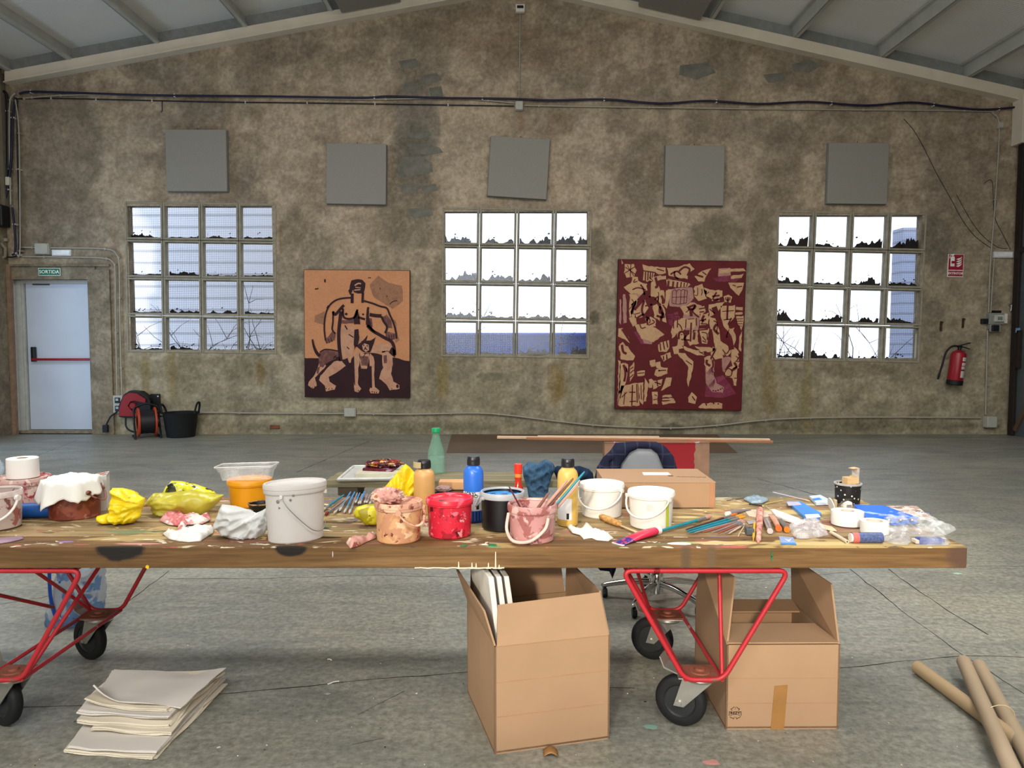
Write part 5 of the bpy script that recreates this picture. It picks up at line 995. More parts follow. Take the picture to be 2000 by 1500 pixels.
slab([bx(wid, .004, hb), bx(wid, dep, hb), bx(wid - .04, dep - .09, hb + .2), bx(wid - .005, .06, hb + .185)], -th).build('right_flap', m_card, t)
for z in (.09, .175): c = MB(); c.tube([bx(.004, -.0005, z), bx(wid - .004, -.0005, z)], .0007, 6); c.build('score', m_line, t)
c = MB(); cx = (at(1521, 1400, A0.y) - A0).dot(ex); tw = .022
c.hexa([tuple(bx(cx - tw - .004, -.0015, 0)), tuple(bx(cx + tw - .004, -.0015, 0)), tuple(bx(cx + tw - .004, 0, 0)), tuple(bx(cx - tw - .004, 0, 0)), tuple(bx(cx - tw + .006, -.0015, .148)), tuple(bx(cx + tw + .006, -.0015, .152)), tuple(bx(cx + tw + .006, 0, .152)), tuple(bx(cx - tw + .006, 0, .148))]); c.build('tape_strip', m_tape, t)
m_ink = plain('black_ink', '#2a201c', .7)
pc = at(1436, 1393, A0.y - .002); b = text_mesh('REZY', .0135, .0003, .0003); b.build('recycling_text', m_ink, t, (pc.x, A0.y - .0018, pc.z), STAND)
c = MB()
for k in range(3):
    a = PI / 2 + k * 2 * PI / 3
    for (a0, a1, r0, r1) in ((a - .75, a - .15, .019, .022), (a + .15, a + .75, .022, .019)):
        c.ribbon([(r0 * math.cos(a0), r0 * math.sin(a0)), (r1 * math.cos(a1), r1 * math.sin(a1))], .0018, 0)
    c.ribbon([(.013 * math.cos(a - .9), .013 * math.sin(a - .9)), (.022 * math.cos(a - .75), .022 * math.sin(a - .75))], .0015, 0); c.ribbon([(.013 * math.cos(a + .9), .013 * math.sin(a + .9)), (.022 * math.cos(a + .75), .022 * math.sin(a + .75))], .0015, 0)
    c.ribbon([(.012 * math.cos(a), .012 * math.sin(a)), (.021 * math.cos(a), .021 * math.sin(a))], .0012, 0)
tag(c.build('recycling_mark', m_ink, t, (pc.x, A0.y - .0018, pc.z), STAND), kind='stuff')
b = MB(); b.box(tuple(bx(.13, .25, hb - .09)), (.12, .1, .05), (0, 0, .2)); tag(b.build('grey_bundle', plain('grey_felt_cloth', '#8b8993', .95, var=.2, bump=.4), bevel=.015), 'grey folded bundle inside the open cardboard box', 'cloth')

# stack of folded canvas on the floor
m_cv = plain('raw_canvas', '#e0d5bf', .9, 0, .2, .05, 3, .05); m_cv2 = plain('raw_canvas_grey', '#d6cfc6', .9, 0, .2, .06, 3, .05)
t = thing('folded_canvas_stack', 'stack of folded cream canvas sheets on the floor', 'canvas stack', (0, 0, 0))
def sheet(c4, z, th, wav, seed, mat, folds=2, nm='folded_sheet', curl=0.0):
    P = [G(u, v) for u, v in c4]; b = MB()
    def f(zo):
        def g(a, c):
            p = (P[0].lerp(P[1], a)).lerp(P[3].lerp(P[2], a), c); q = noise.noise(Vector((p.x * 6 + seed, p.y * 6, seed)))
            e = max(0, 1 - 4 * min(a, 1 - a, c, 1 - c)); k = max(0, 1 - 5 * c) * .014; q2 = noise.noise(Vector((a * 3.1 + seed * 2, zo * 220, seed))); q3 = noise.noise(Vector((c * 3.1, zo * 220 + 4, seed * 1.7)))
            p = Vector((p.x + .012 * q3 * (max(0, 1 - 6 * a) + max(0, 6 * a - 5)), p.y + k * q2, 0)); zc = zo + curl * max(0, 1 - 3.2 * a - 2.2 * c) ** 1.5
            return (p.x, p.y, max(.0006, z + zc + wav * 1.7 * q * (.5 + e)))
        return g
    for k in range(folds):
        z0 = k * th / folds
        b.grid(f(z0), 20, 16)
        b.grid(lambda a, c, z0=z0: f(z0 + th / folds * .8)(1 - a, c), 20, 16)
        n = 20                      # folded front edge
        for i in range(n):
            a0, a1 = i / n, (i + 1) / n; lo0, lo1 = Vector(f(z0)(a0, 0)), Vector(f(z0)(a1, 0)); hi0, hi1 = Vector(f(z0 + th / folds * .8)(a0, 0)), Vector(f(z0 + th / folds * .8)(a1, 0)); o_ = Vector((0, -th / folds * 1.1, 0))
            b.add([lo0, lo1, (lo1 + hi1) / 2 + o_, (lo0 + hi0) / 2 + o_, hi1, hi0], [(0, 1, 2, 3), (3, 2, 4, 5)], 0, True)
        for i in range(16):
            c0, c1 = i / 16, (i + 1) / 16
            for e in (0, 1): b.add([f(z0)(e, c0), f(z0)(e, c1), f(z0 + th / folds * .8)(e, c1), f(z0 + th / folds * .8)(e, c0)], [(0, 1, 2, 3)], 0, True)
    return b.build(nm, mat, t)
def up(c4, z):                      # the same pixels on a plane z above the floor
    return [tuple((lambda q: (q.x, q.y))(onz(u, v, z))) for u, v in c4]
_G = G
def stack_sheet(c4, z, th, wav, seed, mat, folds=2, curl=0.0):
    global G
    G = lambda u, v: onz(u, v, z); o = sheet(c4, z, th, wav, seed, mat, folds, curl=curl); G = _G; return o
stack_sheet([(128, 1470), (302, 1483), (445, 1338), (222, 1342)], .002, .010, .003, 1, m_cv, 2)
stack_sheet([(132, 1462), (306, 1470), (440, 1330), (225, 1332)], .014, .008, .003, 4, m_cv2, 1)
stack_sheet([(178, 1428), (335, 1436), (432, 1325), (240, 1325)], .024, .012, .004, 2, m_cv, 2)
stack_sheet([(152, 1412), (332, 1418), (432, 1320), (228, 1322)], .038, .012, .005, 3, m_cv, 2)
stack_sheet([(150, 1393), (330, 1405), (436, 1316), (226, 1318)], .052, .012, .005, 6, m_cv2, 2)
stack_sheet([(170, 1378), (330, 1390), (440, 1313), (226, 1312)], .066, .010, .006, 5, m_cv, 2, .012)
o = stack_sheet([(182, 1366), (352, 1380), (442, 1310), (218, 1310)], .078, .004, .010, 7, m_cv2, 1, .05)

# cardboard tubes at the right, three in clear film
m_tube = plain('kraft_tube', '#a38c6c', .6, 0, .4, .06, 4); m_film = Sh('clear_film', .05, 0, .7).color(hexc('#f4f6fa')).set(Alpha=.07).m; m_lab = plain('paper_label_white', '#e3e1dc', .5)
def ctube(name, label, p0, p1, r, film):
    t = thing(name, label, 'tube', tuple(p0), group='cardboard tubes on the floor'); d = Vector(p1) - Vector(p0); b = MB()
    M_ = d.to_track_quat('Z', 'Y').to_matrix().to_4x4(); L = d.length
    b.lathe([(r - .003, L), (r, L), (r, 0), (r - .003, 0), (r - .003, L)], 24, M_, crease=20); b.build('tube_wall', m_tube, t)
    b = MB(); b.lathe([(0, .004), (r - .003, .004)], 20, M_); b.build('end_cap', plain('tube_cap', '#c9b08a', .6), t)
    if film:
        b = MB(); b.lathe([(r * .3, -.012), (r + .0025, .006), (r + .003, L * .3), (r + .002, L * .6), (r + .003, L)], 20, M_); b.build('film_wrap', m_film, t)
    cyl_label(r + .001, .14, .19, -2.4, -.9, M_ @ Matrix.Rotation(0, 4, 'Z')).build('paper_label', m_lab, t); cyl_label(r + .001, .115, .125, -2.6, -1.0, M_).build('black_band', m_ink, t)
    return t
r_ = .025
a = onz(1792, 1303, r_); e = onz(1950, 1420, r_); ctube('cardboard_tube', 'single bare cardboard tube lying apart on the floor', a, a + (e - a).normalized() * .62, r_, False)
a = onz(1882, 1292, .065); e = onz(1975, 1500, .06); ctube('cardboard_tube', 'left film-wrapped cardboard tube of the tied pair', a, a + (e - a).normalized() * 1.0, r_, True)
a = onz(1912, 1300, .03); e = onz(2015, 1490, .028); ctube('cardboard_tube', 'right film-wrapped cardboard tube of the tied pair', a, a + (e - a).normalized() * 1.0, r_, True)
a = onz(1950, 1400, .05); b = MB(); q = [Vector((a.x + .062 * math.cos(k * PI / 8), a.y + .01 * math.cos(k * PI / 8), a.z - .005 + .045 * math.sin(k * PI / 8))) for k in range(16)]; b.tube(q, .0012, 5, closed=True); tag(b.build('rubber_band', plain('pale_band', '#cbb98f', .5)), 'thin band around the tied tubes', 'band')

# blue wrapped water pack behind the left caster
y_ = 3.45; pk = [at(u, v, y_) for u, v in [(120, 1085), (203, 1090), (206, 1160), (198, 1220), (165, 1238), (118, 1242), (92, 1228), (90, 1195), (108, 1140), (112, 1110)]]; cz = pk[0]
t = thing('plastic_wrap_pack', 'blue and clear plastic wrapped pack standing behind the left caster', 'pack', (cz.x, y_, 0))
s_ = Sh('printed_film', .25, 0, .5); nn = s_.noise(7, 3, .6, .4); nn2 = s_.noise(16, 2, .6, .2)
cc = s_.mix(s_.ramp(nn, [(.47, 0.), (.5, 1.)]), hexc('#b9c2cb'), hexc('#5f86b8')); cc = s_.mix(s_.ramp(nn2, [(.66, 0.), (.68, 1.)]), cc, hexc('#2f63b0')); s_.color(cc); s_.set(Alpha=.82); s_.bump(s_.noise(18, 4, .6, .5), .5, .01)
b = MB(); b.inflate([(p.x - cz.x, p.z) for p in pk], lambda x, z, n: (x, -n, z), .07, .012, 16, 3.3, .02); b.build('wrapped_body', s_.m, t)
b = MB(); b.tube(smooth_path([(.02, -.08, .38), (.0, -.09, .3), (-.005, -.085, .15), (.01, -.08, .06)], 4), .012, 8, flat=.4); b.build('blue_strap', plain('strap_blue', '#1f4fb0', .35), t)
b = MB(); b.box((.115, -.085, .27), (.02, .004, .035)); b.build('black_print', m_ink, t)

# floor litter
dm = MB(); rr = random.Random(11)
for _ in range(150):
    u, v = rr.uniform(0, 2000), rr.uniform(1130, 1498); g = G(u, v); s_ = rr.uniform(.0015, .0045) * (1 if rr.random() < .92 else 2)
    pts = [(g.x + s_ * rr.uniform(.5, 1) * math.cos(k * 2 * PI / 5), g.y + s_ * rr.uniform(.5, 1) * math.sin(k * 2 * PI / 5), .0012 + rr.random() * .002) for k in range(5)]; dm.add(pts, [(0, 1, 2, 3, 4)], 0 if rr.random() < .6 else 1)
tag(dm.build('paint_chips', [plain('chip_white', '#e8e6e0', .7), plain('chip_dark', '#3a332b', .8)]), 'tiny paint chips and crumbs scattered over the concrete', 'debris', kind='stuff')
for u0, v0, u1, v1, lbl in ((640, 1338, 662, 1332, 'white paper sliver on the crack in the floor'), (640, 1289, 648, 1291, 'white flake on the floor left of the tall box')):
    a, e = G(u0, v0), G(u1, v1); b = MB(); b.tube([a + Vector((0, 0, .003)), (a + e) / 2 + Vector((0, 0, .006)), e + Vector((0, 0, .003))], .0025, 6); tag(b.build('paper_sliver', m_lab), lbl, 'paper')
for i, (u, v, hx, rx, ry) in enumerate(((1390, 1490, '#c98f8a', .03, .02), (1270, 1420, '#7fa398', .03, .015), (1870, 1120, '#9fc0a8', .03, .02), (640, 1355, '#a8aba0', .012, .01))):
    g = G(u, v); b = MB(); b.prism([(rx * math.cos(k * PI / 7) * rr.uniform(.6, 1.1), ry * math.sin(k * PI / 7) * rr.uniform(.6, 1.1)) for k in range(14)], 0.0002, .0008); b.build('paint_spot', plain('spot_' + hx[1:], hx, .8), floor, (g.x, g.y, 0))

# ------------------------------------------------------------------ swivel chair with jacket
gx = G(1282, 1176); t = thing('swivel_chair', 'grey swivel chair with a chrome star base behind the table', 'chair', (gx.x, gx.y, 0)); m_chr = plain('chrome', '#d6d6d6', .12, 1.0, .5, .03)
cy_ = gx.y
b = MB(); b.cyl((0, 0, .06), (0, 0, .42), .021, n=16); b.lathe([(.034, .05), (.036, .12), (.03, .16), (.021, .17)], 20); b.build('column', m_chr, t)
for k in range(5):
    a = .35 + k * 2 * PI / 5; e = Vector((math.cos(a), math.sin(a), 0)); b = MB(); b.tube(smooth_path([e * .02 + Vector((0, 0, .10)), e * .12 + Vector((0, 0, .095)), e * .24 + Vector((0, 0, .07)), e * .27 + Vector((0, 0, .058))], 4), [.017, .011], 10); lg = b.build('star_leg', m_chr, t)
    b = MB(); b.lathe([(0, -.011), (.022, -.011), (.024, 0), (.022, .011), (0, .011)], 16, Matrix.Translation(e * .255 + Vector((0, 0, .024))) @ Matrix.Rotation(PI / 2, 4, 'Y')); b.cyl(e * .255 + Vector((0, 0, .03)), e * .255 + Vector((0, 0, .06)), .007, n=8); b.build('castor', plain('black_plastic', '#15161a', .4), lg)
b = MB(); b.box((0, .0, .44), (.4, .38, .045)); b.build('seat', plain('seat_black', '#1f2023', .8), t, bevel=.02)
yb = cy_ - .19; bk = [at(u, v, yb) for u, v in [(1196, 960), (1203, 920), (1216, 892), (1232, 876), (1250, 872), (1278, 873), (1290, 884), (1302, 920), (1310, 960)]]
b = MB(); b.inflate([(p.x - gx.x, p.z) for p in bk], lambda x, z, n: (x, -.19 - n + x * x * .6, z), .014, 0, 1, 0, .02, edge=.02); b.build('backrest', plain('grey_shell', '#7f848c', .5, var=.04), t)
b = MB(); b.box((0, -.15, .5), (.06, .02, .25)); b.build('back_post', m_chr, t)
s_ = Sh('navy_check_wool', .95, 0, .15); ck = s_.math('MAXIMUM', s_.ramp(s_.wave(5.5, 0, 0, dir='X'), [(.965, 0.), (.985, 1.)]), s_.ramp(s_.wave(5.5, 0, 0, dir='Z'), [(.965, 0.), (.985, 1.)])); s_.color(s_.mix(s_.math('MULTIPLY', ck, .22), s_.ramp(s_.noise(8, 3), [(.3, hexc('#191b2e')), (.7, hexc('#23263c'))]), hexc('#5a5d70'))); s_.bump(s_.noise(10, 3), .4, .01); m_jk = s_.m
yj = cy_ - .215
jk = [(1158, 985), (1160, 940), (1166, 912), (1178, 893), (1192, 880), (1202, 865), (1240, 862), (1282, 863), (1300, 872), (1316, 892), (1322, 915), (1330, 985), (1300, 985), (1297, 918), (1284, 886), (1272, 877), (1246, 876), (1230, 884), (1214, 905), (1206, 940), (1204, 985)]
q = [at(u, v, yj) for u, v in jk]; t = thing('jacket', 'navy checked jacket draped over the swivel chair back', 'jacket', (q[0].x, yj, 0))
b = MB(); b.inflate([(p.x - q[0].x, p.z) for p in q], lambda x, z, n: (x, -n * .9, z), .03, .008, 9, 2.2, .014); b.build('jacket_body', m_jk, t)
lp = [at(u, v, yj - .03) for u, v in [(1176, 930), (1180, 895), (1186, 885), (1196, 884), (1198, 897), (1190, 900), (1194, 960), (1180, 975)]]; b = MB(); b.inflate([(p.x - q[0].x, p.z) for p in lp], lambda x, z, n: (x, -.035 - n, z), .006, .002, 12, 1, .012); b.build('lapel', m_jk, t)
hm = [at(u, v, yj) for u, v in [(1150, 1090), (1205, 1090), (1203, 1112), (1196, 1130), (1190, 1116), (1172, 1114)]]; b = MB(); b.inflate([(p.x - q[0].x, p.z) for p in hm], lambda x, z, n: (x, -n, z), .012, .004, 12, 5, .014); b.build('sleeve_end', m_jk, t)
# ================================================================== things on the table
def bail(t, R0, zc, drop, az, span, r, mat, name='handle', out=.004, flat=1.0, ears=True, ear_mat=None):
    """bucket handle lying against the wall of the bucket; az = middle of the arc, seen from above"""
    pts = []
    for i in range(17):
        f = i / 16; a = az - span / 2 + span * f; s_ = math.sin(f * PI)
        pts.append((math.cos(a) * (R0 + out + .012 * s_), math.sin(a) * (R0 + out + .012 * s_), zc - drop * s_ ** .8))
    b = MB(); b.tube(pts, r, 8, flat=flat); h = b.build(name, mat, t)
    if ears:
        for p in (pts[0], pts[-1]):
            b = MB(); d = Vector((p[0], p[1], 0)).normalized(); b.cyl(Vector(p) - d * .008, Vector(p) + d * .005, max(.006, r * 2.0), n=12); b.build('handle_ear', ear_mat or mat, t)
    return h
def bucket(name, label, fit, body_mat, taper=.9, rim_mat=None, lid=None, handle=None, zb=ZT, oval=(1, 1), rim_h=.016, group=None, wall=.002, content=None, yaw=0):
    x, y, r, h = fit; t = thing(name, label, 'bucket', (x, y, zb), (0, 0, yaw), group); R1 = r * .955; R0 = r * taper
    sx, sy = oval; b = MB()
    b.lathe([(0, .001), (R0 - .004, 0), (R0, .004), (R1, h - .003), (R1 - wall, h - .003), (R0 - wall, .006), (0, .006)], 44, None, 0, sx, sy); b.build('body', body_mat, t)
    rm = rim_mat or body_mat; b = MB()
    b.lathe([(R1, h - rim_h - .006), (R1 + .003, h - rim_h - .004), (r, h - rim_h), (r, h - .004), (r - .002, h), (R1 - .004, h), (R1 - .006, h - .006)], 44, None, 0, sx, sy); b.build('rim', rm, t)
    if lid:
        b = MB(); b.lathe([(0, h - .007), (R1 * .8, h - .007), (R1 * .84, h - .0045), (R1 - .006, h - .0045), (R1 - .002, h + .001), (r - .001, h + .001), (r + .001, h - .004), (r + .0015, h - .014), (r, h - .016)], 44, None, 0, sx, sy); b.build('lid', lid, t)
    if content:
        z, m = content; b = MB(); b.lathe([(0, z), (R1 - .006, z)], 32, None, 0, sx, sy); b.build('contents', m, t)
    if handle: bail(t, r * max(oval[0], .9), h - rim_h - .004, *handle)
    return t
m_wpo = plain('white_plastic_dimmed', '#cdc7c2', .45, 0, .4, .04, 5); m_wpl = plain('white_plastic_matt', '#dfdbd4', .4, 0, .45, .03, 5); m_wpl2 = plain('white_lid', '#edebe6', .35, 0, .45, .03, 5); m_wire = plain('wire_handle', '#8f8b85', .35, .6)  # oval bucket's white is darkened, the dimmer left side put into its colour
m_black = plain('black_tub', '#0d0e12', .35, 0, .5, .05)

# white buckets
t = bucket('white_bucket', 'round white bucket with barcode, in front of the long cardboard box', cylfit(1131, 1219, 1016, 935), m_wpl, .88, m_wpl2, m_wpl2, (.06, -PI * .62, 2.6, .0035, m_wpl, 'handle', .003, .6), group='round white buckets')
r_ = .072
cyl_label(r_ * .93 + .002, .012, .032, -2.05, -1.8).build('barcode', plain('barcode_grey', '#7d7d7a', .6), t)
t = bucket('white_bucket', 'round white bucket with a lime green label strip', cylfit(1225, 1317, 1038, 949), m_wpl, .88, m_wpl2, m_wpl2, (.06, -PI * .68, 2.4, .0035, m_wpl, 'handle', .003, .6), group='round white buckets')
x, y, r_, h_ = cylfit(1225, 1317, 1038, 949)
cyl_label(r_ * .945, .012, h_ - .03, -1.02, -.85).build('green_strip', plain('lime_label', '#a8b42a', .5), t)
cyl_label(r_ * .945, h_ * .56, h_ * .72, -1.95, -1.6).build('torn_label', plain('torn_label_grey', '#cfcac3', .7), t)
# big oval bucket
x, y, r, h = cylfit(520, 637, 1068, 931); r *= 1.05; t = bucket('oval_bucket', 'large oval white bucket with wire handle', (x, y, r, h), m_wpo, .87, m_wpo, m_wpo, None, oval=(1.0, .70), rim_h=.026, yaw=.5)
b = MB(); b.tube(smooth_path([(-.055, -.068, h - .045), (-.04, -.077, h - .07), (.0, -.08, h - .115), (.04, -.074, h - .15), (.075, -.055, h - .155), (.092, -.028, h - .13)], 5), .0013, 6); b.build('handle', m_wire, t)
for a in (-2.2, -.35): b = MB(); p = Vector((math.cos(a) * r * .95, math.sin(a) * r * .7, h - .035)); b.box(tuple(p), (.014, .01, .012), (0, 0, a)); b.build('handle_ear', m_wpl, t, bevel=.002)
for (a, z, s_) in ((-2.35, h - .05, .006), (-1.9, h - .045, .004), (-1.8, h - .03, .005), (-2.3, h - .07, .003)):
    cyl_label(.5, 0, 1, 0, 1); b = MB(); p = Vector((math.cos(a) * r * .935, math.sin(a) * r * .678, z)); b.lathe([(0, .003), (s_ * .7, .002), (s_, 0)], 8, Matrix.Translation(p) @ Vector((math.cos(a), math.sin(a), 0)).to_track_quat('Z', 'Y').to_matrix().to_4x4()); b.build('paint_spot', plain('grey_spot', '#7d7a76', .6), t)
# red bucket
m_redp = splat('red_paint_bucket', '#c92439', [('#a0182a', 22, .60, 1.), ('#c9707c', 16, .66, 4.), ('#4a1418', 26, .68, 8.), ('#d98a90', 40, .70, 3.)], .35, bump=.2); m_redl = splat('red_lid', '#d2283c', [('#e06070', 18, .64, 2.), ('#5a161c', 24, .71, 6.)], .3)
t = bucket('red_paint_bucket', 'red paint smeared bucket with lid beside the blue bottle', cylfit(832, 925, 1056, 962), m_redp, .9, m_redl, m_redl, None)
x, y, r, h = cylfit(832, 925, 1056, 962); b = MB(); b.tube(smooth_path([(-r - .004, -.01, h - .03), (-r - .008, -.03, h - .045), (-r - .006, -.045, h - .07), (-r * .9, -.05, h - .085)], 4), .004, 8, flat=.6); b.build('handle', plain('pink_handle', '#d9a09a', .5), t)
# peach bucket with rag
m_pea = splat('peach_paint_bucket', '#d9a576', [('#c88f6c', 12, .58, 2.), ('#8c4438', 26, .67, 5.), ('#e6c09a', 20, .64, 9.), ('#6a2a24', 38, .71, 3.)], .45, bump=.25); m_pear = splat('peach_rim', '#cf9a80', [('#a86a5a', 24, .58, 3.), ('#7a3a34', 34, .67, 6.), ('#e0b99a', 20, .62, 1.)], .5, bump=.4)
fit = cylfit(732, 826, 1066, 968); t = bucket('peach_paint_bucket', 'peach paint bucket with a crusted rim and a rag on top', fit, m_pea, .9, m_pear, m_pear, (.045, -PI * .22, 1.5, .005, m_pear, 'handle', .004, .6), rim_h=.02)
x, y, r, h = fit
def blob(name, label, cat, c, s, mat, seed=0, amp=.3, freq=2.2, parent=None, sub=44, flat=0.15, rot=0.0, ridged=True, group=None):
    """crumpled lump: wrinkled ball squashed to size, resting on its base"""
    b = MB(); n, m = sub, sub // 2
    def f(a, c_):
        th, ph = a * 2 * PI, (c_ - .5) * PI; d = Vector((math.cos(ph) * math.cos(th), math.cos(ph) * math.sin(th), math.sin(ph)))
        q = d * freq + Vector((seed, seed * .7, -seed)); w = noise.noise(q) + .5 * noise.noise(q * 2.1)
        k = 1 + amp * ((1 - 2.2 * abs(w)) if ridged else w) ; p = Vector((d.x * s[0] * k, d.y * s[1] * k, d.z * s[2] * k)); z = p.z
        lo = -s[2] * (1 - flat); p.z = max(z, lo) - lo; return (p.x * math.cos(rot) - p.y * math.sin(rot), p.x * math.sin(rot) + p.y * math.cos(rot), p.z)
    b.grid(f, n, m); o = b.build(name, mat, parent, c)
    return o if parent else tag(o, label, cat, group)
m_rag = splat('paint_rag', '#c99488', [('#8e4a44', 20, .62, 3.), ('#e0c0ae', 16, .6, 7.), ('#b8774a', 28, .68, 2.)], .9, bump=.4)
blob('paint_rag', 'crumpled pink rag on the peach bucket', 'rag', (x - r * .45, y - r * .1, ZT + h - .003), (.042, .034, .022), m_rag, 3.1, .45, 3.2)
blob('paint_rag', 'flat grey rag at the rear of the peach bucket', 'rag', (x - r * .55, y + r * .5, ZT + h - .003), (.03, .02, .014), plain('grey_rag', '#a49a8c', .9, var=.2, bump=.4), 5.1, .35, 2.0)
# black tub with grey lid ring
m_gr = plain('grey_ring', '#a9abb0', .4, 0, .4, .05); fit = cylfit(937, 1026, 1041, 950); x, y, r, h = fit
t = bucket('black_paint_tub', 'black tub of blue paint with a grey rim', fit, m_black, .92, m_gr, None, None, content=(fit[3] - .014, splat('blue_paint_surface', '#3f8fd0', [('#12355c', 30, .6, 3.), ('#8cc0e6', 26, .66, 5.)], .25)))
bail(t, r, h - .02, .03, -PI * .95, .8, .003, m_gr)
# pink bucket with brushes
m_pink = splat('pink_stained_plastic', '#c48f8c', [('#a3635f', 18, .6, 2.), ('#d9b0ac', 14, .6, 6.), ('#d8ae30', 22, .74, 4.), ('#8c5a60', 30, .66, 9.)], .4, alpha=.93, bump=.25)
fit = cylfit(990, 1089, 1066, 972); x, y, r, h = fit
t = bucket('pink_bucket', 'pink paint stained open bucket full of brushes', fit, m_pink, .88, m_pink, None, None, rim_h=.02, content=(.03, plain('murky_water', '#a8716e', .2)))
b = MB(); b.tube(smooth_path([(-r * .95, -.02, h - .03), (-r * 1.02, -.06, h - .075), (-r * .75, -r * .85, h - .11), (-.01, -r * 1.1, h - .105), (r * .45, -r * 1.0, h - .07), (r * .6, -r * .86, h - .035)], 5), .0055, 8, flat=.8); b.build('handle', plain('pale_pink_handle', '#d8b7ad', .45), t)
m_bp = [plain('brush_pinkwood', '#b98c80', .6, var=.25), plain('brush_maroon', '#5d2930', .5), plain('brush_teal', '#1f7f92', .35), plain('brush_cream', '#cfbba6', .6, var=.15), plain('brush_brown', '#7a5246', .6, var=.2)]
m_fer = plain('ferrule', '#b9bcc0', .3, .8); m_bris = plain('bristle', '#c9b596', .9)
def stick(name, label, cat, p0, p1, r0, r1, mat, tip=None, group=None, ferrule=None, bris=None):
    """paintbrush from handle end p0 to bristle tip p1"""
    p0, p1 = Vector(p0), Vector(p1); d = p1 - p0; t = thing(name, label, cat, tuple(p0), group=group); b = MB()
    b.tube([d * f for f in (0, .05, .35, .6, .72)], [r0 * .6, r0, r0 * 1.25, r1, r1 * .9], 8); b.build('handle_shaft', mat, t)
    b = MB(); b.tube([d * .71, d * .86], [r1 * 1.05, r1 * 1.2], 8); b.build('ferrule', ferrule or m_fer, t)
    b = MB(); b.tube([d * .855, d * .93, d], [r1 * 1.1, r1 * 1.35, r1 * .35], 8); b.build('bristles', bris or m_bris, t); return t
for i, (u, v, mi, r0, nm) in enumerate([(994, 950, 1, .0024, 'maroon brush leaning left in the pink bucket'), (1072, 962, 4, .0042, 'short brown brush in the pink bucket'), (1108, 938, 0, .0045, 'pinkish brush in the middle of the pink bucket'), (1120, 934, 4, .004, 'brown brush behind the others in the pink bucket'), (1132, 937, 3, .0055, 'cream coated brush in the pink bucket'), (1142, 921, 2, .0038, 'teal tipped brush in the pink bucket'), (1130, 945, 0, .0036, 'lower pinkish brush in the pink bucket')]):
    p = at(u, v, y + (.02 if i > 2 else 0)); e = Vector((x + (-.03 if i != 0 else .03) + .008 * i - .02, y + .02 - .006 * i, ZT + .012))
    stick('paint_brush', nm, 'paintbrush', p, e, r0, r0 * .9, m_bp[mi], group='brushes standing in the pink bucket')
# bottles
def bottle(name, label, fit, prof, mat, cap_mat, zb=ZT, cap=(.45, .12), group=None):
    x, y, r, h = fit; t = thing(name, label, 'bottle', (x, y, zb), group=group); hb = h * (1 - cap[1]); rn = r * cap[0]
    b = MB(); b.lathe([(0, 0), (r * .94, 0), (r, .006)] + [(r * a, hb * z) for a, z in prof] + [(rn * .9, hb), (rn * .9, hb + .004)], 36); b.build('body', mat, t)
    b = MB(); b.lathe([(rn * 1.0, hb), (rn * 1.08, hb + .002), (rn * 1.08, h - .012), (rn * 1.02, h - .004), (rn * .9, h), (0, h)], 28); b.build('cap', cap_mat, t)
    b = MB(); b.box((0, -rn * 1.08, hb + (h - hb) * .55), (rn * .6, .004, .005)); b.build('cap_notch', plain('black_notch', '#050506', .5), t)
    return t, r, h, hb
m_cap = plain('black_cap', '#1e1f22', .35, 0, .5); sho = [(1, .82), (.97, .88), (.86, .935), (.7, .965), (.62, .98)]
t, r, h, hb = bottle('acrylic_bottle', 'blue acrylic paint bottle with black cap', cylfit(905, 945, 1021, 888), sho, plain('blue_acrylic', '#2f6fd2', .3, 0, .5, .04), m_cap, cap=(.6, .135), group='tall acrylic paint bottles')
cyl_label(r * 1.006, h * .18, h * .47, -2.9, -.55).build('label', plain('label_white2', '#e6e6e4', .5), t); cyl_label(r * 1.008, .0, h * .17, -3.1, 0).build('label_foot', plain('label_navy', '#16316e', .5), t); cyl_label(r * 1.01, h * .2, h * .29, -1.25, -.95).build('barcode', m_ink, t); cyl_label(r * 1.012, h * .18, h * .47, -1.60, -1.57).build('label_rule', m_ink, t)
for k, (wd, zz) in enumerate((('ACRYL', .44), ('STUDIO', .405))):
    b = text_mesh(wd, .017, .0002, .0004); M_ = MB(); M_.add([(math.sin(v[0] / r - .35) * r * 1.015, -math.cos(v[0] / r - .35) * r * 1.015, v[1]) for v in b.v], b.f); M_.build('lettering', m_ink, t, (0, 0, h * zz))
t, r, h, hb = bottle('acrylic_bottle', 'yellow ochre paint bottle with black cap by the white bucket', cylfit(1088, 1129, 1029, 892), sho, plain('ochre_acrylic', '#d8b25e', .35, 0, .5, .04), m_cap, cap=(.6, .13), group='tall acrylic paint bottles')
cyl_label(r * 1.006, h * .1, h * .42, -2.9, -1.25).build('label', plain('label_white2', '#e6e6e4', .5), t); cyl_label(r * 1.01, h * .11, h * .2, -1.75, -1.5).build('barcode', m_ink, t)
t, r, h, hb = bottle('acrylic_bottle', 'peach paint bottle with black cap behind the peach bucket', cylfit(808, 850, 1006, 895), sho, plain('peach_acrylic', '#d9a868', .35, 0, .5, .04), m_cap, cap=(.6, .155), group='tall acrylic paint bottles')
cyl_label(r * 1.02, h * .87, h * .985, -2.9, -1.75).build('pale_smear', plain('cap_smear', '#c9b68a', .5), t)
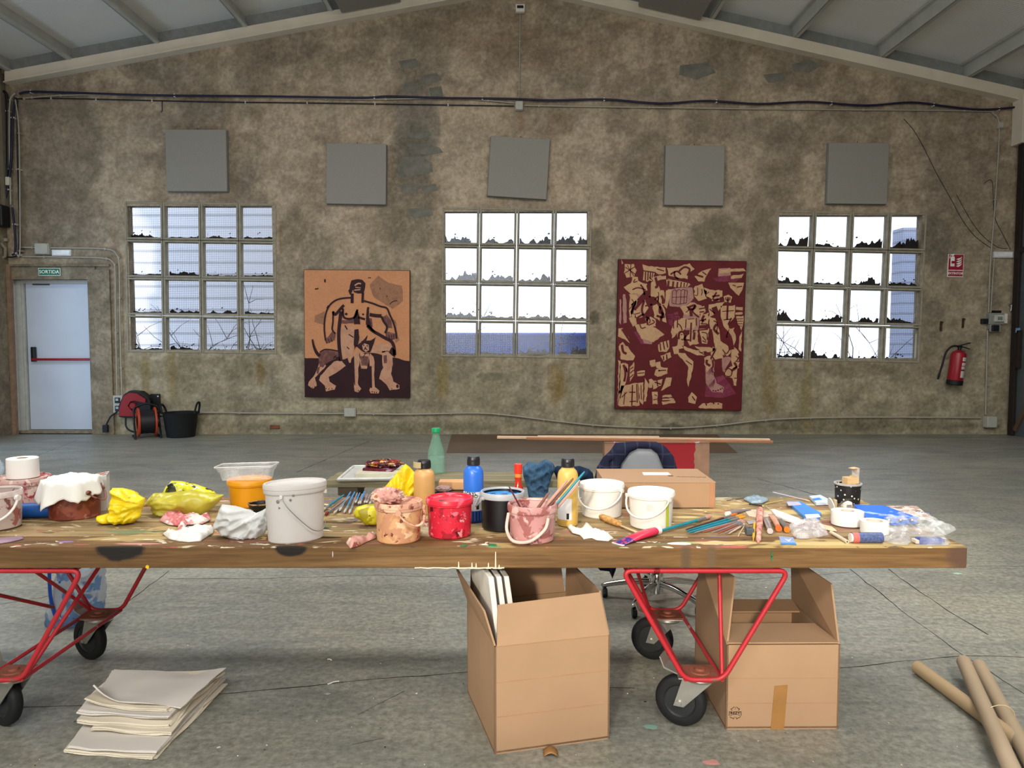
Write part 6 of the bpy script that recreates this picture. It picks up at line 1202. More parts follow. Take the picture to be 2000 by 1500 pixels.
# black box of palette cups behind, with wooden block
p = T(878, 985); t = thing('black_tray', 'black shallow tray between the peach and blue bottles', 'tray', (p.x, p.y + .05, ZT)); b = MB(); b.box((0, 0, .022), (.12, .1, .044)); b.build('tray_body', m_black, t, bevel=.006); b = MB(); b.box((0, -.002, .046), (.13, .11, .006)); b.build('tray_lip', plain('black_tray_lip', '#1b1c20', .3), t, bevel=.002)
b = MB(); b.box((.0, .01, .0), (.105, .06, .034)); o = tag(b.build('wood_block', plain('peach_block', '#d3a172', .8), None, (p.x + .005, p.y + .06, ZT + .067), bevel=.003), 'peach stained wooden block on the black tray', 'block')
blob('paint_rag', 'small mauve rag on the black tray', 'rag', (p.x - .025, p.y + .015, ZT + .049), (.028, .02, .012), plain('mauve_rag', '#a98a86', .9, bump=.4), 8.1, .3, 2)
# yellow bags
m_yel = plain('yellow_plastic', '#f0d41c', .3, 0, .5, .06, 12, .1)
ZBE_MIN = .3
def standing(name, label, cat, pix, Y, thick, amp, freq, seed, mat, res=.012, part='bag_body', group=None, both=1.0, edge=None, knot=None):
    sm = True; zmin = ZT + .002 if 'cloth' not in name else ZBE_MIN
    q = [at(u, v, Y) for u, v in pix]; x0 = sum(p.x for p in q) / len(q); t = thing(name, label, cat, (x0, Y, 0), group=group); b = MB(); kn = None
    if knot: kq = at(knot[0], knot[1], Y); kn = (kq.x - x0, kq.z)
    b.inflate([(p.x - x0, p.z) for p in q], lambda x, z, n: (x, -n, max(z, zmin)), thick, amp, freq, seed, res, both=both, edge=edge, smooth=sm, knot=kn); b.build(part, mat, t); return t
yb_ = T(230, 1026).y + .03
t = standing('yellow_bag', 'knotted bright yellow plastic bag at the left', 'bag', [(219, 953), (240, 953), (262, 960), (268, 966), (282, 973), (281, 984), (276, 995), (274, 1010), (262, 1020), (240, 1028), (228, 1031), (205, 1028), (190, 1018), (190, 1008), (210, 1003), (217, 1000), (214, 985), (217, 975)], yb_, .034, .018, 30, 1.5, m_yel, .0052, knot=(284, 984))
t = standing('yellow_bag', 'yellow plastic bag standing between peach bucket and peach bottle', 'bag', [(745, 975), (748, 955), (765, 935), (782, 915), (792, 906), (800, 912), (812, 925), (816, 945), (814, 975)], T(790, 1000).y + .03, .03, .014, 28, 4.5, m_yel, .006, knot=(780, 990))
yy = T(712, 1030).y + .03; t = standing('yellow_pouch', 'yellow pouch with brown splotches beside the peach bucket', 'pouch', [(690, 1000), (697, 990), (715, 985), (736, 984), (745, 1000), (742, 1022), (730, 1028), (713, 1025), (703, 1015), (692, 1010)], yy, .028, .002, 18, 2.5, splat('yellow_spotted', '#d8cb2c', [('#4a3a14', 30, .66, 3.), ('#a89a1c', 14, .6, 6.)], .35), .008, 'pouch_body')
# olive bag with bright printed pack
yo = T(360, 1012).y + .06
m_oli = clear('olive_plastic', '#c9bd3e', .86, .3, .25, 14)
t = standing('olive_bag', 'translucent olive yellow bag wrapped around a loaf shape', 'bag', [(286, 985), (292, 972), (300, 963), (330, 962), (375, 957), (400, 962), (418, 965), (438, 966), (428, 980), (412, 995), (396, 1006), (372, 1011), (340, 1014), (315, 1014), (303, 1005), (296, 990)], yo, .045, .012, 24, 6.5, m_oli, .007, knot=(284, 986))
b = MB(); q = at(286, 984, yo); b.tube(smooth_path([(q.x + .01 - t.location.x, 0, q.z), (q.x - .012 - t.location.x, -.004, q.z - .005), (q.x - .022 - t.location.x, -.006, q.z - .014)], 3), [.009, .005], 8); b.build('twisted_end', plain('tan_twist', '#b79f5c', .5), t)
standing('printed_packet', 'bright yellow printed packet behind the olive bag', 'packet', [(318, 962), (324, 950), (335, 939), (355, 940), (380, 945), (398, 951), (415, 958), (425, 966), (380, 972), (330, 972)], yo + .06, .03, .006, 18, 8.5, splat('printed_yellow', '#d8d41e', [('#20220c', 20, .62, 2.), ('#e8e6da', 24, .68, 5.), ('#2f6fa8', 16, .72, 7.)], .3), .009, 'packet_body')
# grey-white bag
yg = T(470, 1056).y + .05
m_gb = plain('white_film_bag', '#c9c9c5', .35, 0, .5, .05, 10, .1)
t = standing('white_plastic_bag', 'crumpled whitish plastic bag in front of the orange tub', 'bag', [(434, 985), (460, 988), (485, 995), (500, 1002), (512, 997), (520, 992), (525, 1008), (525, 1025), (518, 1040), (505, 1055), (490, 1060), (465, 1058), (445, 1052), (428, 1038), (417, 1026), (424, 1010), (428, 996)], yg, .036, .02, 28, 3.5, m_gb, .0058, knot=(522, 998))
c = MB(); c.tube([(.019 * math.cos(k * PI / 10), -.058, .009 * math.sin(k * PI / 10)) for k in range(20)], .0006, 5, closed=True); q = at(470, 1047, yg); c.build('printed_oval', m_ink, t, (q.x - t.location.x, 0, q.z))
# orange tub + clear tray + black tub
fit = cylfit(446, 532, 995, 928); x, y, r, h = fit; m_ora = plain('orange_tub', '#e89c12', .35, 0, .5, .04)
t = bucket('orange_tub', 'orange yellow tub with lid', fit, m_ora, .86, m_ora, m_ora, None)
zt_ = ZT + h; k = mpp(y)
t = thing('clear_food_tray', 'clear plastic food tray tilted on the orange tub', 'tray', (x - .005, y - .01, zt_ + .003), (0, -.03, 0)); b = MB()
m_clr = clear('clear_tray_plastic', '#f2f5f8', .22, .08, .1, 12); w0, w1, d0, d1, hh = .042, .072 * 1.0, .03, .05, .055
def ringp(w, d, z, r=.012): 
    o = []
    for (sx, sy) in ((1, 1), (-1, 1), (-1, -1), (1, -1)):
        for k_ in range(4):
            a = math.atan2(sy, sx) - PI / 4 + k_ * PI / 6; o.append((sx * (w - r) + r * math.cos(a), sy * (d - r) + r * math.sin(a), z))
    return o
w0, w1 = 47 * k, 57 * k
rings = [ringp(w0, d0, 0), ringp(w0 + .006, d0 + .005, hh * .6), ringp(w1 - .01, d1 - .008, hh * .62), ringp(w1 - .004, d1 - .004, hh), ringp(w1, d1, hh + .001), ringp(w1 + .001, d1 + .001, hh - .006)]
vs_ = [p for rg in rings for p in rg]; n_ = len(rings[0]); b.add(vs_, [tuple(reversed(range(n_)))] + [(i * n_ + j, i * n_ + (j + 1) % n_, (i + 1) * n_ + (j + 1) % n_, (i + 1) * n_ + j) for i in range(len(rings) - 1) for j in range(n_)], 0, False); b.build('tray_shell', m_clr, t)
b = MB(); b.tube([(p[0], p[1], p[2]) for p in ringp(w1, d1, hh + .001)], .0016, 6, closed=True); b.build('tray_rim', clear('clear_rim', '#ffffff', .6, .1), t)
x, y, r, h = cylfit(486, 530, 1012, 978); t = thing('small_black_tub', 'small black tub half hidden behind the oval bucket', 'tub', (x, y, ZT)); b = MB(); b.lathe([(0, 0), (r * .85, 0), (r, h), (r * .95, h), (r * .9, h - .008), (0, h - .008)], 28); b.build('body', m_black, t); b = MB(); b.tube([(r * .99 * math.cos(k_ * PI / 12), r * .99 * math.sin(k_ * PI / 12), h) for k_ in range(24)], .003, 6, closed=True); b.build('crusted_rim', splat('crust_rim', '#5d4a3a', [('#b98a4a', 60, .58, 2.)], .7), t)
# gloves
m_glv = plain('latex_glove', '#dcd8cf', .55, 0, .35, .05, 20, .15); m_glp = splat('stained_glove', '#dccfc6', [('#c26a6a', 9, .56, 3.), ('#d89a98', 14, .58, 6.)], .55)
def lying(name, label, cat, pix, thick, amp, freq, seed, mat, res=.008, z=ZT, group=None, part='body', edge=None):
    q = [onz(u, v, z) for u, v in pix]; x0 = sum(p.x for p in q) / len(q); y0 = sum(p.y for p in q) / len(q); t = thing(name, label, cat, (x0, y0, z), group=group); b = MB()
    b.inflate([(p.x - x0, p.y - y0) for p in q], lambda x, y_, n: (x, y_, max(.0008, n + .001)), thick, amp, freq, seed, res, both=0.0, edge=edge, edge_t=.003, smooth=True); b.build(part, mat, t); return t
lying('latex_glove', 'pink stained white glove before the olive bag', 'glove', [(312, 1018), (320, 1008), (345, 1003), (375, 1010), (395, 1012), (410, 1008), (412, 1016), (396, 1024), (365, 1026), (358, 1038), (346, 1042), (348, 1028), (330, 1026)], .014, .011, 30, 2.0, m_glp, group='discarded latex gloves')
lying('latex_glove', 'white glove with open fingers before the whitish bag', 'glove', [(318, 1044), (330, 1040), (348, 1044), (352, 1034), (370, 1038), (380, 1030), (392, 1028), (394, 1034), (404, 1028), (409, 1034), (418, 1034), (416, 1042), (404, 1050), (392, 1058), (368, 1060), (348, 1058), (330, 1054)], .012, .010, 30, 5.0, m_glv, group='discarded latex gloves')
lying('latex_glove', 'grey white glove lying by the yellow ochre bottle', 'glove', [(1108, 1030), (1116, 1025), (1122, 1034), (1136, 1036), (1142, 1025), (1150, 1026), (1160, 1036), (1175, 1040), (1190, 1046), (1198, 1053), (1188, 1058), (1165, 1056), (1155, 1052), (1140, 1054), (1132, 1046), (1118, 1042)], .009, .005, 34, 8.0, m_glv, group='discarded latex gloves')
# left: brown bucket with cloth, carton, stained buckets, roll, blue tube
m_brn = splat('brown_paint_bucket', '#6d3326', [('#8a4a38', 12, .58, 2.), ('#a8756a', 26, .70, 6.)], .3); m_brr = splat('brown_rim', '#8f625a', [('#4f241c', 26, .6, 3.), ('#b58a84', 22, .64, 7.)], .5, bump=.3)
fit = cylfit(98, 196, 1021, 938); x, y, r, h = fit
t = bucket('brown_paint_bucket', 'brown paint bucket under a white cloth', fit, m_brn, .94, m_brr, m_brr, (.035, -PI * .1, 1.2, .0045, m_brr, 'handle', .004, .7), oval=(1.0, .8), yaw=.35)
def drape(zc):
    b = MB(); n = 64; m = 20
    def f(a, c):
        th = a * 2 * PI; L = .055 + .045 * max(0, noise.noise(Vector((math.cos(th) * 1.6 + 3, math.sin(th) * 1.6, 1.)))) + .03 * max(0, math.cos(th - PI * 1.12)) + .018 * max(0, math.cos(th + PI * .42))
        s_ = c * (r * .9 + L); rr_ = min(s_, r * 1.02 + (s_ - r) * .22 if s_ > r else s_); dz = -max(0, s_ - r * 1.0) * .92
        fold = .012 * math.sin(th * 7 + 2) * max(0, c - .45) * 1.5; w = noise.noise(Vector((math.cos(th) * rr_ * 30, math.sin(th) * rr_ * 30, 4.)))
        return ((rr_ + fold) * math.cos(th), (rr_ + fold) * math.sin(th), zc + dz + .014 * (1 - 2 * abs(w)) + .018 * max(0, 1 - s_ / (r * .8)))
    b.grid(f, n, m); return b
o = drape(.016).build('white_cloth', plain('white_cloth', '#e3e1db', .9, 0, .2, .03, 8, .1), None, (x - .008, y - .004, ZT + h)); tag(o, 'white cloth draped over the brown paint bucket', 'cloth'); sd = o.modifiers.new('thick', 'SOLIDIFY'); sd.thickness = .0015
p = T(185, 985); p = Vector((at(190, 980, y + .13).x, y + .13, 0)); t = thing('drink_carton', 'opened drink carton with torn top behind the brown bucket', 'carton', (p.x, p.y, ZT), (0, 0, .35)); m_ct = splat('carton_print', '#d8d6d2', [('#3a4a8c', 14, .68, 2.), ('#b5704a', 11, .64, 6.), ('#22201e', 24, .72, 4.)], .45)
zz = at(190, 926, p.y).z - ZT; b = MB(); hw = .04
b.hexa([(-hw, -hw, 0), (hw, -hw, 0), (hw, hw, 0), (-hw, hw, 0), (-hw, -hw, zz - .02), (hw, -hw, zz), (hw, hw, zz + .003), (-hw, hw, zz - .01)]); b.build('carton_body', m_ct, t); b = MB(); b.hexa([(-hw - .03, -hw, zz - .004), (-hw, -hw, zz - .018), (-hw, hw, zz - .012), (-hw - .03, hw, zz + .004), (-hw - .03, -hw, zz - .003), (-hw, -hw, zz - .017), (-hw, hw, zz - .011), (-hw - .03, hw, zz + .005)]); b.build('torn_flap', plain('torn_flap', '#b57f5c', .8, var=.3), t); b = MB(); b.box((0, 0, zz - .012), (hw * 1.7, hw * 1.7, .003)); b.build('stained_inside', splat('carton_inside', '#c08048', [('#7a4020', 20, .58, 3.)], .6), t)
m_cb = splat('clear_stained_plastic', '#c9b6ae', [('#a8685c', 16, .60, 3.), ('#7a4a44', 28, .67, 6.), ('#4a5a8c', 30, .74, 8.)], .3, alpha=.8)
fit = cylfit(-48, 42, 1040, 948); x, y, r, h = fit
t = bucket('stained_clear_bucket', 'clear plastic bucket with dried paint at the left edge', fit, m_cb, .9, clear('clear_rim2', '#e8d8d2', .75, .15), None, None, content=(.02, plain('settled_water', '#8a7a74', .2)))
bail(t, r, h - .025, .07, -PI * .38, 2.0, .005, clear('handle_clear', '#efe6e2', .85, .3), out=.006, flat=.8)
m_pk2 = splat('pink_tub', '#c9a59c', [('#b0525c', 14, .57, 3.), ('#a83a44', 22, .63, 6.), ('#e0c8b8', 16, .62, 2.)], .45, bump=.3)
fit = cylfit(-2, 96, 1004, 922); x, y, r, h = fit
t = bucket('pink_lidded_tub', 'pink smeared tub with lid carrying the paper roll', fit, m_pk2, .9, m_pk2, m_pk2, None, rim_h=.022)
rr2 = 28 * mpp(y); t = thing('paper_roll', 'white toilet paper roll standing on the pink tub', 'paper roll', (at(45, 930, y).x, y, ZT + h - .002)); hr = at(45, 893, y).z - ZT - h
b = MB(); b.lathe([(.02, 0), (rr2, 0), (rr2 + .001, .003), (rr2, hr - .002), (rr2 - .002, hr), (.02, hr), (.02, 0)], 40); b.build('paper', plain('tissue', '#eceae4', .95, 0, .1, .02), t); b = MB(); b.lathe([(.0185, .001), (.02, .001), (.02, hr - .001), (.0185, hr - .001), (.0185, .001)], 24); b.build('core', plain('core_card', '#a58a6a', .9), t)
a = T(40, 1016); rb = 15 * mpp(a.y); b = MB(); y_ = a.y + rb; p0, p1 = at(34, 1000, y_), at(118, 996, y_ + .03); t = thing('blue_foam_roll', 'blue cylinder lying behind the clear bucket', 'roll', (p0.x, y_, ZT + rb)); d = Vector((p1.x - p0.x, .03, 0)); b.cyl((0, 0, 0), d, rb, n=28); b.build('roll_body', plain('blue_foam', '#1e5fb4', .45, 0, .4, .05), t, bevel=.002); b = MB(); b.cyl(-d.normalized() * .001, d.normalized() * .002, rb * .4, n=20); b.build('roll_core', plain('roll_core_dark', '#0c2d5c', .6), t)
standing('clear_bag_scrap', 'pale blue clear plastic at the left edge', 'plastic', [(-30, 985), (-25, 900), (-5, 888), (3, 905), (8, 920), (4, 930), (-2, 940), (-5, 985)], T(0, 985).y + .06, .03, .01, 20, 2.2, clear('pale_blue_film', '#cfe0f2', .4, .1, .4), .012)
lying('mauve_card', 'mauve painted card scrap at the left front edge', 'card', [(-30, 1058), (0, 1052), (44, 1049), (46, 1054), (20, 1060), (-30, 1068)], .003, .001, 10, 1, plain('mauve_paint', '#8f7484', .6, var=.25), .01)
lying('dirty_rag', 'pink and cream rag at the table edge left of the peach bucket', 'rag', [(676, 1062), (690, 1056), (705, 1056), (725, 1047), (735, 1046), (735, 1052), (715, 1060), (700, 1068), (684, 1072)], .014, .007, 26, 3, m_rag, .007)
# brushes behind the oval bucket
m_bh = [plain('brush_blue', '#2f7fb8', .35), plain('brush_grey', '#8a7f7a', .6, var=.2), plain('brush_teal', '#1f7f92', .35), plain('brush_mauve', '#8f7a78', .6, var=.2)]
for i, (u0, v0, u1, v1, mi, r0) in enumerate([(672, 972, 628, 1002, 2, .0048), (678, 978, 634, 1010, 3, .0045), (684, 975, 652, 1007, 1, .004), (685, 966, 663, 1002, 0, .0042), (693, 966, 672, 1006, 0, .0042), (698, 968, 682, 1007, 1, .0042), (703, 968, 694, 986, 0, .004), (712, 965, 703, 988, 0, .0042), (708, 970, 700, 988, 3, .004), (718, 970, 712, 986, 3, .004), (724, 971, 716, 986, 1, .004), (730, 972, 722, 988, 3, .004)]):
    p, e = T(u0, v0), T(u1, v1); stick('paint_brush', ['teal brush nearest the oval bucket', 'thick mauve brush with red tip beside the oval bucket', 'thin grey brush of the row behind the oval bucket', 'first bright blue brush of the row', 'second bright blue brush of the row', 'grey brush right of the two bright blue ones', 'short bright blue brush in mid row', 'last bright blue brush of the row', 'mauve brush between two blue ones', 'mauve brush near the yellow pouch', 'grey brush near the yellow pouch', 'last mauve brush by the peach bucket'][i], 'paintbrush', (p.x, p.y, ZT + .012), (e.x, e.y, ZT + .008), r0 * .8, r0, m_bh[mi], group='brushes laid in a row behind the buckets', bris=plain('red_bristle', '#7a2a26', .9) if i == 1 else plain('grey_bristle', '#b9b1a6', .9))
# long cardboard box
A_, B_ = T(1186, 992), T(1395, 991); zf = at(1290, 943, A_.y).z; Yb = A_.y + .2
t = thing('long_cardboard_box', 'long closed cardboard box with stamped lid on the table', 'box', (0, 0, 0)); x0, x1 = at(1182, 965, A_.y).x, at(1397, 965, A_.y).x
yk = A_.y; dd = onz(1290, 917, zf).y - yk
for dummy in (0,):
    b = MB(); b.box(((x0 + x1) / 2, yk + dd / 2, (ZT + zf) / 2), (x1 - x0, dd, zf - ZT)); b.build('box_body', m_card, t, bevel=.002)
    b = MB(); b.box(((x0 + x1) / 2, yk + dd / 2, zf + .0015), (x1 - x0 + .004, dd + .004, .003)); b.build('lid', m_card, t, bevel=.001)
    c = onz(1280, 925, zf + .003); b = MB(); b.hexa([(c.x - .055, c.y - .035, zf + .003), (c.x + .06, c.y - .035, zf + .003), (c.x + .058, c.y + .03, zf + .003), (c.x - .05, c.y + .03, zf + .003), (c.x - .055, c.y - .035, zf + .0036), (c.x + .06, c.y - .035, zf + .0036), (c.x + .058, c.y + .03, zf + .0036), (c.x - .05, c.y + .03, zf + .0036)]); b.build('paper_label', m_lab, t)
    rr = random.Random(4); c = onz(1350, 931, zf + .003); b = MB()
    for i in range(22):
        xx = c.x - .06 + .0055 * i; b.box((xx, c.y + rr.uniform(-.004, .004) - .0006 * i, zf + .0032), (.0035, rr.uniform(.008, .018), .0004), (0, 0, rr.uniform(-.3, .3)))
    b.box((c.x - .08, c.y + .02, zf + .0032), (.02, .03, .0004)); tag(b.build('stamped_print', plain('brown_stamp', '#6b4a35', .8), t), kind='stuff')
    b = MB(); b.box((x1 - .012, yk - .0006, (ZT + zf) / 2), (.02, .001, zf - ZT)); b.build('corner_shade_strip', plain('corner_shade_tone', '#a87a58', .7), t)  # darker strip paints in the shade at the box's right corner

# ------------------------------------------------------------------ right half: tools and scraps
p, e = T(1172, 1015), T(1212, 1030); t = thing('cork_scraper', 'scraper with a cork textured handle by the white buckets', 'scraper', (p.x, p.y, ZT + .013)); d = Vector((e.x - p.x, e.y - p.y, -.003))
b = MB(); b.tube([d * f for f in (0, .08, .3, .6, .9, 1.0)], [.006, .011, .0125, .012, .010, .006], 12); b.build('grip', plain('cork_grip', '#b98a52', .9, 0, .2, .35, 90, .6), t); b = MB(); q = T(1245, 1042) - T(1172, 1015); b.hexa([tuple(d * .95 + Vector((-.002, -.005, -.004))), tuple(d * .95 + Vector((.002, .005, -.004))), (q.x + .004, q.y + .008, -.010), (q.x - .004, q.y - .008, -.010), tuple(d * .95 + Vector((-.002, -.005, -.002))), tuple(d * .95 + Vector((.002, .005, -.002))), (q.x + .004, q.y + .008, -.008), (q.x - .004, q.y - .008, -.008)]); b.build('blade', plain('pale_wood', '#d2b98f', .7), t)
def ptube(name, label, pu, pe, w, hcap, mats, rcap=.011, cap_l=.022, cat='paint tube', crimp=True, group='loose paint tubes'):
    """paint tube from crimped tail to cap, lying on the table"""
    a, e = T(*pu), T(*pe); d = Vector((e.x - a.x, e.y - a.y, 0)); L = d.length; t = thing(name, label, cat, (a.x, a.y, ZT), (0, 0, math.atan2(d.y, d.x)), group); b = MB(); n = 20; m = 8; Lb = L - cap_l
    def f(s_, c_):
        th = s_ * 2 * PI; k = c_; wy = w * (1 - .12 * k); hz = hcap * (.10 + .9 * math.sin(min(1, k * 1.15) * PI / 2)); return (Lb * k, wy * math.cos(th) * (1 if k < .97 else .75), hz * (1 + math.sin(th)) + .0005)
    b.grid(f, n, m); b.build('tube_body', mats[0], t)
    b = MB(); b.cyl((Lb - .002, 0, hcap), (L, 0, hcap), rcap * .92, rcap, n=18); b.build('cap', mats[1], t, bevel=.001)
    if crimp: b = MB(); b.box((.003, 0, .002), (.008, w * 2, .003)); b.build('crimp', mats[2], t)
    return t
s_ = Sh('tube_print', .3); cx_ = s_.sep(); cc = s_.mix(s_.ramp(cx_[0], [(.055, 0.), (.057, 1.)]), hexc('#3b2f7d'), hexc('#cf2a4a')); cc = s_.mix(s_.ramp(s_.noise(60, 2), [(.6, 0.), (.62, 1.)]), cc, hexc('#b03a5c')); s_.color(cc)
ptube('paint_tube', 'red and purple paint tube with white cap at the table edge', (1206, 1064), (1287, 1043), .024, .013, (s_.m, m_wpl, plain('crimp_white', '#d8d4d8', .5)), .0145, .02)
ptube('paint_tube', 'grey paint tube with a white cap among the brushes', (1462, 996), (1420, 1009), .011, .009, (plain('tube_grey', '#8f8688', .4, .3), m_wpl, m_fer), .010, .014)
ptube('paint_tube', 'silver rolled paint tube beside the pink crayon', (1494, 1012), (1504, 1043), .011, .010, (plain('tube_silver', '#b5a9a6', .3, .5), plain('silver_cap', '#cfc6c4', .35, .4), m_fer), .010, .01)
ptube('paint_tube', 'orange capped paint tube in the middle of the scraps', (1506, 1006), (1521, 1038), .011, .010, (plain('tube_peach', '#d09a82', .5), plain('orange_cap', '#e0642a', .35), m_fer), .011, .022)
ptube('paint_tube', 'grey paint tube with orange cap at the right of the crayon', (1521, 1014), (1537, 1040), .010, .009, (plain('tube_darkgrey', '#6f6b66', .5), plain('orange_cap2', '#e2741c', .35), m_fer), .010, .012)
# pink crayon cone
a, e = T(1485, 1000), T(1481, 1062); d = Vector((e.x - a.x, e.y - a.y, -.008)); t = thing('pink_crayon', 'thick pink crusted crayon tapering towards the front', 'crayon', (a.x, a.y, ZT + .013)); b = MB(); b.tube([d * (i / 14) for i in range(15)], [.008] + [.0125 + .0012 * math.sin(i * 2.1) - .0006 * max(0, i - 5) * (i > 5) for i in range(1, 14)] + [.003], 14); b.build('crayon_body', splat('crayon_pink', '#cf8f80', [('#e3b3a4', 40, .58, 2.), ('#b0645c', 30, .62, 5.)], .7, bump=.5), t)
p = T(1466, 1046); b = MB(); b.box((0, .02, .011), (.026, .036, .022)); t = thing('grey_eraser', 'dark grey eraser block beside the pink crayon', 'eraser', (p.x, p.y, ZT), (0, 0, -.08)); b.build('eraser_body', plain('eraser_grey', '#4e5258', .6), t, bevel=.002); b = MB(); b.box((0, .02, .0225), (.006, .003, .001)); b.build('print_mark', m_ink, t)
a, e = T(1474, 1024), T(1471, 1060); b = MB(); t = thing('yellow_marker', 'thin yellow marker against the pink crayon', 'marker', (a.x, a.y, ZT + .006)); d = Vector((e.x - a.x, e.y - a.y, 0)); b.tube([Vector(), d * .8], .0045, 8); b.build('marker_barrel', plain('marker_yellow', '#d8b23a', .4), t); b = MB(); b.tube([d * .8, d], [.0035, .0012], 8); b.build('marker_tip', plain('marker_tip', '#c99a2a', .4), t)
# brushes in the fan
fan = [(1284, 1043, 1390, 1013, 2, .006, 'large teal flat brush pointing to the right', '#c08a84'), (1340, 1038, 1440, 1007, 1, .004, 'dark brown brush in the fan of brushes', '#d06a2a'), (1342, 1041, 1450, 1010, 2, .0042, 'upper teal brush of the fan', '#d8902a'), (1345, 1044, 1456, 1014, 2, .0048, 'lower teal brush of the fan', '#d89020'), (1356, 1044, 1452, 1018, 3, .0036, 'mauve brush under the teal ones', '#b98a80'), (1372, 1044, 1453, 1020, 4, .0034, 'reddish brown thin brush of the fan', '#a87a70'),
       (1390, 1043, 1455, 1021, 3, .0034, 'first thin mauve brush handle of the fan', '#a88a80'), (1402, 1045, 1456, 1023, 4, .0032, 'thin rust brush of the fan', '#b08070'), (1415, 1045, 1456, 1025, 3, .0032, 'short mauve brush of the fan', '#a89088'), (1424, 1044, 1455, 1027, 0, .003, 'pale thin brush of the fan', '#c0a090')]
mm = [plain('brush_paleshaft', '#c9ad98', .6), plain('brush_darkbrown', '#4a3230', .4), plain('brush_teal', '#1f7f92', .35), plain('brush_mauve', '#8f7a78', .6, var=.2), plain('brush_rust', '#94503f', .5)]
for i, (u0, v0, u1, v1, mi, r0, nm, bh) in enumerate(fan):
    p, e = T(u0, v0), T(u1, v1); stick('paint_brush', nm, 'paintbrush', (p.x, p.y, ZT + r0 * 1.3 + .001 * (i % 3)), (e.x, e.y, ZT + r0 * 1.6 + .001 * (i % 4)), r0 * .8, r0, mm[mi], group='brushes fanned out on the right of the table', bris=plain('bris_' + bh[1:], bh, .9))
for i, (u0, v0, u1, v1, hx, r0, lbl) in enumerate([(1442, 1048, 1454, 1027, '#c9ad84', .0022, 'bare wooden stick below the brush fan'), (1463, 986, 1492, 990, '#241f20', .003, 'black pencil near the table rear'), (1510, 963, 1582, 980, '#b5aab8', .003, 'lavender pen at the rear edge of the table'), (1495, 985, 1530, 978, '#b9a46a', .002, 'tan stick by the blue packet'), (1496, 990, 1505, 998, '#b9a878', .002, 'short tan stick above the pink crayon'), (1420, 978, 1460, 972, '#5a5248', .002, 'thin dark wire at the rear of the table')]):
    p, e = T(u0, v0), T(u1, v1); t = thing('pencil' if 'pen' in lbl else 'thin_stick', lbl, 'pencil' if 'pen' in lbl else 'stick', (p.x, p.y, ZT + r0)); d = Vector((e.x - p.x, e.y - p.y, 0)); b = MB(); b.tube([Vector(), d * .9], r0, 8); b.build('shaft', plain('shaft_' + hx[1:], hx, .5), t); b = MB(); b.tube([d * .9, d], [r0 * .9, r0 * .2], 8); b.build('point', plain('shaft_point', '#d9c8a8', .7), t)
# packets, bags and paper
m_pkb = plain('packet_blue', '#3f86d8', .4, var=.1); m_pap = plain('paper_white', '#ebe7de', .8)
def card(name, label, cat, pix, th, mat, z=ZT, extra=(), group=None):
    q = [onz(u, v, z) for u, v in pix]; c = sum(q, Vector()) / len(q); t = thing(name, label, cat, (c.x, c.y, z), group=group); b = MB(); b.prism([(p.x - c.x, p.y - c.y) for p in q], 0.0002, th); b.build('card', mat, t)
    for nm, px, m_ in extra:
        q2 = [onz(u, v, z + th) for u, v in px]; b = MB(); b.prism([(p.x - c.x, p.y - c.y) for p in q2], th, th + .0006); b.build(nm, m_, t)
    return t
card('blue_card', 'small blue and white card at the front edge', 'card', [(1521, 1048), (1549, 1050), (1556, 1064), (1526, 1063)], .0015, plain('card_blue_pale', '#8fa4cc', .4), extra=[('blue_band', [(1524, 1060), (1553, 1060), (1556, 1064), (1526, 1063)], m_pkb), ('white_bird', [(1532, 1052), (1540, 1055), (1546, 1052), (1541, 1058)], m_pap)])
card('blue_packet', 'long blue packet with white ends on the right half of the table', 'packet', [(1537, 984), (1562, 984), (1604, 1008), (1600, 1016), (1570, 1014)], .012, m_pkb, extra=[('white_end', [(1536, 980), (1560, 980), (1566, 986), (1540, 988)], plain('packet_lilac', '#bcb4c4', .5)), ('white_front', [(1572, 1005), (1598, 1004), (1603, 1010), (1575, 1013)], m_pap)])
card('paper_strip', 'long curled white paper strip behind the clear bag', 'paper', [(1506, 998), (1512, 997), (1560, 1015), (1572, 1022), (1560, 1026), (1535, 1018), (1514, 1008)], .006, m_pap)
card('pale_blue_packet', 'pale blue and white packet at the rear of the table', 'packet', [(1580, 973), (1602, 971), (1622, 981), (1620, 986), (1594, 987)], .010, plain('packet_pale', '#c7d3e2', .45), extra=[('blue_print', [(1586, 974), (1600, 972), (1606, 976), (1590, 978)], m_pkb)])
lying('plastic_scrap', 'grey blue plastic scrap at the rear of the table', 'plastic', [(1452, 976), (1470, 971), (1492, 974), (1502, 978), (1488, 984), (1468, 984)], .01, .005, 26, 4, clear('grey_blue_film', '#9db4c4', .7, .2, .3), .01)
card('beige_paper', 'beige torn paper under the grey tube', 'paper', [(1456, 1000), (1478, 996), (1504, 1000), (1510, 1008), (1480, 1012), (1462, 1008)], .002, plain('beige_paper', '#c9b9a6', .8))
card('painted_patch_card', 'small grey painted card in the brush fan', 'card', [(1458, 1018), (1476, 1016), (1480, 1022), (1462, 1024)], .0012, plain('card_grey', '#9a96a0', .6))
lying('clear_bag', 'clear plastic bag with reddish seam at the front right', 'bag', [(1540, 1030), (1552, 1024), (1575, 1020), (1598, 1020), (1612, 1032), (1618, 1046), (1600, 1050), (1578, 1053), (1556, 1053), (1546, 1044)], .016, .008, 26, 2.4, clear('bag_film', '#efecf0', .26, .12, .5, 22), .0055)
card('beige_strip', 'crumpled beige paper ribbon beside the clear bag', 'paper', [(1600, 1024), (1625, 1030), (1634, 1038), (1618, 1036), (1604, 1032)], .003, plain('beige_ribbon', '#d6bd98', .8))
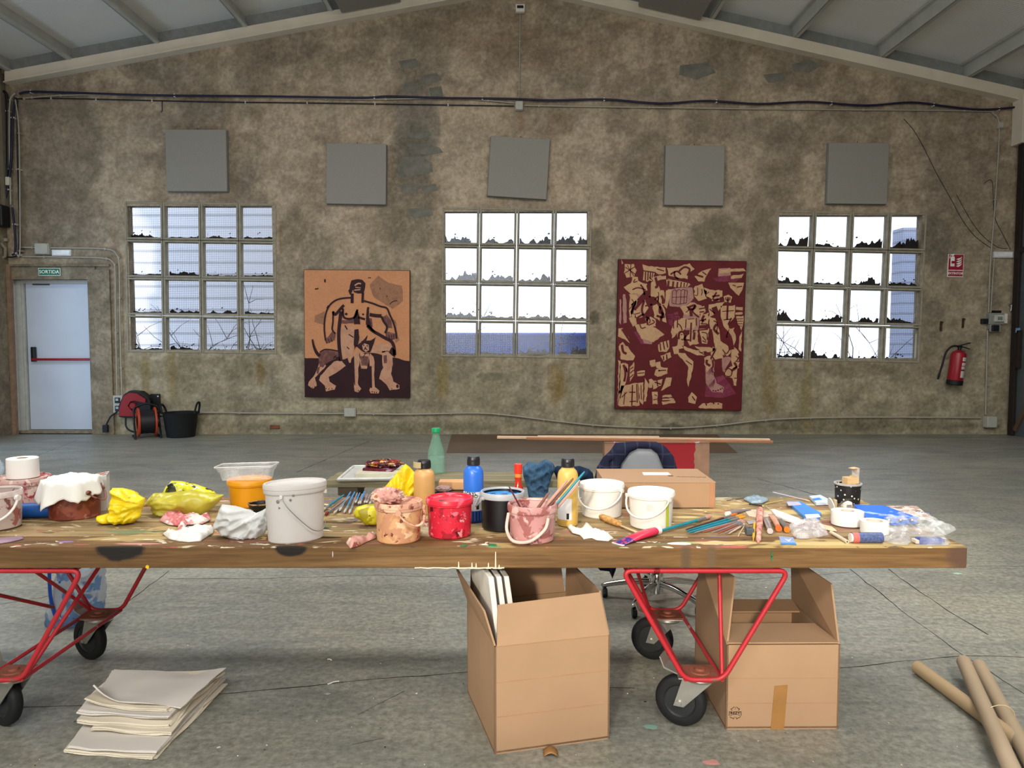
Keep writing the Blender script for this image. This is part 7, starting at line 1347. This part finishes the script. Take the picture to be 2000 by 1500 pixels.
a, e = T(1623, 1043), T(1655, 1062); b = MB(); t = thing('hollow_stick', 'pale hollow stick lying by the label roll', 'stick', (a.x, a.y, ZT + .006)); d = Vector((e.x - a.x, e.y - a.y, 0)); M_ = d.to_track_quat('Z', 'Y').to_matrix().to_4x4(); b.lathe([(.0035, 0), (.006, 0), (.006, d.length), (.0035, d.length), (.0035, 0)], 12, M_); b.build('stick_wall', plain('pale_stick', '#c9bca4', .6), t)
# tape rolls
def troll(name, label, fit, ri, mat, zb=ZT, z0=0):
    x, y, r, h = fit; t = thing(name, label, 'tape roll', (x, y, zb), group='white rolls on the right end'); b = MB(); b.lathe([(r * ri, .001), (r, .001), (r + .0005, h * .5), (r, h), (r * ri, h), (r * ri, .001)], 36); b.build('wound_tape', mat, t); b = MB(); b.lathe([(r * ri - .003, .0), (r * ri, 0), (r * ri, h + .001), (r * ri - .003, h + .001), (r * ri - .003, 0)], 28); b.build('core', plain('roll_core', '#cfc8bd', .8), t); return t
m_tp = plain('white_tape', '#e9e6e0', .5, 0, .4, .04, 30)
troll('tape_roll', 'thick white roll in front of the patterned cup', cylfit(1624, 1685, 1031, 991), .45, m_tp)
x, y, r, h = cylfit(1624, 1685, 1031, 991)
troll('tape_roll', 'second white roll inside the clear bag, lying lower', cylfit(1681, 1734, 1047, 1011), .62, m_tp)
b = MB(); a, e = T(1668, 1063), T(1725, 1062); rl = 10.5 * mpp(a.y); t = thing('label_roll', 'small roll with red and blue printed label at the front edge', 'roll', (a.x, a.y + rl, ZT + rl)); d = Vector((e.x - a.x, 0, 0)); b.cyl((0, 0, 0), d, rl, n=24); b.build('roll_body', plain('label_blue', '#4c5a86', .4, var=.4, scale=160), t, bevel=.001); b = MB(); b.cyl(d * .0 - Vector((.0005, 0, 0)), d * .2, rl * 1.01, n=24, cap=False); b.build('red_band', plain('band_red', '#c4645c', .45), t); b = MB(); b.cyl(Vector((-.006, 0, 0)), Vector((0, 0, 0)), rl * .85, n=20); b.build('pale_end', plain('pale_end', '#e0d8cc', .6), t)
# patterned cup with small carton, clip and disc
s_ = Sh('patterned_cup', .4); v_ = s_.voro(70); s_.color(s_.mix(s_.ramp(v_.outputs['Distance'], [(.22, 1.), (.28, 0.)]), hexc('#1d1c1d'), hexc('#d8d4cc')))
fit = cylfit(1629, 1681, 986, 938); x, y, r, h = fit; t = thing('patterned_cup', 'black and white patterned pot at the right end of the table', 'pot', (x, y, ZT)); b = MB(); b.lathe([(0, 0), (r * .88, 0), (r * .95, h), (r * .88, h), (r * .8, .005), (0, .005)], 32); b.build('body', s_.m, t); b = MB(); b.lathe([(r * .86, h - .004), (r, h - .006), (r + .001, h), (r * .88, h + .001), (r * .86, h - .004)], 32); b.build('rim', plain('pot_rim', '#c9c7c2', .4, .4), t); b = MB(); b.lathe([(0, h - .01), (r * .88, h - .01)], 24); b.build('contents', plain('pot_contents', '#b5a48c', .8), t)
cw_ = 13 * mpp(y); t = thing('small_carton', 'small tan carton with open flap standing on the patterned pot', 'carton', (x + .008, y - .005, ZT + h - .006), (0, 0, .25)); hh = at(1660, 930, y).z - ZT - h; b = MB(); b.box((0, 0, hh / 2 + .004), (cw_ * 2, .035, hh)); b.build('carton_body', plain('tan_carton', '#cfae80', .7), t, bevel=.001); b = MB(); hf = at(1675, 912, y).z - ZT - h; b.box((cw_ - .004, 0, (hh + hf) / 2), (.012, .03, hf - hh + .006), (0, .08, 0)); b.build('upright_flap', plain('printed_flap', '#b9b0a6', .6, var=.3, scale=60), t); b = MB(); b.box((cw_ - .014, 0, hf + .002), (.026, .03, .0015), (0, -.12, 0)); b.build('top_flap', plain('tan_flap', '#d3b088', .7), t)
b = MB(); b.prism([(-.013, 0), (-.004, .012), (.006, .0)], 0, .001); b.build('lid_tab', plain('tan_carton', '#cfae80', .7), t, (-.006, -.012, hh + .003), STAND)
p = T(1628, 1002); t = thing('spring_clamp', 'steel spring clamp before the patterned pot', 'clamp', (p.x, p.y, ZT)); b = MB(); b.tube(smooth_path([(.005, .0, .02), (.02, -.005, .035), (.045, -.005, .05), (.07, .0, .052)], 5), .003, 8); b.tube(smooth_path([(.005, .0, .03), (.02, -.0, .012), (.05, -.002, .008)], 4), .003, 8); b.build('clamp_arms', plain('dark_clamp', '#4a463f', .35, .6), t); b = MB(); b.lathe([(0, 0), (.028, .001), (.029, .004), (0, .005)], 24, Matrix.Translation((-.012, 0, .03)) @ Matrix.Rotation(PI / 2 - .25, 4, 'Y')); b.build('white_disc', m_wpl, t); b = MB(); b.box((.004, 0, .03), (.012, .02, .045)); b.build('clamp_body', plain('clamp_beige', '#b9a888', .5, .2), t, bevel=.003)
p = T(1657, 994); b = MB(); b.box((0, .012, .014), (.04, .03, .028)); t = thing('white_stopper', 'rounded white plastic stopper before the patterned pot', 'stopper', (p.x, p.y, ZT), (0, 0, .2)); b.build('cap_body', m_wpl, t, bevel=.009); b = MB(); b.box((0, -.004, .012), (.02, .002, .01)); b.build('cap_slot', plain('slot_grey', '#8d8a86', .6), t)
# blue glove box, magazine, clear bag
q = [onz(u, v, ZT + .028) for u, v in [(1668, 985), (1726, 987), (1792, 1010), (1690, 1010)]]
t = thing('blue_carton', 'bright blue flattened carton with round symbols', 'carton', (q[3].x, q[3].y, ZT)); b = MB(); o_ = q[3]; lo = [Vector((p.x - o_.x, p.y - o_.y, .003)) for p in (q[3], q[2], q[1], q[0])]; b.hexa([tuple(p) for p in lo] + [(p.x, p.y, .028) for p in lo]); m_bb = plain('carton_blue', '#2a6fe0', .4, 0, .4, .05); b.build('carton_body', m_bb, t, bevel=.001)
bx0, bx1 = 0, q[2].x - o_.x
b = MB(); b.hexa([(.0, -.002, .001), (bx1 * .72, -.004, .001), (bx1 * .72, -.001, .001), (0, -.0, .001), (-.004, -.012, .03), (bx1, -.012, .03), (bx1, -.009, .03), (-.004, -.009, .03)]); b.build('front_flap', m_bb, t)
for k_, fx in enumerate((.42, .64, .86)):
    b = MB(); b.lathe([(0, .0012), (.0085, .001), (.0088, 0)], 20); b.build('symbol_disc', plain('symbol_navy', '#172a6b', .45), t, (bx1 * fx, -.0115, .021), (PI / 2 - .35, 0, 0)); b = MB(); b.box((0, 0, 0), (.006, .006, .001), (0, 0, .78 if k_ == 1 else 0)); b.build('symbol_sign', m_pap, t, (bx1 * fx, -.0132, .0215), (PI / 2 - .35, 0, 0))
for k_ in range(3): b = MB(); b.box((0, 0, 0), (.006, .075 - .012 * k_, .0006), (0, 0, .62)); b.build('printed_line', plain('print_pale', '#a9c8f4', .5), t, (bx1 * .22 + .016 * k_ - .01, .075 - .005 * k_, .0285))
q = [onz(u, v, ZT + .022) for u, v in [(1732, 988), (1790, 988), (1824, 1014), (1780, 1012)]]; c = sum(q, Vector()) / 4; t = thing('printed_leaflet', 'pale printed leaflet behind the blue carton', 'leaflet', (c.x, c.y, ZT + .018)); b = MB(); b.prism([(p.x - c.x, p.y - c.y) for p in q], 0, .004); b.build('leaflet_sheet', splat('leaflet_print', '#dcd0c6', [('#8f7468', 24, .6, 3.), ('#b99a8c', 16, .58, 6.)], .5), t)
b = MB()
for k_ in range(6): b.box((.02 + .007 * k_, .005 - .006 * k_, .0043), (.004, .014, .0004), (0, 0, -.5))
tag(b.build('print_row', plain('print_indigo', '#4a4a8c', .6), t), kind='stuff')
zc = ZT
bag = [(1690, 1020), (1702, 1012), (1730, 1008), (1790, 1010), (1822, 1014), (1845, 1030), (1868, 1036), (1848, 1046), (1815, 1050), (1788, 1052), (1772, 1066), (1745, 1064), (1728, 1058), (1700, 1052), (1680, 1040)]
lying('clear_bag', 'large clear plastic bag spread over the right end of the table', 'bag', bag, .024, .010, 20, 6.4, clear('bag_film2', '#f0f2f2', .20, .12, .5, 16), .007)
b = MB(); a = T(1797, 1064); t = thing('blue_sachet', 'flat dark blue packet at the right front of the table', 'packet', (a.x, a.y, ZT)); w_ = T(1846, 1064).x - a.x; b.box((w_ / 2, .018, .009), (w_, .034, .017)); b.build('sachet_body', plain('sachet_blue', '#3a4a94', .4, var=.3, scale=60), t, bevel=.003); b = MB(); b.box((-.006, .018, .008), (.012, .03, .012)); b.build('sachet_end', plain('sachet_end', '#cdbfae', .6), t, bevel=.002)
lying('film_wrap', 'thin clear wrap around the blue sachet', 'wrap', [(1786, 1068), (1792, 1058), (1820, 1050), (1846, 1052), (1856, 1062), (1852, 1066)], .022, .004, 20, 3.4, clear('bag_film2', '#f0f2f2', .4), .012)

# ================================================================== behind: bench, its things, the painted box and battens
YBE = 4.62; ZBE = .45
zb0 = ZBE; y0 = onz(900, 938, ZBE).y; y1 = onz(900, 921, ZBE).y; xb0, xb1 = at(636, 930, y0).x, at(1180, 930, y0).x
m_bench = wood('bench_wood', '#77705a', '#8f8568', '#a59a7c', splash=False)
t = thing('plank_bench', 'low weathered plank bench behind the work table', 'bench', (0, 0, 0))
for i in range(2):
    ya, yb2 = y0 + (y1 - y0) * i / 2, y0 + (y1 - y0) * (i + 1) / 2 - .006; b = MB(); b.box(((xb0 + xb1) / 2 + .01 * i, (ya + yb2) / 2, ZBE - .022), (xb1 - xb0, yb2 - ya, .044)); b.build('plank', m_bench, t, bevel=.004)
m_trs = plain('dark_leg_wood', '#54493a', .85, var=.2)
for u in (682, 1165):
    x_ = at(u, 960, y0 + .05).x; b = MB(); b.box((x_, (y0 + y1) / 2, ZBE - .07), (.12, y1 - y0 - .02, .05)); b.build('cross_bearer', m_trs, t, bevel=.004)
    for s_ in (0, 1): b = MB(); yy = y0 + .03 + (y1 - y0 - .06) * s_; b.hexa([(x_ - .025, yy - .03, 0), (x_ + .025, yy - .03, 0), (x_ + .025, yy + .03, 0), (x_ - .025, yy + .03, 0), (x_ - .045, yy - .03, ZBE - .09), (x_ + .045, yy - .03, ZBE - .09), (x_ + .045, yy + .03, ZBE - .09), (x_ - .045, yy + .03, ZBE - .09)]); b.build('leg', m_trs, t, bevel=.004)
def Bz(u, v, z=ZBE): return onz(u, v, z)
q = [Bz(u, v) for u, v in [(660, 940), (764, 939), (792, 914), (690, 914)]]; c = sum(q, Vector()) / 4; t = thing('palette_tray', 'white plastic tray lying on the bench', 'tray', (c.x, c.y, ZBE)); b = MB(); b.prism([(p.x - c.x, p.y - c.y) for p in q], .001, .008); b.build('tray_base', plain('tray_white', '#c2c2bc', .4), t, bevel=.003)
ql = [(p.x - c.x, p.y - c.y, .012) for p in q]; b = MB(); b.tube(round_path(ql + [ql[0]], .03), .008, 8); b.build('tray_rim', plain('tray_rim', '#cfcfca', .4), t)
b = MB(); q2 = [Bz(u, v, ZBE + .012) for u, v in [(694, 932), (774, 931), (780, 922), (700, 922)]]; b.prism([(p.x - c.x, p.y - c.y) for p in q2], .008, .03); b.build('tray_step', plain('tray_step', '#d2cdb6', .5), t, bevel=.003)
q = [Bz(u, v, ZBE + .045) for u, v in [(708, 915), (766, 917), (780, 908), (722, 905)]]; c = sum(q, Vector()) / 4; t = thing('paint_palette', 'dark red palette of dried paint on the white tray', 'palette', (c.x, c.y, ZBE + .031)); b = MB(); b.prism([(p.x - c.x, p.y - c.y) for p in q], 0, .014); b.build('palette_board', splat('palette_red', '#6a1a30', [('#b090a8', 12, .6, 3.), ('#3a0c18', 14, .58, 6.)], .35), t, bevel=.003); blob('dried_paint', None, None, (.02, .01, .012), (.1, .07, .022), splat('dried_mix', '#5a1c28', [('#d8b04a', 26, .6, 3.), ('#e8e0d0', 30, .66, 6.), ('#1c0c10', 20, .6, 8.), ('#9a3a2a', 22, .6, 2.)], .3), 4.4, .3, 3, parent=t)
# green glass bottle
gx_ = Bz(852, 926); y_ = gx_.y + .04; rbt = 17 * mpp(y_); htop = at(852, 836, y_).z - ZBE; hB = htop
s_ = Sh('green_glass', .05, 0, .6); s_.color(hexc('#8fd0b0')); s_.set(Alpha=.30); mg = s_.m
t = thing('green_glass_bottle', 'green glass bottle standing on the bench', 'bottle', (at(852, 920, y_).x, y_, ZBE)); b = MB(); b.lathe([(0, .004), (rbt * .9, .002), (rbt, .012), (rbt, hB * .38), (rbt * .92, hB * .5), (rbt * .62, hB * .68), (rbt * .42, hB * .84), (rbt * .38, hB * .9), (rbt * .44, hB * .91), (rbt * .42, hB * .93)], 32, crease=60); b.build('glass_body', mg, t); b = MB(); b.lathe([(rbt * .44, hB * .9), (rbt * .5, hB * .91), (rbt * .5, hB * .985), (rbt * .46, hB), (0, hB)], 20); b.build('cap', plain('green_cap', '#1fa868', .35), t)
b = MB(); b.lathe([(0, .006), (rbt * .93, .008), (rbt * .95, hB * .36), (0, hB * .37)], 28); b.build('water', clear('pale_green_water', '#bfe6d6', .16, .05), t)
# hot sauce bottle
p = Bz(1012, 940); y_ = T(1012, 1000).y + .02; t = thing('sauce_bottle', 'small red sauce bottle behind the black tub', 'bottle', (at(1012, 980, y_).x, y_, ZT)); rs = 11 * mpp(y_); hs = at(1012, 906, y_).z - ZT; m_sau = plain('red_sauce', '#b8301c', .15, 0, .6)
b = MB(); b.lathe([(0, 0), (rs, .001), (rs, hs * .42), (rs * .9, hs * .5), (rs * .62, hs * .56), (rs * .58, hs * .82), (rs * .64, hs * .83)], 24, crease=60); b.build('glass_body', m_sau, t); b = MB(); b.lathe([(rs * .66, hs * .8), (rs * .72, hs * .81), (rs * .72, hs * .99), (rs * .66, hs), (0, hs)], 20); b.build('cap', plain('red_cap', '#d8321f', .35), t); b = MB(); b.lathe([(rs * .6, hs * .72), (rs * .61, hs * .8)], 20); b.build('neck_band', plain('orange_band', '#d8813a', .4), t)
# cloths on the bench
s_ = Sh('blue_muslin', .95, 0, .15); s_.color(s_.ramp(s_.noise(14, 4), [(.3, hexc('#2e4a66')), (.7, hexc('#4f6f8c'))])); s_.bump(s_.wave(30, 3, 2, dir='X'), .5, .004)
t = standing('blue_cloth', 'blue crinkled cloth bunched on the bench edge', 'cloth', [(1021, 912), (1032, 902), (1050, 905), (1066, 897), (1080, 905), (1086, 915), (1078, 930), (1072, 950), (1068, 985), (1034, 985), (1030, 955), (1022, 930)], y0 - .062, .04, .018, 18, 2.9, s_.m, .009, 'cloth_body')
standing('navy_cloth', 'dark navy cloth heap on the right of the bench', 'cloth', [(1080, 918), (1088, 910), (1110, 912), (1132, 910), (1150, 916), (1158, 924), (1160, 940), (1090, 940)], y0 + .05, .05, .016, 14, 5.9, plain('navy_cloth', '#1d2c42', .95, 0, .15, .25, 20, .3), .014, 'cloth_body')
# painted cardboard box with battens on it, brown sheet near the wall
YR = 5.0; xr0, xr1 = at(1181, 880, YR).x, at(1386, 880, YR).x; zr = at(1280, 865, YR).z
s_ = Sh('red_smeared_box', .7); xx = s_.sep()[0]; nz = s_.math('ADD', xx, s_.math('MULTIPLY', s_.noise(5, 3), .12)); cc = s_.ramp(nz, [(.0, hexc('#a87c60')), (.001, hexc('#a87c60'))]); x_a = at(1290, 890, YR).x + .06; x_b = at(1358, 890, YR).x + .06
m1 = s_.math('GREATER_THAN', nz, x_a); m2 = s_.math('LESS_THAN', nz, x_b); cc = s_.mix(s_.math('MULTIPLY', m1, m2), s_.ramp(s_.noise(7, 4), [(.35, hexc('#8f6a54')), (.65, hexc('#a8826a'))]), hexc('#9c1c26')); s_.color(cc)
t = thing('red_painted_box', 'large cardboard box smeared with red paint behind the chair', 'box', (0, 0, 0)); b = MB(); b.box(((xr0 + xr1) / 2, YR + .06, zr / 2), (xr1 - xr0, .12, zr)); b.build('box_body', s_.m, t, bevel=.004); b = MB(); b.box(((xr0 + xr1) / 2, YR + .06, zr + .002), (xr1 - xr0 + .006, .126, .004)); b.build('lid', splat('box_lid', '#a8604c', [('#b9c0d0', 9, .64, 3.), ('#c23a3a', 8, .6, 6.), ('#8a6a54', 7, .56, 2.)], .7), t)
m_bat = plain('pale_batten', '#d2b394', .7, var=.08); m_bat2 = plain('brown_batten', '#a06f50', .7, var=.1)
for (u0, v0, u1, v1, dy, m_, lbl, w_) in ((971, 854, 1508, 861, 0, m_bat, 'upper pale batten lying on the painted box', .03), (1028, 856, 1514, 865, -.07, m_bat2, 'lower reddish batten lying on the painted box', .028), (1050, 853, 1290, 856, .08, m_bat, 'short pale batten behind the others on the painted box', .02)):
    Y_ = YR + .07 + dy * .6; a, e = at(u0, v0, Y_), at(u1, v1, Y_); zc = zr + .017; z0_ = max(a.z, zr + .004); b = MB(); hh = .016

    b.hexa([(a.x, Y_ - w_ / 2, a.z - hh / 2), (e.x, Y_ - w_ / 2 + .05, e.z - hh / 2), (e.x, Y_ + w_ / 2 + .05, e.z - hh / 2), (a.x, Y_ + w_ / 2, a.z - hh / 2), (a.x, Y_ - w_ / 2, a.z + hh / 2), (e.x, Y_ - w_ / 2 + .05, e.z + hh / 2), (e.x, Y_ + w_ / 2 + .05, e.z + hh / 2), (a.x, Y_ + w_ / 2, a.z + hh / 2)])
    tag(b.build('wood_batten', m_, bevel=.002), lbl, 'batten', 'battens on the painted box')
q = [G(u, v) for u, v in [(872, 885), (1440, 885), (1400, 849), (882, 849)]]; b = MB(); b.prism([(p.x, p.y) for p in q], .001, .006); tag(b.build('floor_board', plain('brown_hardboard', '#6d5a48', .6, 0, .35, .15, 2)), 'brown hardboard sheet lying on the floor near the wall', 'board')
